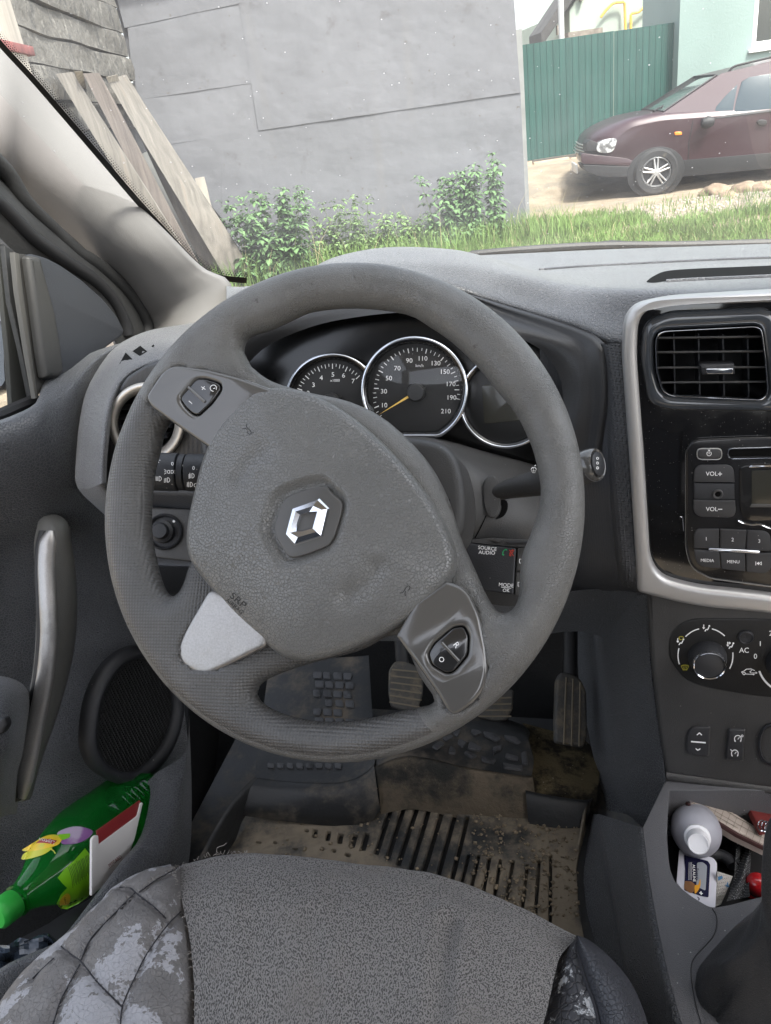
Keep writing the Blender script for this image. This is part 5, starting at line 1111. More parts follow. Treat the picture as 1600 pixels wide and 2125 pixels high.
mesh('slot_lip', tube([onbvh(TB, .001, pZ(.05))(u, v) for u, v in opx(k('C2', (1165, 1170), (1300, 1162), (1450, 1156), (1640, 1148)), 5)], .0025, 8), M['dash'], dash)
# left end
lo = [(470, 655, 1.08), (405, 671, 1.02), (314, 686, .985), (250, 714, .955), (216, 748, .925), (180, 813, .895), (165, 884, .875), (160, 941, .865), (157, 990, .86), (163, 1014, .86)]
lm = [(480, 672, 1.0), (420, 690, .95), (330, 705, .915), (262, 740, .875), (228, 777, .85), (198, 830, .83), (186, 893, .82), (182, 945, .815), (180, 993, .812), (184, 1014, .812)]
li = [(490, 690, .92), (430, 706, .89), (345, 738, .83), (290, 757, .80), (254, 781, .785), (232, 818, .775), (219, 866, .77), (214, 914, .768), (210, 960, .768), (209, 1004, .768)]
l2 = [(495, 708, .93), (436, 724, .90), (350, 752, .845), (298, 770, .815), (264, 793, .80), (243, 826, .79), (231, 870, .785), (226, 916, .783), (222, 960, .783), (221, 1000, .783)]
lb = [(a, b, d + .10) for a, b, d in lo]
le = grid([DP(r) for r in (lb, lo, lm, li, l2)], 4, 4); LB = MB().add(*le).bvh(); mesh('end_trim', le, M['dash'], dash, ang=180)
mesh('lower_end', grid([DP([(163, 1014, .86), (184, 1014, .812), (209, 1004, .768), (221, 1000, .783)]), DP([(175, 1030, .87), (195, 1030, .83), (222, 1030, .80), (240, 1030, .80)]), DP([(230, 1080, .95), (250, 1090, .92), (290, 1080, .88), (310, 1070, .85)])], 2, 2), M['dash'], dash, ang=180)
lfn = onbvh(LB, .0012, pY(.2))
for q in ([(772, 508), (816, 550), (733, 580)], [(815, 500), (862, 466), (906, 502), (860, 530)], [(930, 470), (944, 458), (950, 468), (940, 476)]): drape('demister_slot', k('C3', *q), M['hole'], lfn, dash, ang=180)
FPn = pcar(-.2, .168, 0, 0, -1, .08)
vc, vr, vry = (304, 877), 80, 84
face = rpx([(214, 1003), (216, 958), (219, 914), (225, 866), (238, 820), (262, 783), (300, 759), (350, 745), (440, 728), (470, 760), (470, 1010), (400, 1012), (300, 1008)], 6)
mesh('vent_face', plate(on(face, FPn), FPn[1], .02, .003, [on(circ(*vc, vr - 4, 48, vry - 4), FPn)]), M['dash_fine'], dash)
vent = thing('round_air_vent', 'round air vent with a champagne ring at the left end of the dashboard', 'air vent', hit(*vc, FPn))
rr = lambda s, h: on(circ(*vc, vr * s, 56, vry * s), off(FPn, h))
mesh('ring', grid([rr(1.0, -.004), rr(1.0, .004), rr(.96, .009), rr(.88, .0095), rr(.80, .006), rr(.75, -.004), rr(.73, -.02)], 1, 2, closed=True), M['champ'], vent, ang=50)
mesh('duct', grid([rr(.74, -.012), rr(.7, -.05), rr(.4, -.06), rr(.02, -.06)], 1, 1, closed=True), M['black'], vent)
for i, y in enumerate((-.38, -.13, .13, .38)):
    a = math.sqrt(max(0, .7 ** 2 - y * y)) * vr; mesh('slat', tube(on([(vc[0] - a, vc[1] + y * vry), (vc[0] + a, vc[1] + y * vry - 6)], off(FPn, -.02)), .006, 8, flat=.35, up=KU), M['dark'], vent)

# --- instrument binnacle and cluster
GP_ = pcar(.03, .205, .02, 0, -.94, .30)
def gd(u, v): return (hit(u, v, GP_) - CAM).dot(CF)
bo = [(420, 940, .74), (412, 860, .745), (420, 760, .755), (480, 675, .765), (590, 632, .775), (740, 592, .772), (860, 588, .762), (957, 606, .752), (1044, 632, .74), (1197, 678, .702), (1248, 706, .685), (1264, 740, .68), (1267, 830, .69), (1254, 920, .705), (1236, 985, .715)]
bi = [(440, 940, .74), (432, 860, .742), (440, 770, .75), (495, 685, .76), (600, 645, .768), (740, 605, .765), (860, 600, .757), (957, 616, .748), (1044, 650, .735), (1160, 690, .705), (1206, 713, .692), (1224, 748, .686), (1229, 820, .694), (1220, 905, .708), (1205, 965, .718)]
bd = [(500, 940, 0), (490, 860, 0), (495, 790, 0), (545, 725, 0), (640, 680, 0), (740, 658, 0), (850, 648, 0), (930, 658, 0), (1020, 680, 0), (1100, 712, 0), (1141, 745, 0), (1165, 795, 0), (1167, 860, 0), (1146, 915, 0), (1110, 950, 0)]
bdd = [(u, v, gd(u, v)) for u, v, _ in bd]
bm_ = [((a + c) / 2, (b + d) / 2, (e + f) / 2 - .004) for (a, b, e), (c, d, f) in zip(bi, bdd)]
mesh('binnacle', grid([DP(bo), [p.lerp(q, .5) - CF * .004 for p, q in zip(DP(bo), DP(bi))], DP(bi), DP(bm_), DP(bdd)], 4, 3), mat('binnacle plastic', (.022, .022, .023), .42, bump=(('grain', 900, .0002),)), dash, ang=180)
cl = thing('instrument_cluster', 'black instrument cluster with chrome ringed dials behind the steering wheel', 'instrument cluster', hit(860, 809, GP_))
mesh('cluster_panel', plate(on(spx([(430, 980), (450, 800), (530, 705), (690, 645), (860, 640), (1020, 665), (1150, 730), (1185, 830), (1160, 930), (1080, 990), (800, 960)], 4), off(GP_, -.026)), GP_[1], .01, .002), mat('piano black', (.004, .004, .004), .22), cl)
def dial(c, r, flat, label, face_m, dh=0):
    cu, cv = c; N = 72
    def P(s, h):
        out = []
        for i in range(N):
            a = 2 * math.pi * i / N; x, y = r * s * math.cos(a), r * s * math.sin(a)
            if flat: y = min(y, r * s * flat)
            out.append(hit(cu + x, cv + y, off(GP_, h + dh)))
        return out
    face_ = mesh('dial', plate(P(.93, -.004), GP_[1], .004, .0005), face_m, cl, label=label)
    mesh('chrome_ring', grid([P(1.02, -.012), P(1.02, .001), P(1.0, .0035), P(.965, .004), P(.93, .001), P(.91, -.004)], 1, 2, closed=True), M['chrome'], face_, ang=60)
    mesh('inner_wall', grid([P(.965, .0036), P(.90, .002), P(.87, -.0038)], 1, 2, closed=True), M['gloss'], face_, ang=60)
    return face_
dm1 = mat('dial face', (.018, .018, .018), .6, bump=(('grain', 1500, .0001),), mix=(('specks', 300, .56, .64, (.2, .2, .2)),))
dfn = onpl(off(GP_, -.0036), 0)
sp = dial((860, 809), 110, .885, 'large speedometer dial marked to 210', dm1)
p = Print(dfn); hc_ = k('D6', (1108, 560))[0]
def pol(c, a, r, ry=None): return (c[0] + r * math.cos(R_(a)), c[1] - (ry or r) * math.sin(R_(a)))
tc_ = (864.5, 808)
for i in range(43):
    s = i * 5; a = 217 - s * 1.28
    if s > 182: continue
    L = 9 if i % 4 == 2 else (7.5 if i % 2 == 0 else 5); e_ = 18 * max(0, -math.sin(R_(a))); p.line([pol(tc_, a, 88 + e_, 86 + e_), pol(tc_, a, 88 + e_ - L, 86 + e_ - L)], 1.9 if i % 4 == 2 else 1.4)
for t, x, y in (('10', 862, 657), ('30', 860, 552), ('50', 898, 453), ('70', 962, 378), ('90', 1052, 320), ('110', 1152, 304), ('130', 1250, 340), ('150', 1320, 404), ('170', 1364, 497), ('190', 1370, 599), ('210', 1328, 702)): p.txt(t, *k('D6', (x, y))[0], 9.4, 0, 1.05)
p.txt('km/h', *k('D6', (1130, 358))[0], 6.2, 0, .95); p.build('dial_print', M['white_print'], sp, kind='stuff')
hub_o = hit(*hc_, off(GP_, -.002)); mesh('needle', [plate(on([k('D6', (822, 729))[0], k('D6', (1070, 566))[0], k('D6', (1078, 585))[0]], off(GP_, .002)), GP_[1], .0008, .0001)], M['needle'], sp)
mesh('needle_hub', [lathe([(.0085, 0), (.0085, .005), (.0075, .0062), (0, .0062)], hub_o, GP_[1], 32), plate(on(k('D6', (1140, 530), (1172, 522), (1168, 532), (1145, 560)), off(GP_, .0035)), GP_[1], .002, .0003)], mat('needle hub', (.03, .03, .03), .35), sp)
mesh('lens', plate(on([pol((860, 809), a, 101) if -math.sin(R_(a)) < .885 else (860 + 101 * math.cos(R_(a)), 809 + 96) for a in range(0, 360, 6)], off(GP_, .0032)), GP_[1], .0006, .0001), M['lens'], sp)
ta = dial((690, 832), 98, None, 'rev counter dial marked x1000', dm1, -.013)
p = Print(onpl(off(GP_, -.0166), 0))
for i in range(1, 29):
    s = i * .25; a = 90 - (s - 5) * 23.5
    if s < 1.5 and False: continue
    p.line([pol((690, 832), a, 77), pol((690, 832), a, 77 - (10 if i % 4 == 0 else 8 if i % 2 == 0 else 5.5))], 1.7 if i % 4 == 0 else 1.3)
for t, x, y in (('2', 290, 566), ('3', 329, 503), ('4', 388, 450), ('5', 476, 425), ('6', 556, 432), ('7', 628, 475)): p.txt(t, *k('D6', (x, y))[0], 9.4, 0, 1.05)
p.txt('x1000', *k('D6', (492, 470))[0], 5.6); p.build('dial_print', M['white_print'], ta, kind='stuff')
th_ = hit(*k('D6', (468, 628))[0], off(GP_, -.015)); mesh('needle_hub', [lathe([(.0085, 0), (.0085, .005), (.0075, .0062), (0, .0062)], th_, GP_[1], 32), plate(on(k('D6', (500, 605), (535, 588), (533, 598), (508, 625)), off(GP_, -.010)), GP_[1], .002, .0003)], mat('needle hub two', (.03, .03, .03), .35), ta)
mesh('needle', plate(on([k('D6', (232, 790))[0], k('D6', (450, 628))[0], k('D6', (458, 645))[0]], off(GP_, -.011)), GP_[1], .0008, .0001), M['needle'], ta)
fu = dial((1050, 833), 97, None, 'right hand dial with an unlit display', mat('dark display', (.01, .01, .01), .3), -.013)
mesh('display', plate(on(rpx([(1000, 800), (1100, 790), (1105, 870), (1005, 880)], 6), off(GP_, -.0165)), GP_[1], .001, .0002), M['screen'], fu)

# --- face beside the console, lower panels
cols = [[(1120, 705, .715), (1200, 705, .70), (1246, 712, .682), (1262, 713, .672), (1292, 712, .662), (1300, 712, .668)],
        [(1120, 850, .745), (1200, 850, .73), (1258, 800, .69), (1271, 802, .675), (1298, 800, .668), (1306, 800, .674)],
        [(1120, 1000, .77), (1200, 1000, .745), (1262, 960, .70), (1276, 962, .688), (1310, 960, .68), (1318, 960, .686)],
        [(1120, 1120, .79), (1200, 1120, .76), (1272, 1100, .715), (1284, 1102, .70), (1320, 1100, .695), (1328, 1100, .70)],
        [(1120, 1190, .80), (1200, 1190, .775), (1283, 1200, .73), (1295, 1204, .715), (1331, 1215, .71), (1340, 1216, .715)],
        [(1120, 1230, .86), (1200, 1230, .83), (1285, 1225, .77), (1298, 1227, .755), (1335, 1232, .74), (1345, 1232, .74)]]
mesh('face_panel', grid([DP([c[i] for i in (0, 1, 2)]) for c in cols], 4, 4), M['dash_fine'], dash, ang=180)
mesh('dotted_strip', grid([DP([c[i] for i in (2, 3, 4, 5)]) for c in cols], 3, 4), mat('dotted strip plastic', (.048, .049, .052), .45, bump=(('dots', 420, .0008),)), dash, ang=60)
mesh('lower_panel', grid([DP([(300, 1000, .80), (420, 998, .79), (560, 1000, .78), (760, 1010, .76)]), DP([(300, 1022, .79), (420, 1022, .785), (560, 1024, .775), (760, 1030, .76)]), DP([(300, 1050, .815), (420, 1052, .80), (560, 1050, .79), (760, 1050, .78)]),
      DP([(300, 1120, .85), (420, 1120, .835), (560, 1120, .82), (760, 1120, .80)]), DP([(290, 1166, .875), (420, 1170, .86), (560, 1172, .845), (760, 1172, .82)]), DP([(290, 1180, .88), (420, 1184, .87), (560, 1186, .855), (760, 1186, .83)]), DP([(290, 1230, 1.0), (420, 1234, 1.0), (560, 1240, 1.0), (760, 1240, .98)])], 3, 3), M['dash_fine'], dash, ang=60)
mesh('knee_panel', grid([DP([(760, 1186, .83), (950, 1240, .78), (1070, 1245, .79), (1200, 1225, .80), (1290, 1222, .77), (1345, 1232, .745)]), DP([(760, 1260, .90), (950, 1280, .86), (1070, 1275, .86), (1200, 1255, .84), (1290, 1260, .81), (1352, 1300, .77)]), DP([(760, 1330, 1.02), (950, 1330, 1.0), (1070, 1325, .98), (1200, 1310, .95), (1290, 1340, .90), (1360, 1380, .80)])], 4, 4), M['dash2'], dash, ang=180)

# ================================================================== steering column, stalks, switches
col = thing('column_shroud', 'charcoal plastic shroud round the steering column, behind the wheel hub', 'column shroud', A(900, 1020, .70))
sg = grid([DP([(700, 905, .77), (820, 905, .765), (900, 908, .76), (1000, 935, .755), (1100, 962, .75), (1190, 995, .75)]), DP([(700, 925, .71), (820, 915, .71), (900, 925, .705), (985, 962, .705), (1060, 1000, .71), (1150, 1030, .73)]),
      DP([(700, 1000, .69), (820, 1000, .69), (900, 1008, .69), (985, 1028, .69), (1060, 1060, .695), (1150, 1080, .72)]), DP([(700, 1120, .70), (820, 1120, .70), (900, 1126, .70), (985, 1122, .70), (1060, 1128, .705), (1150, 1140, .73)]), DP([(700, 1250, .77), (820, 1250, .77), (900, 1256, .77), (985, 1250, .765), (1060, 1258, .765), (1150, 1250, .78)])], 4, 4)
SB = MB().add(*sg).bvh(); sfn = onbvh(SB, .0006, off(WP, -.1)); mesh('shroud', sg, M['mid'], col, ang=180)
mesh('front_collar', plate(on(rpx([(680, 905), (830, 903), (905, 912), (945, 940), (962, 1000), (966, 1060), (957, 1115), (935, 1142), (680, 1142)], [4, 20, 30, 30, 40, 30, 30, 15, 4], 6), off(WP, -.055)), WN, .06, .008, nb=5), M['mid'], col)
mesh('split_line', tube([sfn(*q) for q in k('D8', (230, 880), (260, 825), (285, 780), (345, 650))], .0005, 6), M['hole'], col)
mesh('seam_line', tube(on(k('C4', (830, 853), (886, 853)), off(WP, -.0548)), .0006, 6), M['hole'], col)
wst = thing('wiper_stalk', 'black wiper stalk pointing right from the steering column, with a shiny end button', 'stalk', A(1010, 1028, .69))
pth = [A(1000, 1031, .705), A(1060, 1014, .68), A(1120, 1001, .655), A(1170, 984, .63), A(1205, 973, .612), A(1232, 966, .60)]
stt = tube(pth, [.0056, .0088, .0116, .0128, .0126, .0128], 24); mesh('stalk', stt, M['mid'], wst); ax_ = (pth[-1] - pth[-2]).normalized()
eax = (ax_ * .9 + CR * .35).normalized()
mesh('end_collar', lathe([(.0126, -.012), (.0130, -.006), (.0130, .001), (.0118, .003), (.0102, .002)], A(1234, 964, .60), eax, 36), M['gloss_grey'], wst)
ecap = A(1234, 964, .60); mesh('end_button', lathe([(.0100, .001), (.0096, .0035), (.008, .0045), (0, .0048)], ecap, eax, 32), M['dark'], wst)
p = Print(onpl((ecap + eax * .0052, eax), .0004))
for y in (948, 958, 968): p.arc(1240, y + 3, 2.2, 0, 360, 1.1)
p.build('button_print', M['white_print'], wst)
p = Print(onbvh(MB().add(*stt).bvh(), .0005, off(WP, -.05))); cx_, cy2 = k('D8', (838, 180))[0]
p.arc(cx_, cy2, 6, 20, 160, 1.3); p.line([(cx_ - 5.5, cy2 - 2), (cx_ - 2.5, cy2 + 5), (cx_ + 2.5, cy2 + 5), (cx_ + 5.5, cy2 - 2)], 1.2); p.line([(cx_, cy2 + 5), (cx_ - 1, cy2 - 5)], 1.2); p.line([(cx_ - 4, cy2 + 1), (cx_ + 4, cy2 + 1)], 1.1); p.line([(cx_ + 2, cy2 - 9), (cx_ + 4, cy2 - 11)], 1.6); p.build('wiper_symbol', M['white_print'], wst)
bp_ = [sfn(*q) for q in spx(k('D8', (312, 450), (318, 330), (350, 275), (410, 255), (470, 280), (505, 400), (500, 560), (470, 650), (430, 680), (370, 660), (325, 560)), 4)]
mesh('stalk_boot', plate([q + WN * .002 for q in bp_], WN, .004, .0015), M['mid'], wst)
mesh('boot_gap', tri([sfn(*q) for q in spx(k('D8', (480, 480), (560, 500), (565, 590), (520, 660), (440, 690), (480, 640), (505, 560)), 3)]), M['hole'], wst)
# light stalk, left
ls = thing('light_stalk', 'black light switch stalk with white lamp symbols, left of the steering column', 'stalk', A(350, 980, .71))
def barrel(name, x0, x1, r, dd=0, m=M['dark']):
    P = [A(x0, 979 + (x0 - 340) * .03, .705 + dd), A(x0 + 1.5, 979 + (x0 - 340) * .03, .705 + dd), A(x1 - 1.5, 979 + (x1 - 340) * .03, .705 + dd), A(x1, 979 + (x1 - 340) * .03, .705 + dd)]
    t = tube(P, [r * .95, r, r, r * .95], 40, up=CF); mesh(name, t, m, ls, ang=35); return MB().add(*t).bvh()
B1 = barrel('end_barrel', 282, 371, .0175); B2 = barrel('ring', 373, 387, .0168, .001); B3 = barrel('fog_barrel', 389, 480, .0172)
p = Print(onbvh(B1, .0005, off(WP, -.1)))
def lampsym(x, y, s, low, fog=False):
    p.line([(x, y - 5 * s), (x, y + 5 * s)], 1.2); p.arc(x, y, 5 * s, -90, 90, 1.2, ry=5 * s)
    for q in (-3.6, -1.2, 1.2, 3.6): p.line([(x - 2.2 * s, y + q * s), (x - 7.5 * s, y + q * s + (1.6 * s if low else 0))], 1.1)
    if fog: p.line([(x - 4.5 * s, y - 6 * s), (x - 5.2 * s, y), (x - 4.5 * s, y + 6 * s)], 1.1)
p.txt('0', *k('C3', (1060, 1192))[0], 7.5); lampsym(*k('C3', (978, 1284))[0], .95, False); lampsym(*k('C3', (1030, 1292))[0], .95, True)
x, y = k('C3', (1046, 1242))[0]; p.arc(x - 3, y, 3, 90, 270, 1.1); p.line([(x - 3, y - 3), (x - 1, y - 3), (x - 1, y + 3), (x - 3, y + 3)], 1); p.arc(x + 4, y, 3, -90, 90, 1.1); p.line([(x + 4, y - 3), (x + 2, y - 3), (x + 2, y + 3), (x + 4, y + 3)], 1)
for q in (-3.5, 0, 3.5): p.line([(x - 8, y + q * .7), (x - 12, y + q * 1.3)], 1); p.line([(x + 9, y + q * .7), (x + 13, y + q * 1.3)], 1)
x, y = k('C3', (968, 1170))[0]; p.arc(x, y, 2, 0, 360, 1)
for a in range(0, 360, 60): p.line([pol((x, y), a, 3.5), pol((x, y), a, 6)], 1)
p.build('lamp_symbols', M['white_print'], ls, kind='stuff')
p = Print(onbvh(B2, .0005, off(WP, -.1))); p.disc(*k('C3', (1126, 1203))[0], 1.9); p.build('index_dot', M['white_print'], ls)
p = Print(onbvh(B3, .0005, off(WP, -.1))); p.txt('0', *k('C3', (1190, 1218))[0], 7.5); lampsym(*k('C3', (1180, 1266))[0], .95, True, True); lampsym(*k('C3', (1170, 1320))[0], .95, False, True); p.arc(*k('C3', (1205, 1325))[0], 4, 0, 360, 1.1); p.build('fog_symbols', M['white_print'], ls, kind='stuff')
mesh('stalk_arm', tube([A(470, 983, .72), A(600, 1000, .74)], .012, 12), M['black'], ls)
# mirror adjuster
MPl = pcar(-.2, .19, -.1, 0, -1, .02)
mp0 = A(345, 1105, .80); MPl = (mp0, (-CF * .97 + CU * .1).normalized())
ms_ = thing('mirror_switch', 'round mirror adjusting knob on a dark panel under the light stalk', 'switch', mp0)
mesh('panel', plate(on(rpx(k('C3', (880, 1458), (1240, 1470), (1230, 1800), (945, 1768), (880, 1740)), 6), MPl), MPl[1], .015, .002), M['mid'], ms_)
kc = k('C3', (1015, 1612))[0]; o_ = hit(*kc, MPl); s_ = pxm(*kc, MPl)
mesh('ring', lathe([(38 * s_, 0), (38 * s_, .003), (35 * s_, .0045), (32 * s_, .0035), (31 * s_, .001), (0, .0008)], o_, MPl[1], 44), M['dark'], ms_, ang=60)
mesh('knob', lathe([(24 * s_, .0008), (23 * s_, .009), (17 * s_, .011), (16.5 * s_, .017), (14.5 * s_, .0185), (0, .0188)], o_ - KR * .001, MPl[1], 40), M['dark'], ms_, ang=50)
p = Print(onpl(off(MPl, .0012))); p.disc(*k('C3', (941, 1540))[0], 2.8); p.disc(*k('C3', (1069, 1546))[0], 2.8); p.arc(*k('C3', (1003, 1512))[0], 2.2, 0, 360, 1); p.disc(*k('C3', (976, 1594))[0], 1.9); p.build('dots', M['white_print'], ms_)
# audio remote
RP = (A(1015, 1180, .685), (WN * .9 + CR * .05).normalized())
ar = thing('audio_remote', 'black audio remote control box on the right of the steering column', 'remote control', RP[0])
mesh('body', plate(on(rpx(k('D8', (110, 928), (655, 985), (628, 1472), (300, 1428), (180, 1180)), 3), RP), RP[1], .03, .0015), M['dark'], ar)
mesh('top_edge', plate(on(k('D8', (110, 925), (150, 900), (400, 878), (780, 900), (790, 975), (655, 982)), off(RP, -.002)), RP[1], .03, .001), M['mid'], ar)
mesh('top_button', plate(on(rpx(k('D8', (385, 905), (430, 875), (545, 900), (475, 935)), 2), off(RP, .001)), RP[1], .01, .001), M['mid'], ar)
mesh('roller', plate(on(rpx(k('D8', (562, 918), (790, 915), (790, 945), (560, 945)), 2), off(RP, .001)), RP[1], .01, .001), M['dark'], ar)
for q in ([(668, 985), (820, 975), (800, 1230), (655, 1225)], [(653, 1240), (800, 1245), (790, 1500), (638, 1478)]): mesh('side_key', plate(on(rpx(k('D8', *q), 2), off(RP, -.001)), RP[1], .02, .001), M['mid'], ar)
p = Print(onpl(RP, .0005)); p.txt('SOURCE', *k('D8', (357, 988))[0], 7.2, 6, 1.0); p.txt('AUDIO', *k('D8', (352, 1033))[0], 7.2, 3, 1.05); p.txt('MODE', *k('D8', (552, 1370))[0], 7.4, 5, 1.05); p.txt('OK', *k('D8', (552, 1425))[0], 7.0, 3, 1.0); p.line(k('D8', (502, 1392), (603, 1404)), 1.1)
p.build('lettering', M['white_print'], ar, kind='stuff')
def phone(m, cx, cy3, cross):
    p = Print(onpl(RP, .0005)); x, y = k('D8', (cx, cy3))[0]; p.line([(x + 4, y - 6), (x - 1, y - 4), (x - 3.4, y + 1), (x - 2.5, y + 6)], 1.8); p.line([(x + 1.5, y - 6), (x + 5, y - 5)], 2.6); p.line([(x - 4, y + 4), (x - 1, y + 6)], 2.6)
    if cross: p.line([(x - 4, y - 6), (x + 4, y + 6)], 1.6); p.line([(x + 5, y - 5), (x - 4, y + 6)], 1.6)
    p.build('phone_symbol', m, ar)
phone(M['green_print'], 533, 1030, False); phone(M['red_print'], 607, 1037, True)
p = Print(onpl(RP, .0003))
for a, b in ((705, 1122), (690, 1362)): x, y = k('D8', (a, b))[0]; p.line([(x + 6, y - 4), (x - 3, y - 4), (x - 3, y + 4), (x + 6, y + 4)], 1.1)
p.build('key_symbols', M['white_print'], ar)
# ================================================================== centre console
KPn = pcar(.36, .16, .05, 0, -1, .12)
con = thing('centre_console', 'centre console with a silver bezel round a gloss black panel, right of the steering wheel', 'console', hit(1340, 900, KPn))
bez_o = rpx([(1292, 740), (1298, 640), (1390, 619), (1600, 607), (1960, 588), (2075, 640), (2110, 1280), (2020, 1345), (1600, 1276), (1440, 1262), (1323, 1232), (1308, 960)], [30, 60, 40, 60, 40, 60, 60, 40, 60, 60, 10, 60], 8)
bez_i = rpx([(1322, 740), (1326, 642), (1420, 634), (1600, 629), (1900, 616), (2030, 660), (2062, 1240), (1980, 1300), (1600, 1238), (1440, 1221), (1352, 1195), (1338, 960)], [30, 50, 40, 60, 40, 60, 60, 40, 60, 40, 60, 60], 8)
mesh('bezel', plate(on(bez_o, off(KPn, .010)), KPn[1], .022, .0055, [on(bez_i, off(KPn, .010))], 5), M['satin'], con)
vop = rpx(k('C5', (548, 480), (556, 412), (600, 388), (1180, 358), (1216, 378), (1240, 560), (1258, 775), (1222, 822), (640, 795), (590, 760), (555, 640)), [6, 12, 10, 10, 12, 6, 14, 12, 14, 10, 6], 5)
rad = rpx(k('C5', (740, 1130), (790, 1068), (1100, 1055), (1275, 1052), (2300, 1020), (2400, 2100), (1275, 1995), (900, 1945), (770, 1880), (738, 1750)), [14, 16, 4, 4, 20, 30, 4, 10, 22, 14], 6)
mesh('gloss_panel', plate(on(rpx([(1306, 740), (1312, 632), (1420, 622), (1600, 618), (1900, 606), (2050, 640), (2080, 1260), (1980, 1320), (1600, 1255), (1440, 1240), (1335, 1210), (1322, 960)], 30, 4), off(KPn, .0)), KPn[1], .01, .001, [on(vop, off(KPn, .0))], hole_th=.01), M['gloss'], con)
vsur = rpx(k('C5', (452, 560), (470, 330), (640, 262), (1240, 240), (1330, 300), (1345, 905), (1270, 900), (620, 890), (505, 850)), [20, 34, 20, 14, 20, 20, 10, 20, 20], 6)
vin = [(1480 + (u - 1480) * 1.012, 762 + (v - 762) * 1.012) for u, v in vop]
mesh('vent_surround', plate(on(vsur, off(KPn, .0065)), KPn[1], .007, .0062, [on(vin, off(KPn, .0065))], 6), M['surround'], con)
KLp = off(KPn, -.002)
mesh('lower_panel', plate(on(rpx([(1343, 1228), (1347, 1300), (1353, 1390), (1366, 1500), (1380, 1606), (1600, 1637), (2050, 1690), (2120, 1300), (1600, 1240)], 4), KLp), KLp[1], .03, .004), M['mid'], con)
mesh('lower_lip', tube([hit(u, v, off(KLp, -.006)) for u, v in opx([(1381, 1604), (1450, 1614), (1600, 1634), (1900, 1672)], 3)], .007, 12), M['mid'], con)
mesh('side_panel', grid([DP([(1344, 1232, .738), (1336, 1234, .745), (1300, 1240, .80), (1240, 1250, .95), (1200, 1250, 1.05)]), DP([(1353, 1390, .755), (1344, 1392, .762), (1300, 1400, .83), (1236, 1400, .98), (1200, 1400, 1.1)]), DP([(1366, 1500, .77), (1357, 1502, .778), (1305, 1510, .84), (1240, 1520, .97), (1215, 1520, 1.05)]),
      DP([(1380, 1606, .787), (1370, 1610, .795), (1310, 1610, .85), (1245, 1600, .95), (1228, 1600, .99)]), DP([(1392, 1730, .80), (1382, 1732, .805), (1340, 1722, .835), (1300, 1690, .88), (1240, 1680, .93)])], 4, 4), M['dash2'], con, ang=180)
# rounded rest of cup rim at the right edge of the switch row
mesh('socket_rim', grid([on(spx(k('C6', *[(1600 + 90 * a * math.cos(t), 1240 + 150 * a * math.sin(t)) for t in np.linspace(0, 6.283, 16, endpoint=False)]), 2), off(KLp, h)) for a, h in ((1.15, .0005), (1.0, .003), (.7, -.01), (.5, -.02), (.1, -.02))], 1, 2, closed=True), M['dark'], con)
# air vent
av = thing('centre_air_vent', 'rectangular air vent with chrome frame, horizontal slats and slide tab', 'air vent', hit(1480, 762, KPn))
def scp(P, s, c=(1480, 760)): return [(c[0] + (u - c[0]) * s, c[1] + (v - c[1]) * s) for u, v in P]
mesh('frame', grid([on(scp(vop, s), off(KPn, h)) for s, h in ((1.012, .002), (1.012, .0075), (1.0, .0085), (.985, .0075), (.975, .002), (.97, -.01))], 1, 2, closed=True), M['chrome'], av, ang=50)
mesh('duct', grid([on(scp(vop, s), off(KPn, h)) for s, h in ((.975, .001), (.95, -.035), (.5, -.05), (.02, -.05))], 1, 1, closed=True), M['black'], av, ang=60)
for a, b in (((560, 440), (1215, 432)), ((556, 530), (1225, 524)), ((558, 626), (1238, 624)), ((578, 720), (1240, 716))):
    c_ = off(KPn, -.006); p, q = on(k('C5', a, b), c_); d = KPn[1]; up = (hit(1480, 700, c_) - hit(1480, 720, c_)).normalized()
    mesh('slat', box((p + q) / 2 - d * .004 + up * .0006, (q - p) / 2, d * .0058 + up * .0012, up * .0009, .0005), M['mid'], av)
for x in (660, 815, 968, 1122):
    c_ = off(KPn, -.02); p, q = on(k('C5', (x, 400), (x + 8, 800)), c_); d = KPn[1]; mesh('vane', box((p + q) / 2 - d * .008, (q - p) / 2, d * .012, KR * .0006), M['dark'], av)
tb = mesh('slide_tab', plate(on(rpx(k('C5', (826, 595), (1046, 590), (1052, 662), (845, 668), (838, 640)), 4), off(KPn, .006)), KPn[1], .012, .003, nb=4), M['dark'], av)
mesh('tab_badge', plate(on(rpx(k('C5', (866, 622), (1036, 620), (1038, 655), (870, 657)), 3), off(KPn, .0068)), KPn[1], .002, .0006), M['chrome'], tb)

# radio
RPn = off(KPn, .004)
ra = thing('car_radio', 'black car radio with volume and preset buttons, under the centre air vent', 'radio', hit(1500, 1050, RPn))
mesh('faceplate', plate(on(rad, RPn), RPn[1], .006, .002), mat('radio face', (.010, .010, .011), .22, coat=.2, mix=(('specks', 420, .56, .62, (.25, .24, .22), .6),)), ra)
mesh('face_outline', tube(on(rad + [rad[0]], off(KPn, .0015)), .0006, 6), M['satin'], ra)
def rb(pts, r=3, lift=.0018, m=None, name='button', prints=None, th=.003, bev=.0007):
    px = rpx(k('E6', *pts), r); b = mesh(name, plate(on(px, off(RPn, lift)), RPn[1], th, bev), m or M['button'], ra)
    if prints: p = Print(onpl(off(RPn, lift), .0004)); prints(p); p.build('lettering', M['white_print'], b)
    return b
def E(x, y): return k('E6', (x, y))[0]
def _pw(p): p.arc(*E(447, 258), 4.6, 130, 410, 1.3); p.line([E(447, 225), E(447, 262)], 1.3); p.poly([E(428, 208), E(466, 208), E(447, 228)])
rb([(300, 260), (310, 215), (345, 203), (560, 203), (592, 215), (600, 260), (590, 310), (560, 322), (345, 322), (310, 310)], 3, prints=_pw)
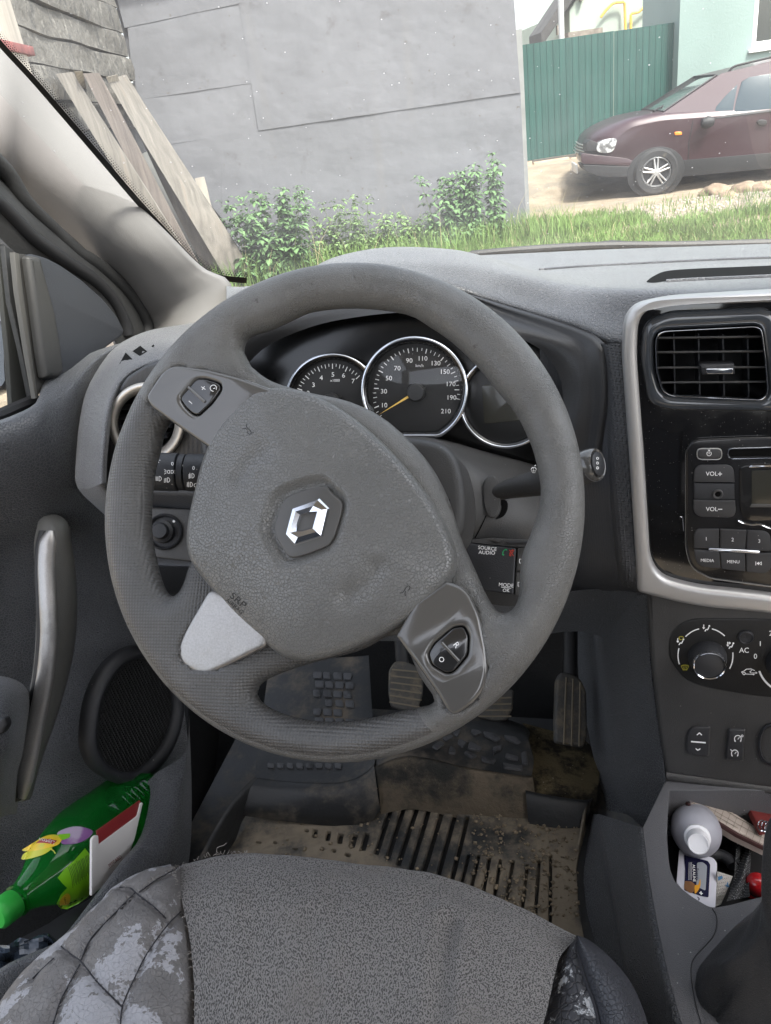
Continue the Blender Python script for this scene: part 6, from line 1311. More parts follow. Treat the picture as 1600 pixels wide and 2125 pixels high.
mesh('button_ring', tube(on(rpx(k('E6', (290, 262), (300, 205), (345, 193), (565, 193), (602, 208), (612, 262), (602, 318), (565, 334), (345, 334), (300, 318)), 4) + k('E6', (290, 262)), off(RPn, .0006)), .0005, 6), M['satin'], ra)
rb([(700, 250), (712, 212), (740, 205), (1900, 170), (1900, 290), (740, 298), (712, 290)], 3, .0004, M['hole'], 'disc_slot')
mesh('slot_rim', tube(on(rpx(k('E6', (690, 260), (705, 205), (740, 196), (1900, 160), (1900, 300), (740, 326), (705, 312)), 5) + k('E6', (690, 260)), off(RPn, .0006)), .0006, 6), M['chrome'], ra)
rb([(250, 628), (258, 470), (310, 412), (700, 408), (765, 450), (780, 632)], [1, 6, 8, 8, 8, 1], prints=lambda p: (p.txt('VOL', *E(482, 518), 8.6, 0, 1.05), p.line([E(563, 523), E(613, 523)], 1.5), p.line([E(588, 498), E(588, 546)], 1.5)))
rb([(252, 640), (775, 650), (778, 856), (252, 852)], 1, .0006, M['dark'], 'socket_panel')
jk = hit(*E(560, 780), off(RPn, .0006)); mesh('audio_socket', [lathe([(.0042, 0), (.0042, .0012), (.0036, .0016), (.0026, .0012), (.0024, -.003), (0, -.003)], jk, RPn[1], 24)], M['mid'], ra); mesh('socket_hole', lathe([(.0023, .0011), (0, .0011)], jk, RPn[1], 20), M['hole'], ra)
rb([(246, 862), (785, 872), (795, 990), (780, 1060), (720, 1092), (330, 1082), (265, 1040), (244, 980)], [1, 1, 4, 8, 8, 8, 8, 4], prints=lambda p: (p.txt('VOL', *E(483, 977), 8.6, 0, 1.05), p.line([E(563, 980), E(616, 980)], 1.5)))
rb([(250, 1490), (252, 1300), (290, 1240), (578, 1240), (576, 1486)], [1, 6, 8, 1, 1], prints=lambda p: p.txt('1', *E(410, 1362), 7.5))
rb([(590, 1490), (592, 1242), (936, 1256), (918, 1500)], 1, prints=lambda p: p.txt('2', *E(752, 1373), 7.5))
rb([(930, 1505), (945, 1256), (1160, 1262), (1240, 1310), (1262, 1530)], [1, 1, 8, 8, 1], prints=lambda p: p.txt('3', *E(1098, 1392), 7.5))
rb([(254, 1505), (580, 1530), (596, 1752), (340, 1726), (270, 1650)], [1, 1, 1, 10, 8], prints=lambda p: p.txt('MEDIA', *E(424, 1643), 6.4, 2, 1.05))
rb([(590, 1535), (915, 1556), (920, 1790), (606, 1756)], 1, prints=lambda p: p.txt('MENU', *E(760, 1660), 6.4, 1, 1.05))
def _bk(p): p.line([E(1053, 1660), E(1053, 1706)], 1.3); p.poly([E(1062, 1682), E(1095, 1660), E(1095, 1706)]); p.line([E(1098, 1682), E(1126, 1662), E(1126, 1703), E(1098, 1682)], 1.1)
rb([(928, 1560), (1258, 1552), (1255, 1740), (1210, 1800), (1150, 1815), (932, 1792)], [1, 1, 6, 8, 8, 1], prints=_bk)
rb([(1270, 1310), (1600, 1330), (1600, 1560), (1274, 1535)], 2, prints=None); rb([(1272, 1560), (1600, 1575), (1600, 1830), (1275, 1800)], 2, prints=None)
mesh('chrome_bar', tube(on(k('E6', (440, 1500), (460, 1501), (1080, 1532), (1100, 1534)), off(RPn, .0022)), [.0012, .0018, .0018, .0012], 12), M['chrome'], ra)
ds = rb([(845, 470), (870, 425), (960, 412), (1500, 400), (1500, 1120), (1000, 1138), (900, 1100), (850, 1000)], [4, 6, 2, 2, 10, 8, 10, 10], .0012, mat('display surround', (.012, .012, .012), .18, coat=.4), 'display_surround')
mesh('display', plate(on(k('E6', (1000, 480), (1500, 465), (1500, 915), (1000, 912)), off(RPn, .0016)), RPn[1], .001, .0002), M['screen'], ds)
mesh('display_ledge', plate(on(k('E6', (975, 955), (1000, 914), (1500, 918), (1500, 960)), off(RPn, .0022)), RPn[1], .001, .0003), M['gloss_grey'], ds)
mesh('top_chrome', tube(on(k('E6', (968, 432), (990, 424), (1300, 418), (1600, 412)), off(RPn, .002)), [.0006, .0014, .0014, .0014], 8), M['chrome'], ra)
mesh('bottom_chrome', tube(on(opx(k('E6', (822, 1130), (900, 1168), (1000, 1182), (1100, 1180), (1250, 1235), (1500, 1290)), 3), off(RPn, .001)), .0009, 8), M['chrome'], ra)
mesh('edge_glint', tube(on(k('E6', (66, 1076), (100, 1086), (108, 1130), (118, 1260)), off(KPn, .0006)), .0005, 6), M['chrome'], ra)

# climate panel
CPn = off(KLp, .0012)
cc = thing('climate_control', 'oval heater control panel with a chrome ringed knob and white airflow symbols', 'climate control', hit(1466, 1357, CPn))
mesh('panel', plate(on(spx(k('C6', (796, 520), (800, 410), (850, 315), (950, 258), (1100, 243), (1600, 250), (2300, 300), (2400, 560), (2300, 900), (1600, 868), (1250, 820), (1050, 775), (930, 725), (850, 640), (808, 570)), 4), CPn), CPn[1], .003, .0015), mat('heater panel', (.014, .014, .014), .45, bump=(('grain', 900, .0002),)), cc)
o_ = hit(*k('C6', (1095, 545))[0], CPn); s_ = pxm(1466, 1357, CPn)
kn = mesh('knob', [lathe([(41 * s_, 0), (40 * s_, .004), (36 * s_, .012), (34 * s_, .014), (0, .014)], o_, CPn[1], 48)], M['dark'], cc, ang=40)
mesh('chrome_ring', lathe([(34.5 * s_, .013), (34.8 * s_, .0155), (33 * s_, .0168), (30.8 * s_, .016), (30.4 * s_, .0138)], o_, CPn[1], 56), M['chrome'], kn)
mesh('knob_cap', lathe([(30.4 * s_, .0146), (28 * s_, .0152), (0, .0156)], o_, CPn[1], 40), M['button'], kn)
kc2 = hit(*k('C6', (1740, 590))[0], CPn); k2 = mesh('knob', [lathe([(46 * s_, 0), (45 * s_, .006), (41 * s_, .014), (0, .014)], kc2, CPn[1], 44)], M['dark'], cc, ang=40); mesh('chrome_ring', lathe([(39 * s_, .013), (39.4 * s_, .0155), (37 * s_, .0168), (35 * s_, .016), (34.4 * s_, .0138)], kc2, CPn[1], 56), M['chrome'], k2)
o2 = hit(*k('C6', (1399, 385))[0], CPn); mesh('air_con_button', lathe([(16.5 * s_, 0), (16 * s_, .002), (13.5 * s_, .003), (12 * s_, .002), (0, .0016)], o2, CPn[1], 32), M['dark'], cc, ang=40)
p = Print(onpl(CPn, .0004)); Cc = k('C6', (1082, 535))[0]; rr_ = 57
for a0, a1 in ((104, 136), (46, 76), (-28, 6), (165, 198)): p.arc(*Cc, rr_, a0, a1, 2.2)
def person(x, y, arrow):
    x, y = k('C6', (x, y))[0]; p.disc(x + 4.5, y - 4.5, 1.9); p.line([(x + 3.5, y - 2), (x + 1, y + 3.5), (x - 2, y + 2.5), (x - 4.5, y + 6.5)], 2)
    if 'd' in arrow: p.line([(x - 7, y - 7), (x - 7, y)], 1.8); p.poly([(x - 10, y - 1.5), (x - 4, y - 1.5), (x - 7, y + 2.5)])
    if 'r' in arrow: p.line([(x - 8, y - 5), (x - 3, y - 5)], 1.8); p.poly([(x - 4, y - 8), (x - 4, y - 2), (x, y - 5)])
person(1095, 318, 'd'); person(890, 425, 'd'); person(1285, 455, 'rd'); person(1222, 655, 'r')
p.txt('AC', *k('C6', (1388, 492))[0], 10.5); p.txt('1', *k('C6', (1515, 440))[0], 10.5); p.txt('0', *k('C6', (1477, 540))[0], 10.5); p.txt('2', *k('C6', (1598, 358))[0], 10.5)
x, y = k('C6', (1425, 665))[0]; p.arc(x - 10, y + 3, 2.6, 0, 360, 1.4); p.arc(x + 10, y + 5, 1, 0, 360, 1.2); p.line([(x - 13, y + 3), (x - 15, y), (x - 10, y - 2), (x - 5, y - 6), (x + 4, y - 6.5), (x + 12, y - 3)], 1.4); p.line([(x - 7, y + 4), (x + 9, y + 5)], 1.3); p.line([(x + 15, y + 2), (x + 4, y + 2), (x + 2, y - 1), (x + 6, y - 3)], 1.3)
p.poly([(x + 14, y - 1), (x + 18, y + 2), (x + 14, y + 4)]); p.arc(1640, 1370, 68, 200, 250, 4)
p.build('white_symbols', M['white_print'], cc, kind='stuff')
p = Print(onpl(CPn, .0004)); x, y = k('C6', (920, 632))[0]; p.line([(x - 8, y - 4), (x - 4, y + 4), (x + 4, y + 4), (x + 8, y - 4)], 1.4, closed=True); p.arc(x, y - 3, 8, 20, 160, 1.3, ry=3)
for q in (-3, 0, 3): p.line([(x + q, y + 5), (x + q - .7, y + 1), (x + q + .7, y - 2)], 1.1)
x, y = k('C6', (890, 398))[0]; p.line([(x - 5, y - 1), (x - 2.5, y + 3), (x + 2.5, y + 3), (x + 5, y - 1)], 1.3); p.arc(x, y - 1, 5, 15, 165, 1.3, ry=2.4); p.build('defrost_symbol', M['yellow_print'], cc, kind='stuff')
p = Print(onpl(CPn, .0004)); p.disc(*k('C6', (1168, 655))[0], 3.2); p.build('red_dot', M['red_print'], cc)
# window switch and cruise switch
def swt(name, label, pts, r, prints):
    px = rpx(k('C6', *pts), r); c = (sum(a for a, _ in px) / len(px), sum(b for _, b in px) / len(px)); t = thing(name, label, 'switch', hit(*c, KLp))
    mesh('rim', plate(on([(c[0] + (u - c[0]) * 1.07, c[1] + (v - c[1]) * 1.05) for u, v in px], off(KLp, .0012)), KLp[1], .004, .0012), M['mid'], t)
    mesh('rocker', plate(on(px, off(KLp, .0032)), KLp[1], .004, .0012), M['button'], t)
    p = Print(onpl(off(KLp, .0032), .0004)); prints(p); p.build('symbols', M['white_print'], t, kind='stuff')
def _w(p): p.line(k('C6', (1015, 1163), (1034, 1146), (1052, 1163)), 2.0); p.line(k('C6', (970, 1215), (1082, 1224)), 2.8); p.line(k('C6', (1005, 1270), (1022, 1284), (1040, 1272)), 2.0)
swt('window_switch', 'window rocker switch with up and down chevrons and a white bar', [(935, 1260), (945, 1150), (985, 1105), (1115, 1105), (1108, 1325), (1090, 1338), (985, 1322), (940, 1300)], [4, 6, 6, 4, 4, 4, 6, 6], _w)
def _c(p):
    for a, b, f in ((1338, 1193, 1), (1314, 1308, -1)):
        x, y = k('C6', (a, b))[0]; p.arc(x, y, 7, -40, 220, 1.6); p.line([(x, y + 1), (x + 3, y - 3)], 1.4); p.line([(x - 7, y + 4), (x - 5, y + 6)], 1.3); p.line([(x + 7, y + 4), (x + 5, y + 6)], 1.3)
        if f > 0: p.arc(x + 9, y - 6, 2, 0, 360, 1.1)
        else: p.line([(x - 9, y - 8), (x - 6, y - 5)], 1.4)
swt('cruise_switch', 'tall cruise control rocker switch with two white dial symbols', [(1245, 1355), (1270, 1122), (1395, 1125), (1378, 1368)], 3, _c)

# ================================================================== tunnel, tray and what lies in it
TZ = pZ(-.385); TZn = (TZ[0], KU)
ridge = [(1333, 1718), (1338, 1760), (1345, 1815), (1354, 1870), (1367, 1939), (1378, 1990), (1390, 2041), (1413, 2125), (1445, 2250)]
tn = thing('tunnel_console', 'dark floor console with an open tray in front of the gear lever', 'console', hit(1400, 1900, TZn))
tro = rpx([(1388, 1640), (1384, 1735), (1389, 1800), (1402, 1832), (1430, 1856), (1476, 1884), (1520, 1876), (1570, 1862), (1640, 1852), (1850, 1840), (1850, 1640)], [4, 20, 20, 12, 20, 16, 16, 16, 10, 10, 4], 5)
mesh('top', plate(on(ridge + [(1900, 2350), (2000, 1620), (1385, 1610)], TZn), KU, .004, .0012, [on(tro, TZn)], 4, hole_th=.07), mat('tunnel plastic', (.10, .10, .106), .5, bump=(('leather', 600, .0002),), mix=(('specks', 200, .6, .66, (.4, .39, .38)),)), tn)
rd = [hit(u, v, TZn) for u, v in ridge]
s1 = [(1322, 1714), (1325, 1760), (1332, 1815), (1340, 1872), (1352, 1941), (1362, 1993), (1374, 2044), (1395, 2130), (1425, 2260)]
st = [(1245, 1690), (1258, 1790), (1268, 1840), (1277, 1890), (1287, 1945), (1293, 1985), (1302, 2030), (1330, 2130), (1360, 2260)]
bt = [(1228, 1690), (1198, 1800), (1195, 1850), (1200, 1900), (1215, 1950), (1225, 2000), (1240, 2050), (1280, 2150), (1320, 2300)]
mesh('side_wall', grid([rd, [hit(u, v, pZ(-.39)) for u, v in s1], [hit((a + c) / 2, (b + d) / 2, pZ(-.425)) for (a, b), (c, d) in zip(s1, st)], [hit(u, v, pZ(-.455)) for u, v in st], [hit(u + (-6), v, pZ(-.47)) for u, v in st], [hit(u, v, pZ(-.52)) for u, v in bt]], 2, 3), M['dash2'], tn, ang=50)
FZ = (car(0, 0, -.452), KU)
mesh('tray_floor', tri(on([(1370, 1620), (1360, 1800), (1400, 1900), (1480, 1960), (1900, 1950), (1900, 1600)], FZ), KU), M['black'], tn)
mesh('tray_rib', tube([hit(u, v, (car(0, 0, -.44), KU)) for u, v in opx(k('E2', (560, 1010), (700, 1010), (840, 1040), (960, 1120), (1010, 1200)), 4)], .006, 10), M['dark'], tn)
mesh('recess_line', tube([hit(u, v, off(TZn, .0004)) for u, v in opx(k('D2', (1085, 1190), (1118, 1250), (1122, 1320), (1095, 1410), (1020, 1500), (950, 1575), (916, 1650), (918, 1780), (950, 1960), (1000, 2140)), 4)], .00035, 8), M['black'], tn)
# hand gel bottle leaning to the driver
b0_, b1_ = A(1441, 1702, .815), A(1449, 1750, .722); gax = (b1_ - b0_).normalized(); GL = (b1_ - b0_).length
gel = thing('gel_bottle', 'frosted grey bottle with a round white cap standing in the console tray', 'bottle', b0_)
mesh('body', lathe([(0, -.0), (.021, .0), (.0235, .004), (.0238, .05), (.0225, .062), (.0185, .070), (.0122, .075), (.0112, .076)], b0_, gax, 48), M['frost'], gel, ang=50)
cap_ = mesh('cap', lathe([(.0118, .072), (.0122, .0735), (.0122, .080), (.0108, .0812), (.0098, .0812), (.0096, .083)], b0_, gax, 40), M['white'], gel, ang=45)
mesh('flip_lid', lathe([(.0098, -.02), (.0098, -.002), (.0092, 0), (.0082, .0001), (.0080, -.0008), (0, -.0010)], b1_ + gax * .003, gax, 40), M['white'], cap_, ang=40)
# battery blister
q0, q1, q2 = A(*k('E2', (150, 950))[0], .768), A(*k('E2', (735, 1090))[0], .757), A(*k('E2', (720, 1850))[0], .708)
bn = (q1 - q0).cross(q2 - q0).normalized(); bn = -bn if bn.dot(CAM - q0) < 0 else bn; BPn = (q0, bn)
bt_ = thing('battery_pack', 'white blister pack with a printed battery picture, in the tray below the gel bottle', 'battery pack', q0)
mesh('card', plate(on(rpx(k('E2', (150, 930), (400, 1000), (690, 1060), (745, 1150), (748, 1300), (722, 1850), (640, 1850), (440, 1750), (260, 1640), (105, 1460)), [3, 3, 8, 4, 3, 3, 3, 3, 3, 3]), BPn), bn, .0012, .0004), M['lilac'], bt_)
def bprint(name, px, m, lift): return mesh(name, tri(on(px, off(BPn, lift)), bn), m, bt_)
bprint('dark_print', rpx(k('E2', (222, 1018), (330, 1050), (600, 1115), (640, 1175), (612, 1695), (480, 1670), (370, 1630), (225, 1580), (245, 1250)), 3), M['navy'], .0004)
bprint('grey_print', rpx(k('E2', (430, 1140), (520, 1135), (590, 1190), (565, 1590), (470, 1540), (420, 1560)), 4), M['grey_b'], .0006)
bprint('copper_print', rpx(k('E2', (235, 1430), (340, 1440), (400, 1490), (380, 1610), (330, 1630), (225, 1560)), 4), M['copper'], .0006)
bprint('orange_flash', spx(k('E2', (480, 1400), (485, 1500), (450, 1580), (400, 1635), (390, 1580), (400, 1500), (450, 1490)), 3), M['orange'], .0008)
p = Print(onpl(BPn, .001)); p.txt('Energy', *k('E2', (438, 1330))[0], 6.5, 88, 1.0); p.build('battery_lettering', M['navy'], bt_)
p = Print(onpl(BPn, .001)); p.txt('ALKALINE', *k('E2', (385, 1310))[0], 5.6, 88, 1.0); p.line(k('E2', (470, 1622), (520, 1632)), 2); p.line(k('E2', (492, 1600), (497, 1652)), 2)
for i in range(3): p.line(k('E2', (305 + i * 20, 1140), (300 + i * 20, 1420)), .5)
p.build('white_lettering', M['white_print'], bt_, kind='stuff')
bprint('number_print', spx(k('E2', (425, 1680), (465, 1700), (470, 1730), (445, 1745), (455, 1715)), 2), M['navy'], .0004)
# napkin, netting, red cap, books
NP_ = (A(1507, 1850, .73), (-CF * .9 + CU * .3).normalized())
nk = thing('napkin', 'folded paper napkin with blue print beside the battery pack', 'napkin', NP_[0])
mesh('paper', plate(on(k('E2', (750, 1280), (1000, 1360), (870, 1680), (810, 1810), (720, 1850), (735, 1500)), NP_), NP_[1], .002, .0006), M['towel'], nk)
p = Print(onpl(NP_, .0006)); p.poly(k('E2', (760, 1370), (830, 1350), (840, 1390), (770, 1430))); p.line(k('E2', (880, 1500), (935, 1520)), 2.6); p.line(k('E2', (915, 1460), (905, 1530)), 2.6); p.build('blue_print', M['blue'], nk)
rows = []
for i in range(13):
    f = i / 12; l = k('E2', (1065 - 60 * f, 770 + 60 * f) if False else (1060 - 50 * math.sin(f * 1.5) - 150 * max(0, f - .55) ** 1.2 * 2, 760 + 1000 * f))[0]; r = k('E2', (1310 - 75 * f + 30 * max(0, f - .8) * 5, 800 + 880 * f))[0]
    rows.append([A(l[0] + (r[0] - l[0]) * j / 6, l[1] + (r[1] - l[1]) * j / 6, .785 - .075 * f - .006 * math.sin(j * 1.3 + i * .5)) for j in range(7)])
netm = mat('fine grey netting', (.27, .28, .29), .5, mix=(('dots', 420, .62, .4, (.015, .016, .018)), ('specks', 330, .58, .66, (.4, .4, .4))))
netm2 = grid(rows, 2, 2); mesh('mesh_pouch', netm2, netm, None, label='strip of fine grey netting folded in the console tray', cat='net pouch', ang=180)
rc_ = A(1572, 1836, .735); bm = bmesh.new(); bmesh.ops.create_uvsphere(bm, u_segments=28, v_segments=16, radius=.0112); bm.verts.index_update()
rt = thing('red_ball', 'shiny red domed ball lying in the tray beside the gear lever', 'ball', rc_)
mesh('dome', ([rc_ + w_.co for w_ in bm.verts], [[x.index for x in fc.verts] for fc in bm.faces], None), M['red_shiny'], rt, ang=180); bm.free()
mesh('rim', lathe([(.0125, -.004), (.013, -.003), (.0125, -.001), (.011, .001)], rc_ - KU * .003, (KU * .8 - CF * .5).normalized(), 32), M['red_shiny'], rt)
nb_ = thing('notebook', 'squared paper notebook seen from its page edge, lying in the console tray', 'notebook', A(1500, 1700, .80))
e0, e1, e2, e3 = A(*k('E2', (405, 55))[0], .80), A(*k('E2', (1600, 720))[0], .765), A(*k('E2', (1600, 900))[0], .745), A(*k('E2', (335, 225))[0], .78)
nn_ = (e1 - e0).cross(e3 - e0).normalized(); nn_ = -nn_ if nn_.dot(CAM - e0) < 0 else nn_; NPn = (e0, nn_)
mesh('page_block', plate(on(k('E2', (405, 55), (720, 200), (1080, 400), (1300, 540), (1600, 720), (1600, 905), (1060, 650), (680, 420), (335, 225)), NPn), nn_, .012, .0008), M['paper'], nb_)
p = Print(onpl(NPn, .0005))
for i in range(13):
    f = i / 11.5; a = (405 + 1195 * f + 40, 55 + 665 * f + 30); p.line(k('E2', (a[0] - 10, a[1]), (a[0] - 75, a[1] + 170)), .7)
p.line(k('E2', (370, 150), (700, 320), (1080, 540), (1600, 820)), .7); p.line(k('E2', (350, 190), (690, 380), (1080, 600)), .9); p.line(k('E2', (900, 330), (1080, 440), (1300, 560)), 1.2); p.build('grid_lines', M['grid'], nb_, kind='stuff')
mesh('cover', plate(on(k('E2', (290, -40), (400, 50), (1150, 340), (1320, 520), (1600, 660), (1600, -200), (300, -200)), (e0 - nn_ * .004, nn_)), nn_, .004, .0006), M['black'], nb_)
mesh('cover_corner', plate(on(k('E2', (285, 0), (340, 0), (405, 52), (330, 225), (310, 170)), (e0 + nn_ * .0005, nn_)), nn_, .003, .0005), mat('worn cover edge', (.16, .13, .13), .7), nb_)
mesh('lower_cover', plate(on(k('E2', (265, 170), (335, 228), (690, 425), (1060, 660), (1600, 925), (1600, 950), (1060, 690), (680, 450), (300, 240)), (e0 + nn_ * .001, nn_)), nn_, .004, .0006), mat('dark red cover', (.05, .018, .016), .6), nb_)
p = Print(onpl((e0 - nn_ * .004, nn_), .0008)); p.poly(k('E2', (625, -10), (660, 10), (760, 120), (720, 100))); p.build('green_mark', mat('pale green print', (.22, .3, .12), .6), nb_)
p = Print(onpl((e0 - nn_ * .004, nn_), .0008)); p.poly(k('E2', (770, 120), (900, 190), (1010, 255), (960, 240), (840, 200))); p.poly(k('E2', (1020, 160), (1060, 220), (1140, 330), (1110, 310))); p.build('grey_marks', M['grey_print'], nb_)
RBp = (A(1560, 1690, .775), (nn_ * .9 + KU * .3).normalized())
bk = thing('red_booklet', 'dark red booklet with wire binding lying on the notebook, at the right edge', 'booklet', RBp[0])
mesh('cover', plate(on(rpx(k('E2', (1060, 20), (1180, 140), (1420, 600), (1440, 640), (1800, 560), (1800, -300), (1100, -200)), 3), RBp), RBp[1], .006, .001), M['maroon'], bk)
for i in range(3):
    c = k('E2', (1460 + i * 55, 560 + i * 12))[0]; mesh('wire_ring', tube([hit(c[0] + 9 * math.cos(t), c[1] + 11 * math.sin(t), off(RBp, .002 + .004 * abs(math.sin(t)))) for t in np.linspace(0, 6.28, 22)], .0006, 6), M['chrome'], bk)
mesh('lime_marker', plate(on(rpx(k('E2', (1230, 790), (1320, 800), (1600, 900), (1600, 1010), (1310, 880)), 2), (A(1575, 1755, .79), -CF)), -CF, .006, .001), M['lime'], None, label='lime green strip under the notebook beside the gear lever', cat='marker')
# gear lever gaiter
gt = thing('gear_gaiter', 'black folded gaiter of the gear lever at the lower right corner', 'gear lever', A(1640, 2050, .66))
def ring(pts, d, seed, amp=0): P = spx(pts, 5); return [A(u + amp * math.sin(i * .55 + seed), v + amp * .5 * math.sin(i * .42 + seed * 2), d) for i, (u, v) in enumerate(P)]
rg = [ring([(1442, 2140), (1444, 2030), (1468, 1985), (1545, 1905), (1620, 1868), (1760, 1880), (1870, 1980), (1880, 2150), (1780, 2300), (1600, 2330), (1480, 2260)], .612, 0),
      ring([(1462, 2130), (1456, 2030), (1482, 1985), (1550, 1905), (1625, 1862), (1750, 1872), (1850, 1975), (1850, 2150), (1760, 2270), (1600, 2290), (1500, 2230)], .598, 0, 2),
      ring([(1500, 2085), (1492, 2022), (1510, 1975), (1562, 1900), (1630, 1855), (1730, 1868), (1800, 1960), (1805, 2110), (1740, 2200), (1620, 2210), (1540, 2160)], .582, 1, 9),
      ring([(1525, 2040), (1512, 2000), (1528, 1962), (1572, 1890), (1632, 1850), (1720, 1862), (1770, 1940), (1770, 2050), (1720, 2120), (1640, 2130), (1570, 2090)], .566, 2, 7),
      ring([(1568, 1985), (1560, 1955), (1568, 1925), (1582, 1880), (1640, 1842), (1710, 1858), (1745, 1920), (1745, 1990), (1710, 2040), (1640, 2045), (1600, 2020)], .548, 3, 5),
      ring([(1588, 1930), (1582, 1905), (1580, 1880), (1588, 1850), (1640, 1825), (1700, 1845), (1725, 1890), (1725, 1940), (1700, 1970), (1645, 1980), (1610, 1960)], .53, 0),
      ring([(1582, 1860), (1580, 1830), (1582, 1800), (1596, 1770), (1645, 1750), (1705, 1765), (1730, 1810), (1730, 1860), (1705, 1895), (1650, 1905), (1605, 1890)], .505, 0),
      ring([(1590, 1760), (1588, 1735), (1592, 1712), (1606, 1690), (1650, 1672), (1705, 1685), (1728, 1722), (1728, 1770), (1705, 1800), (1650, 1810), (1610, 1795)], .48, 0),
      ring([(1612, 1745), (1611, 1735), (1614, 1722), (1624, 1708), (1654, 1696), (1692, 1706), (1706, 1728), (1706, 1755), (1692, 1776), (1654, 1784), (1626, 1772)], .466, 0),
      ring([(1655 + 3 * math.cos(a), 1738 + 3 * math.sin(a)) for a in np.linspace(math.pi, 3 * math.pi, 12)[:11]], .464, 0)]
mesh('gaiter', grid(rg, 1, 4, closed=True), M['gaiter'], gt, ang=180)
# ================================================================== floor, mat and pedals
cf = thing('footwell', 'black carpeted footwell lining under the dashboard', 'footwell', car(0, .4, -.5))
mesh('lining', grid([[car(x, y, z) for x in (-.75, -.3, .1, .45)] for y, z in ((-.5, -.53), (.0, -.53), (.38, -.53), (.55, -.42), (.68, -.2), (.69, -.06))], 2, 3), M['firewall'], cf, ang=180)
mesh('side_lining', grid([DP([(392, 1450, 1.12), (470, 1450, 1.25), (560, 1440, 1.4)]), DP([(385, 1600, 1.02), (450, 1600, 1.1), (530, 1590, 1.2)]), DP([(370, 1800, .93), (420, 1790, .96), (480, 1760, 1.0)])], 3, 3), M['firewall'], cf)
fm = thing('floor_mat', 'dusty black rubber floor mat with moulded ribs, full of sand', 'floor mat', car(0, .05, -.5))
MZ = (car(0, 0, -.5), KU)
mesh('base', tri([car(-.30, -.3, -.5065), car(.25, -.3, -.5065), (car(.25, .32, -.5065)), car(-.30, .32, -.5065)], KU), M['mat_clean'], fm)
slots = []
for (a, b, w_) in (((630, 888), (560, 1105), 22), ((682, 885), (608, 1125), 22), ((733, 900), (652, 1150), 22), ((784, 900), (702, 1175), 22), ((839, 908), (752, 1200), 22), ((893, 920), (812, 1215), 21), ((941, 945), (868, 1240), 20)):
    slots.append((a, b, w_))
for (a, b, w_) in (((310, 1000), (303, 1036), 20), ((365, 1008), (358, 1048), 20), ((415, 1018), (408, 1060), 22), ((474, 1020), (458, 1075), 26), ((524, 1015), (505, 1088), 24), ((275, 1000), (272, 1012), 18), ((330, 1080), (345, 1083), 14), ((375, 1088), (395, 1091), 14), ((430, 1104), (455, 1110), 14), ((60, 1055), (85, 1056), 8), ((133, 1056), (150, 1057), 9), ((215, 1082), (236, 1083), 9)):
    slots.append((a, b, w_))
S2 = []
for (a, b, w_) in (((1018, 130), (985, 260), 14), ((1055, 130), (1022, 275), 14), ((1095, 140), (1065, 300), 14), ((1135, 150), (1108, 310), 13), ((1182, 150), (1150, 330), 13), ((1235, 165), (1212, 350), 13), ((1278, 150), (1262, 380), 13), ((1320, 130), (1318, 400), 12)): S2.append((a, b, w_))
def slotq(c, a, b, w_):
    l = math.hypot(b[0] - a[0], b[1] - a[1]); nx, ny = -(b[1] - a[1]) / l * w_ / 2, (b[0] - a[0]) / l * w_ / 2
    return on(rpx(k(c, (a[0] + nx, a[1] + ny), (a[0] - nx, a[1] - ny), (b[0] - nx, b[1] - ny), (b[0] + nx, b[1] + ny)), 3, 2), MZ)
holes = [slotq('C8', *s) for s in slots] + [slotq('D3', *s) for s in S2]
fo = on([(452, 1800), (470, 1730), (500, 1688), (600, 1702), (700, 1712), (768, 1702), (790, 1655), (860, 1640), (1000, 1672), (1100, 1690), (1212, 1700), (1196, 1800), (1200, 1880), (1215, 1960), (1240, 2080), (430, 2080)], MZ)
mesh('ribbed_floor', plate(fo, KU, .006, .0014, holes, 2), M['mat_rubber'], fm)
def msh(name, rows, m, nu=4, nv=4, ang=180): return mesh(name, grid([DP(r) for r in rows], nu, nv), M[m], fm, ang=ang)
msh('left_rim', [[(398, 1810, .86), (414, 1779, .875), (440, 1730, .90), (472, 1678, .925), (505, 1635, .95), (530, 1612, .965)], [(412, 1815, .865), (428, 1782, .88), (452, 1735, .905), (483, 1683, .93), (512, 1645, .95), (536, 1622, .965)], [(455, 1830, .90), (470, 1785, .925), (490, 1740, .94), (505, 1700, .955), (525, 1680, .96), (545, 1660, .97)]], 'mat_clean')
msh('left_step', [[(498, 1692, .952), (560, 1700, .95), (640, 1710, .942), (705, 1714, .938), (765, 1706, .935), (790, 1680, .94)], [(502, 1672, .95), (560, 1678, .945), (640, 1686, .938), (705, 1690, .933), (762, 1678, .93), (784, 1650, .935)], [(520, 1635, .955), (570, 1640, .95), (640, 1645, .94), (705, 1645, .935), (755, 1630, .935), (778, 1605, .94)], [(532, 1612, .967), (580, 1618, .962), (640, 1622, .953), (705, 1622, .947), (752, 1606, .948), (776, 1584, .952)]], 'mat_clean')
msh('foot_rest', [[(530, 1614, .965), (580, 1620, .96), (640, 1624, .951), (705, 1624, .945), (752, 1608, .946), (778, 1584, .95)], [(533, 1560, 1.01), (580, 1562, 1.005), (640, 1563, .998), (705, 1561, .99), (752, 1555, .985), (778, 1545, .985)], [(545, 1480, 1.07), (600, 1480, 1.06), (650, 1478, 1.055), (710, 1476, 1.05), (752, 1474, 1.045), (772, 1472, 1.045)], [(560, 1370, 1.15), (610, 1368, 1.145), (655, 1366, 1.14), (710, 1364, 1.135), (748, 1362, 1.13), (765, 1360, 1.13)]], 'mat_clean')
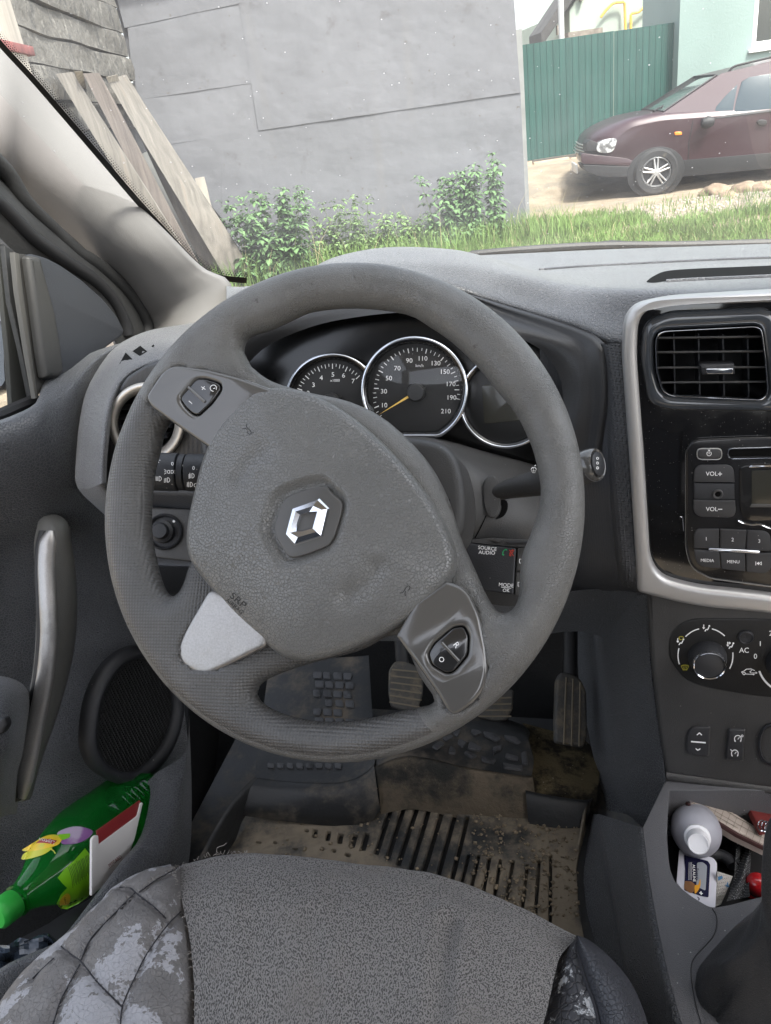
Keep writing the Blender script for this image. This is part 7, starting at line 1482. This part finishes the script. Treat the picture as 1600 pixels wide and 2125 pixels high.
lg = [[(776, 1592, .95), (850, 1568, .94), (970, 1592, .932), (1092, 1610, .925), (1100, 1604, .93)], [(790, 1545, .98), (862, 1535, .97), (975, 1552, .962), (1096, 1575, .95), (1104, 1570, .955)], [(830, 1512, 1.01), (880, 1500, 1.0), (980, 1498, 1.0), (1080, 1520, .985), (1098, 1535, .975)], [(840, 1490, 1.04), (890, 1478, 1.04), (980, 1476, 1.04), (1076, 1500, 1.02), (1100, 1520, 1.0)]]
msh('ledge', lg, 'mat_clean')
msh('ledge_front', [[(776, 1592, .95), (850, 1569, .94), (970, 1593, .932), (1092, 1611, .925), (1104, 1606, .93)], [(780, 1600, .942), (852, 1580, .933), (970, 1603, .925), (1090, 1621, .918), (1106, 1616, .925)], [(786, 1640, .942), (858, 1625, .935), (990, 1655, .922), (1090, 1668, .912), (1112, 1660, .918)], [(790, 1690, .945), (865, 1680, .94), (1000, 1710, .925), (1095, 1725, .912), (1120, 1720, .912)]], 'mat_sand')
msh('right_step', [[(1090, 1640, .915), (1150, 1652, .905), (1214, 1660, .90), (1230, 1655, .91)], [(1092, 1652, .908), (1150, 1664, .898), (1213, 1670, .893), (1226, 1668, .90)], [(1096, 1700, .905), (1150, 1712, .895), (1206, 1715, .89), (1216, 1712, .893)], [(1102, 1745, .905), (1150, 1755, .895), (1196, 1755, .89), (1206, 1752, .89)]], 'mat_clean')
msh('right_rim', [[(1214, 1660, .90), (1200, 1740, .875), (1188, 1800, .855), (1184, 1850, .84), (1196, 1900, .82), (1212, 1960, .80)], [(1220, 1664, .898), (1206, 1742, .873), (1194, 1802, .853), (1190, 1850, .838), (1202, 1899, .818), (1220, 1958, .798)], [(1226, 1668, .92), (1216, 1745, .90), (1204, 1805, .88), (1200, 1850, .86), (1212, 1900, .84), (1230, 1960, .82)]], 'mat_rubber')
cpt = mesh('carpet', grid([DP([(1085, 1500, 1.03), (1160, 1520, 1.02), (1250, 1540, 1.02)]), DP([(1092, 1580, .965), (1160, 1590, .96), (1245, 1600, .955)]), DP([(1088, 1665, .915), (1160, 1672, .905), (1235, 1678, .90)])], 4, 4), mat('sandy carpet', (.03, .026, .02), .95, spec=.1, bump=(('rough', 260, .004),), mix=(('rough', 26, .42, .6, (.13, .105, .06)), ('specks', 230, .52, .6, (.3, .26, .2)))), cf)
# moulded blocks on the two treads
LGm = MB().add(*grid([DP(r) for r in lg], 4, 4)); LGB = LGm.bvh(); FRB = MB().add(*grid([DP(r) for r in [[(530, 1614, .965), (580, 1620, .96), (640, 1624, .951), (705, 1624, .945), (752, 1608, .946), (778, 1584, .95)], [(533, 1560, 1.01), (580, 1562, 1.005), (640, 1563, .998), (705, 1561, .99), (752, 1555, .985), (778, 1545, .985)], [(545, 1480, 1.07), (600, 1480, 1.06), (650, 1478, 1.055), (710, 1476, 1.05), (752, 1474, 1.045), (772, 1472, 1.045)], [(560, 1370, 1.15), (610, 1368, 1.145), (655, 1366, 1.14), (710, 1364, 1.135), (748, 1362, 1.13), (765, 1360, 1.13)]]], 4, 4)).bvh()
def block(B, px, h=.003, m=M['mat_rubber']):
    P = []
    for u, v in rpx(px, 3, 2):
        d = (A(u, v, 1) - CAM).normalized(); r = B.ray_cast(CAM, d)
        if not r[0]: return
        P.append(r[0])
    n = (P[len(P) // 3] - P[0]).cross(P[2 * len(P) // 3] - P[0]).normalized(); n = n if n.dot(CAM - P[0]) > 0 else -n; c = sum(P, V((0, 0, 0))) / len(P)
    P = [p - n * (p - c).dot(n) + n * h for p in P]; mesh('tread_block', plate(P, n, h + .002, .0008, nb=2), m, fm)
blk = mat('pale scuffed rubber', (.052, .053, .056), .55, bump=(('rough', 90, .001),), mix=(('rough', 30, .5, .65, (.02, .02, .021)),))
for q in ([(792, 662), (826, 640), (846, 652), (812, 676)], [(834, 628), (870, 612), (884, 622), (850, 642)], [(880, 602), (912, 592), (900, 622), (886, 618)], [(905, 630), (940, 645), (930, 655), (918, 668), (898, 650)], [(955, 592), (985, 595), (1000, 606), (972, 618), (958, 612)], [(950, 640), (1000, 668), (992, 682), (940, 672)], [(1005, 600), (1050, 608), (1080, 630), (1060, 642), (1012, 618)], [(1045, 665), (1085, 655), (1080, 678), (1060, 680), (1048, 700)], [(1090, 615), (1140, 622), (1165, 648), (1150, 655), (1100, 632)], [(1100, 690), (1150, 705), (1150, 720), (1095, 710)], [(868, 660), (888, 672), (890, 692), (860, 690)], [(925, 690), (935, 680), (980, 702), (960, 712)], [(995, 702), (1030, 712), (1060, 715), (1050, 735), (1000, 722)], [(1085, 730), (1150, 745), (1165, 740), (1168, 762), (1090, 752)], [(1160, 690), (1185, 680), (1190, 740), (1170, 735)]):
    block(LGB, k('C8', *q), .003, blk)
for r in range(6):
    for c in range(4):
        x0 = 300 + c * 42 + (r % 2) * 8; y0 = 350 + r * 38 + c * 2
        if random.random() < .15: continue
        block(FRB, k('C8', (x0, y0), (x0 + random.choice((30, 37)), y0 + 2), (x0 + random.choice((30, 36)), y0 + 30), (x0 + 2, y0 + 28)), .0025, blk)
for c in range(8): block(FRB, k('C8', (110 + c * 40, 730), (140 + c * 40, 732), (138 + c * 40, 754), (112 + c * 40, 752)), .0025, blk)
# sand and grit
def grf(r):
    while True:
        u, v = (r.uniform(980, 1200), r.uniform(1680, 1900)) if r.random() < .62 else (r.uniform(560, 1180), r.uniform(1600, 1850))
        p = hit(u, v, (car(0, 0, -.499), KU))
        if r.random() < .35 + .65 * (noise.noise(V((u / 40, v / 40, 0))) > 0): return p
pebbles('grit', 650, grf, mat('grit stones', (.2, .16, .11), .9, var=(300, .4)), .0008, .0022, 4, fm)
def grf2(r): p = A(r.uniform(1100, 1225), r.uniform(1560, 1660), 1); d = (p - CAM).normalized(); return CAM + d * ((hit(1160, 1600, (A(1160, 1595, .957), (KU * .7 - KF * .7).normalized())) - CAM).length)
# pedals
def pedal(name, label, pts, d, ribs, horizontal, armto, r=14):
    pl = (A(*k('C8', pts[0])[0], d), (-CF * .93 + CU * .35).normalized()); px = rpx(k('C8', *pts), r / 2); t = thing(name, label, 'pedal', pl[0]); c = (sum(a for a, _ in px) / len(px), sum(b for _, b in px) / len(px))
    mesh('pad', plate(on(px, pl), pl[1], .012, .004, nb=4), M['pedal'], t)
    for a, b in ribs: mesh('rib', tube(on(k('C8', a, b), off(pl, .0006)), .0011, 8), M['pedal_rib'], t)
    mesh('arm', tube([hit(*c, off(pl, -.01)), hit(*c, off(pl, -.05)) + KU * .05, car(*armto)], .009, 10), M['black'], t)
pedal('clutch_pedal', 'leftmost pedal with horizontal worn ribs, seen through the lower opening of the wheel', [(612, 430), (614, 340), (640, 302), (690, 306), (735, 328), (757, 375), (756, 440), (736, 500), (690, 514), (622, 492)], 1.05, [((626 - i * 2, 338 + i * 27), (750 - max(0, i - 4) * 8, 350 + i * 29)) for i in range(6)], True, (-.08, .5, -.1))
pedal('brake_pedal', 'middle pedal half hidden behind the steering wheel rim', [(960, 430), (1135, 420), (1130, 500), (1108, 548), (1060, 554), (990, 535)], 1.02, [((985, 460 + i * 24), (1122, 455 + i * 26)) for i in range(4)], True, (.05, .5, -.1))
pedal('accelerator_pedal', 'long rightmost accelerator pedal with vertical worn ribs', [(1310, 380), (1328, 348), (1368, 352), (1412, 378), (1436, 430), (1440, 600), (1424, 662), (1306, 642), (1304, 560)], .97, [((1350, 372), (1340, 650)), ((1378, 378), (1372, 655)), ((1408, 392), (1404, 658))], False, (.17, .5, -.15))

# ================================================================== driver's seat
seat = thing('driver_seat', 'driver seat with a grey woven cover and cracked leatherette bolsters', 'seat', hit(800, 2000, pZ(-.3)))
F0 = [(364, 1801), (410, 1784), (455, 1774), (520, 1771), (620, 1778), (737, 1790), (867, 1807), (962, 1832), (1047, 1869), (1131, 1908), (1199, 1942)]
Lx = [(364, 1801), (366, 1816), (371, 1840), (380, 1880), (394, 1950), (402, 2039), (403, 2140), (404, 2320)]
Rx = [(1199, 1942), (1190, 1953), (1176, 1968), (1160, 1990), (1150, 2030), (1136, 2090), (1122, 2150), (1095, 2320)]
zz = [-.312, -.300, -.292, -.287, -.284, -.282, -.28, -.275]
def seatp(u, v, z): return hit(u, v, pZ(z))
rows = [[A(u, v + 14, (seatp(u, v, -.312) - CAM).dot(CF) + .07) for u, v in F0]]
for i in range(8):
    f = (1, .96, .86, .7, .48, .25, .1, 0)[i]; r = []
    for j, (u, v) in enumerate(F0):
        t = (u - 364) / (1199 - 364); bu, bv = 364 + 835 * t, 1801 + 141 * t
        l, rr = Lx[i], Rx[i]; x, y = l[0] + (rr[0] - l[0]) * t, l[1] + (rr[1] - l[1]) * t
        edge = min(t, 1 - t); r.append(seatp(x, y + (v - bv) * f, zz[i] - .006 * (1 - min(1, edge * 8)) + .004 * math.sin(t * 3.14)))
    rows.append(r)
cr_l = [[seatp(u, v, -.284) for u, v in opx(k('D3', *q), 6)] for q in ([(942, 380), (932, 470), (920, 560), (908, 760)], [(440, 370), (455, 480), (470, 640), (478, 760)], [(525, 250), (520, 340), (530, 420)], [(215, 180), (235, 330), (240, 500)], [(850, 300), (862, 380), (870, 460)])]
amp = (.0055, .0028, .0015, .0016, .0015); wd = (.007, .007, .008, .010, .009)
def fold(p, a, b):
    q = p + KU * (.0022 * noise.noise(V((p.x * 22, p.y * 12, 2))) + .0012 * noise.noise(V((p.x * 60, p.y * 30, 5))))
    for c, am, w_ in zip(cr_l, amp, wd):
        d = min((p - x).length for x in c); q = q - KU * am * math.exp(-(d / w_) ** 2) + KU * am * .5 * math.exp(-((d - w_ * 2) / w_) ** 2)
    return q
fab = grid(rows, 8, 7, disp=fold); mesh('seat_cover', fab, M['fabric'], seat, ang=180)
FBm = MB().add(*fab).bvh()
# frayed threads at the cut edge
mb = MB(); rg_ = random.Random(5)
for i in range(70):
    f = rg_.random()
    if i < 40: u, v = opx(F0[:4], 8)[int(f * 23)]; du, dv = rg_.uniform(-6, 6), rg_.uniform(-9, -1)
    else: u, v = opx(Lx[:7], 6)[int(f * 35)]; du, dv = rg_.uniform(-9, -1), rg_.uniform(-5, 5)
    P = seatp(u, v, -.302 if i < 40 else -.29); e = A(u + du, v + dv, (P - CAM).dot(CF) - .003); mb.add(*tube([P, P.lerp(e, .5) + V((rg_.uniform(-1, 1), rg_.uniform(-1, 1), .5)) * .0006, e], .00022, 4))
mb.add(*tube([seatp(452, 1776, -.304) + KU * .001] + [A(u, v, .655) for u, v in k('D1', (1330, 500), (1335, 470), (1380, 455), (1392, 442))], .0002, 4)); mb.build('frayed_threads', mat('thread', (.3, .28, .26), .9), seat, kind='stuff')
# left bolster
ou = [(356, 1797), (300, 1814), (246, 1842), (205, 1885), (150, 1938), (95, 1985), (45, 2037), (0, 2105), (-50, 2200)]
inr = [(368, 1802), (374, 1836), (380, 1872), (391, 1922), (399, 1982), (404, 2042), (405, 2112), (405, 2205), (405, 2330)]
rows = []
for i, ((a, b), (c, d)) in enumerate(zip(ou, inr)):
    L = lambda t: (a + (c - a) * t, b + (d - b) * t); w_ = min(1, .25 + i * .25)
    o3 = seatp(a, b, -.297); dr = (o3 - CAM).dot(CF)
    rows.append([A(a - 16, b + 40, dr + .13), A(a - 4, b + 8, dr + .045), o3, seatp(*L(.25), -.297 + .018 * w_), seatp(*L(.55), -.297 + .02 * w_), seatp(*L(.85), -.297 + .01 * w_), seatp(*L(1.0), -.300), A(c + 14, d + 4, (seatp(c, d, -.3) - CAM).dot(CF) + .02)])
sml = [k('D1', *q) for q in ([(835, 745), (700, 880), (560, 1030), (498, 1165)], [(1085, 600), (960, 670), (855, 745)], [(735, 715), (800, 720), (850, 762), (940, 830), (1020, 905)], [(1112, 865), (1020, 960), (900, 1130), (820, 1290), (755, 1440), (740, 1560)], [(375, 1078), (440, 1130), (500, 1175), (600, 1300), (690, 1390), (752, 1450)], [(490, 1190), (430, 1300), (370, 1420), (325, 1560)], [(200, 1275), (330, 1150)])]
lbg = grid(rows, 5, 5); LBm = MB().add(*lbg); LBB = LBm.bvh(); lfn2 = onbvh(LBB, 0, pZ(-.29))
sp3 = [[lfn2(u, v) for u, v in opx(q, 8)] for q in sml]; cn3 = sp3[:]
def seamd(p, a, b):
    d = min(min((p - x).length for x in c) for c in sp3); q = p + KU * (.0035 * (1 - math.exp(-(d / .012) ** 2)) - .0045 * math.exp(-(d / .003) ** 2)) + KU * .0022 * noise.noise(p * 60); return q
lb2 = grid([cr(r, 6) for r in rows], 1, 8); lbg = grid(rows, 9, 9, disp=seamd); mesh('left_bolster', lbg, M['leather'], seat, ang=180); LBB2 = MB().add(*lbg).bvh(); lf3 = onbvh(LBB2, .0002, pZ(-.29))
for q in sml: mesh('seam', tube([lf3(u, v) for u, v in opx(q, 8)], .0006, 6), mat('seam thread', (.025, .025, .03), .8) if q is sml[0] else bpy.data.materials['seam thread'], seat)
mb = MB(); rg_ = random.Random(9)
for q in sml:
    P = opx(q, 10)
    for i in range(0, len(P) - 2):
        u, v = P[i]; 
        if rg_.random() < .55: continue
        s = rg_.choice((-1, 1)); a = lf3(u + s * 2, v); b_ = lf3(u + s * rg_.uniform(5, 11), v + rg_.uniform(-6, 6)); c = lf3(P[i + 1][0] + s * 2, P[i + 1][1]); mb.add([a + KU * .0005, b_ + KU * .0025, c + KU * .0005], [(0, 1, 2)])
mb.build('peeling_flakes', mat('leatherette flakes', (.2, .19, .185), .7), seat, kind='stuff')
# right bolster
ro = [(1199, 1941), (1224, 1953), (1262, 1985), (1302, 2032), (1328, 2085), (1345, 2140), (1375, 2260)]
rs = [(1199, 1943), (1200, 1972), (1207, 2005), (1218, 2042), (1232, 2080), (1243, 2125), (1262, 2240)]
ri = [(1196, 1946), (1180, 1965), (1162, 1990), (1152, 2030), (1138, 2090), (1124, 2150), (1100, 2260)]
g1 = [[seatp(*ri[i], -.302), seatp((ri[i][0] + rs[i][0]) / 2, (ri[i][1] + rs[i][1]) / 2, -.292), seatp(*rs[i], -.293)] for i in range(7)]; mesh('worn_patch', grid(g1, 5, 4), M['leather_peel'], seat, ang=180)
g2 = []
for i in range(7):
    a, b = ro[i]; o3 = seatp(a, b, -.31); dr = (o3 - CAM).dot(CF); g2.append([seatp(*rs[i], -.294), seatp((a * .35 + rs[i][0] * .65), (b * .35 + rs[i][1] * .65), -.283), seatp((a * .75 + rs[i][0] * .25), (b * .75 + rs[i][1] * .25), -.29), o3, A(a + 3, b + 6, dr + .03), A(a - 4, b + 40, dr + .12)])
mesh('right_bolster', grid(g2, 5, 4), M['leather_dark'], seat, ang=180)
mesh('seam', tube([seatp(u, v, -.2925) for u, v in opx(rs, 3)], .0012, 6), bpy.data.materials['seam thread'], seat)
mesh('cushion_base', grid([[A(u, v + 20, (seatp(u, v, -.312) - CAM).dot(CF) + .065) for u, v in [(300, 1830)] + F0 + [(1300, 2040)]], [car(-.30 + .56 * j / 12, -.16 - .01 * j, -.50) for j in range(13)]], 1, 3), M['black'], seat)
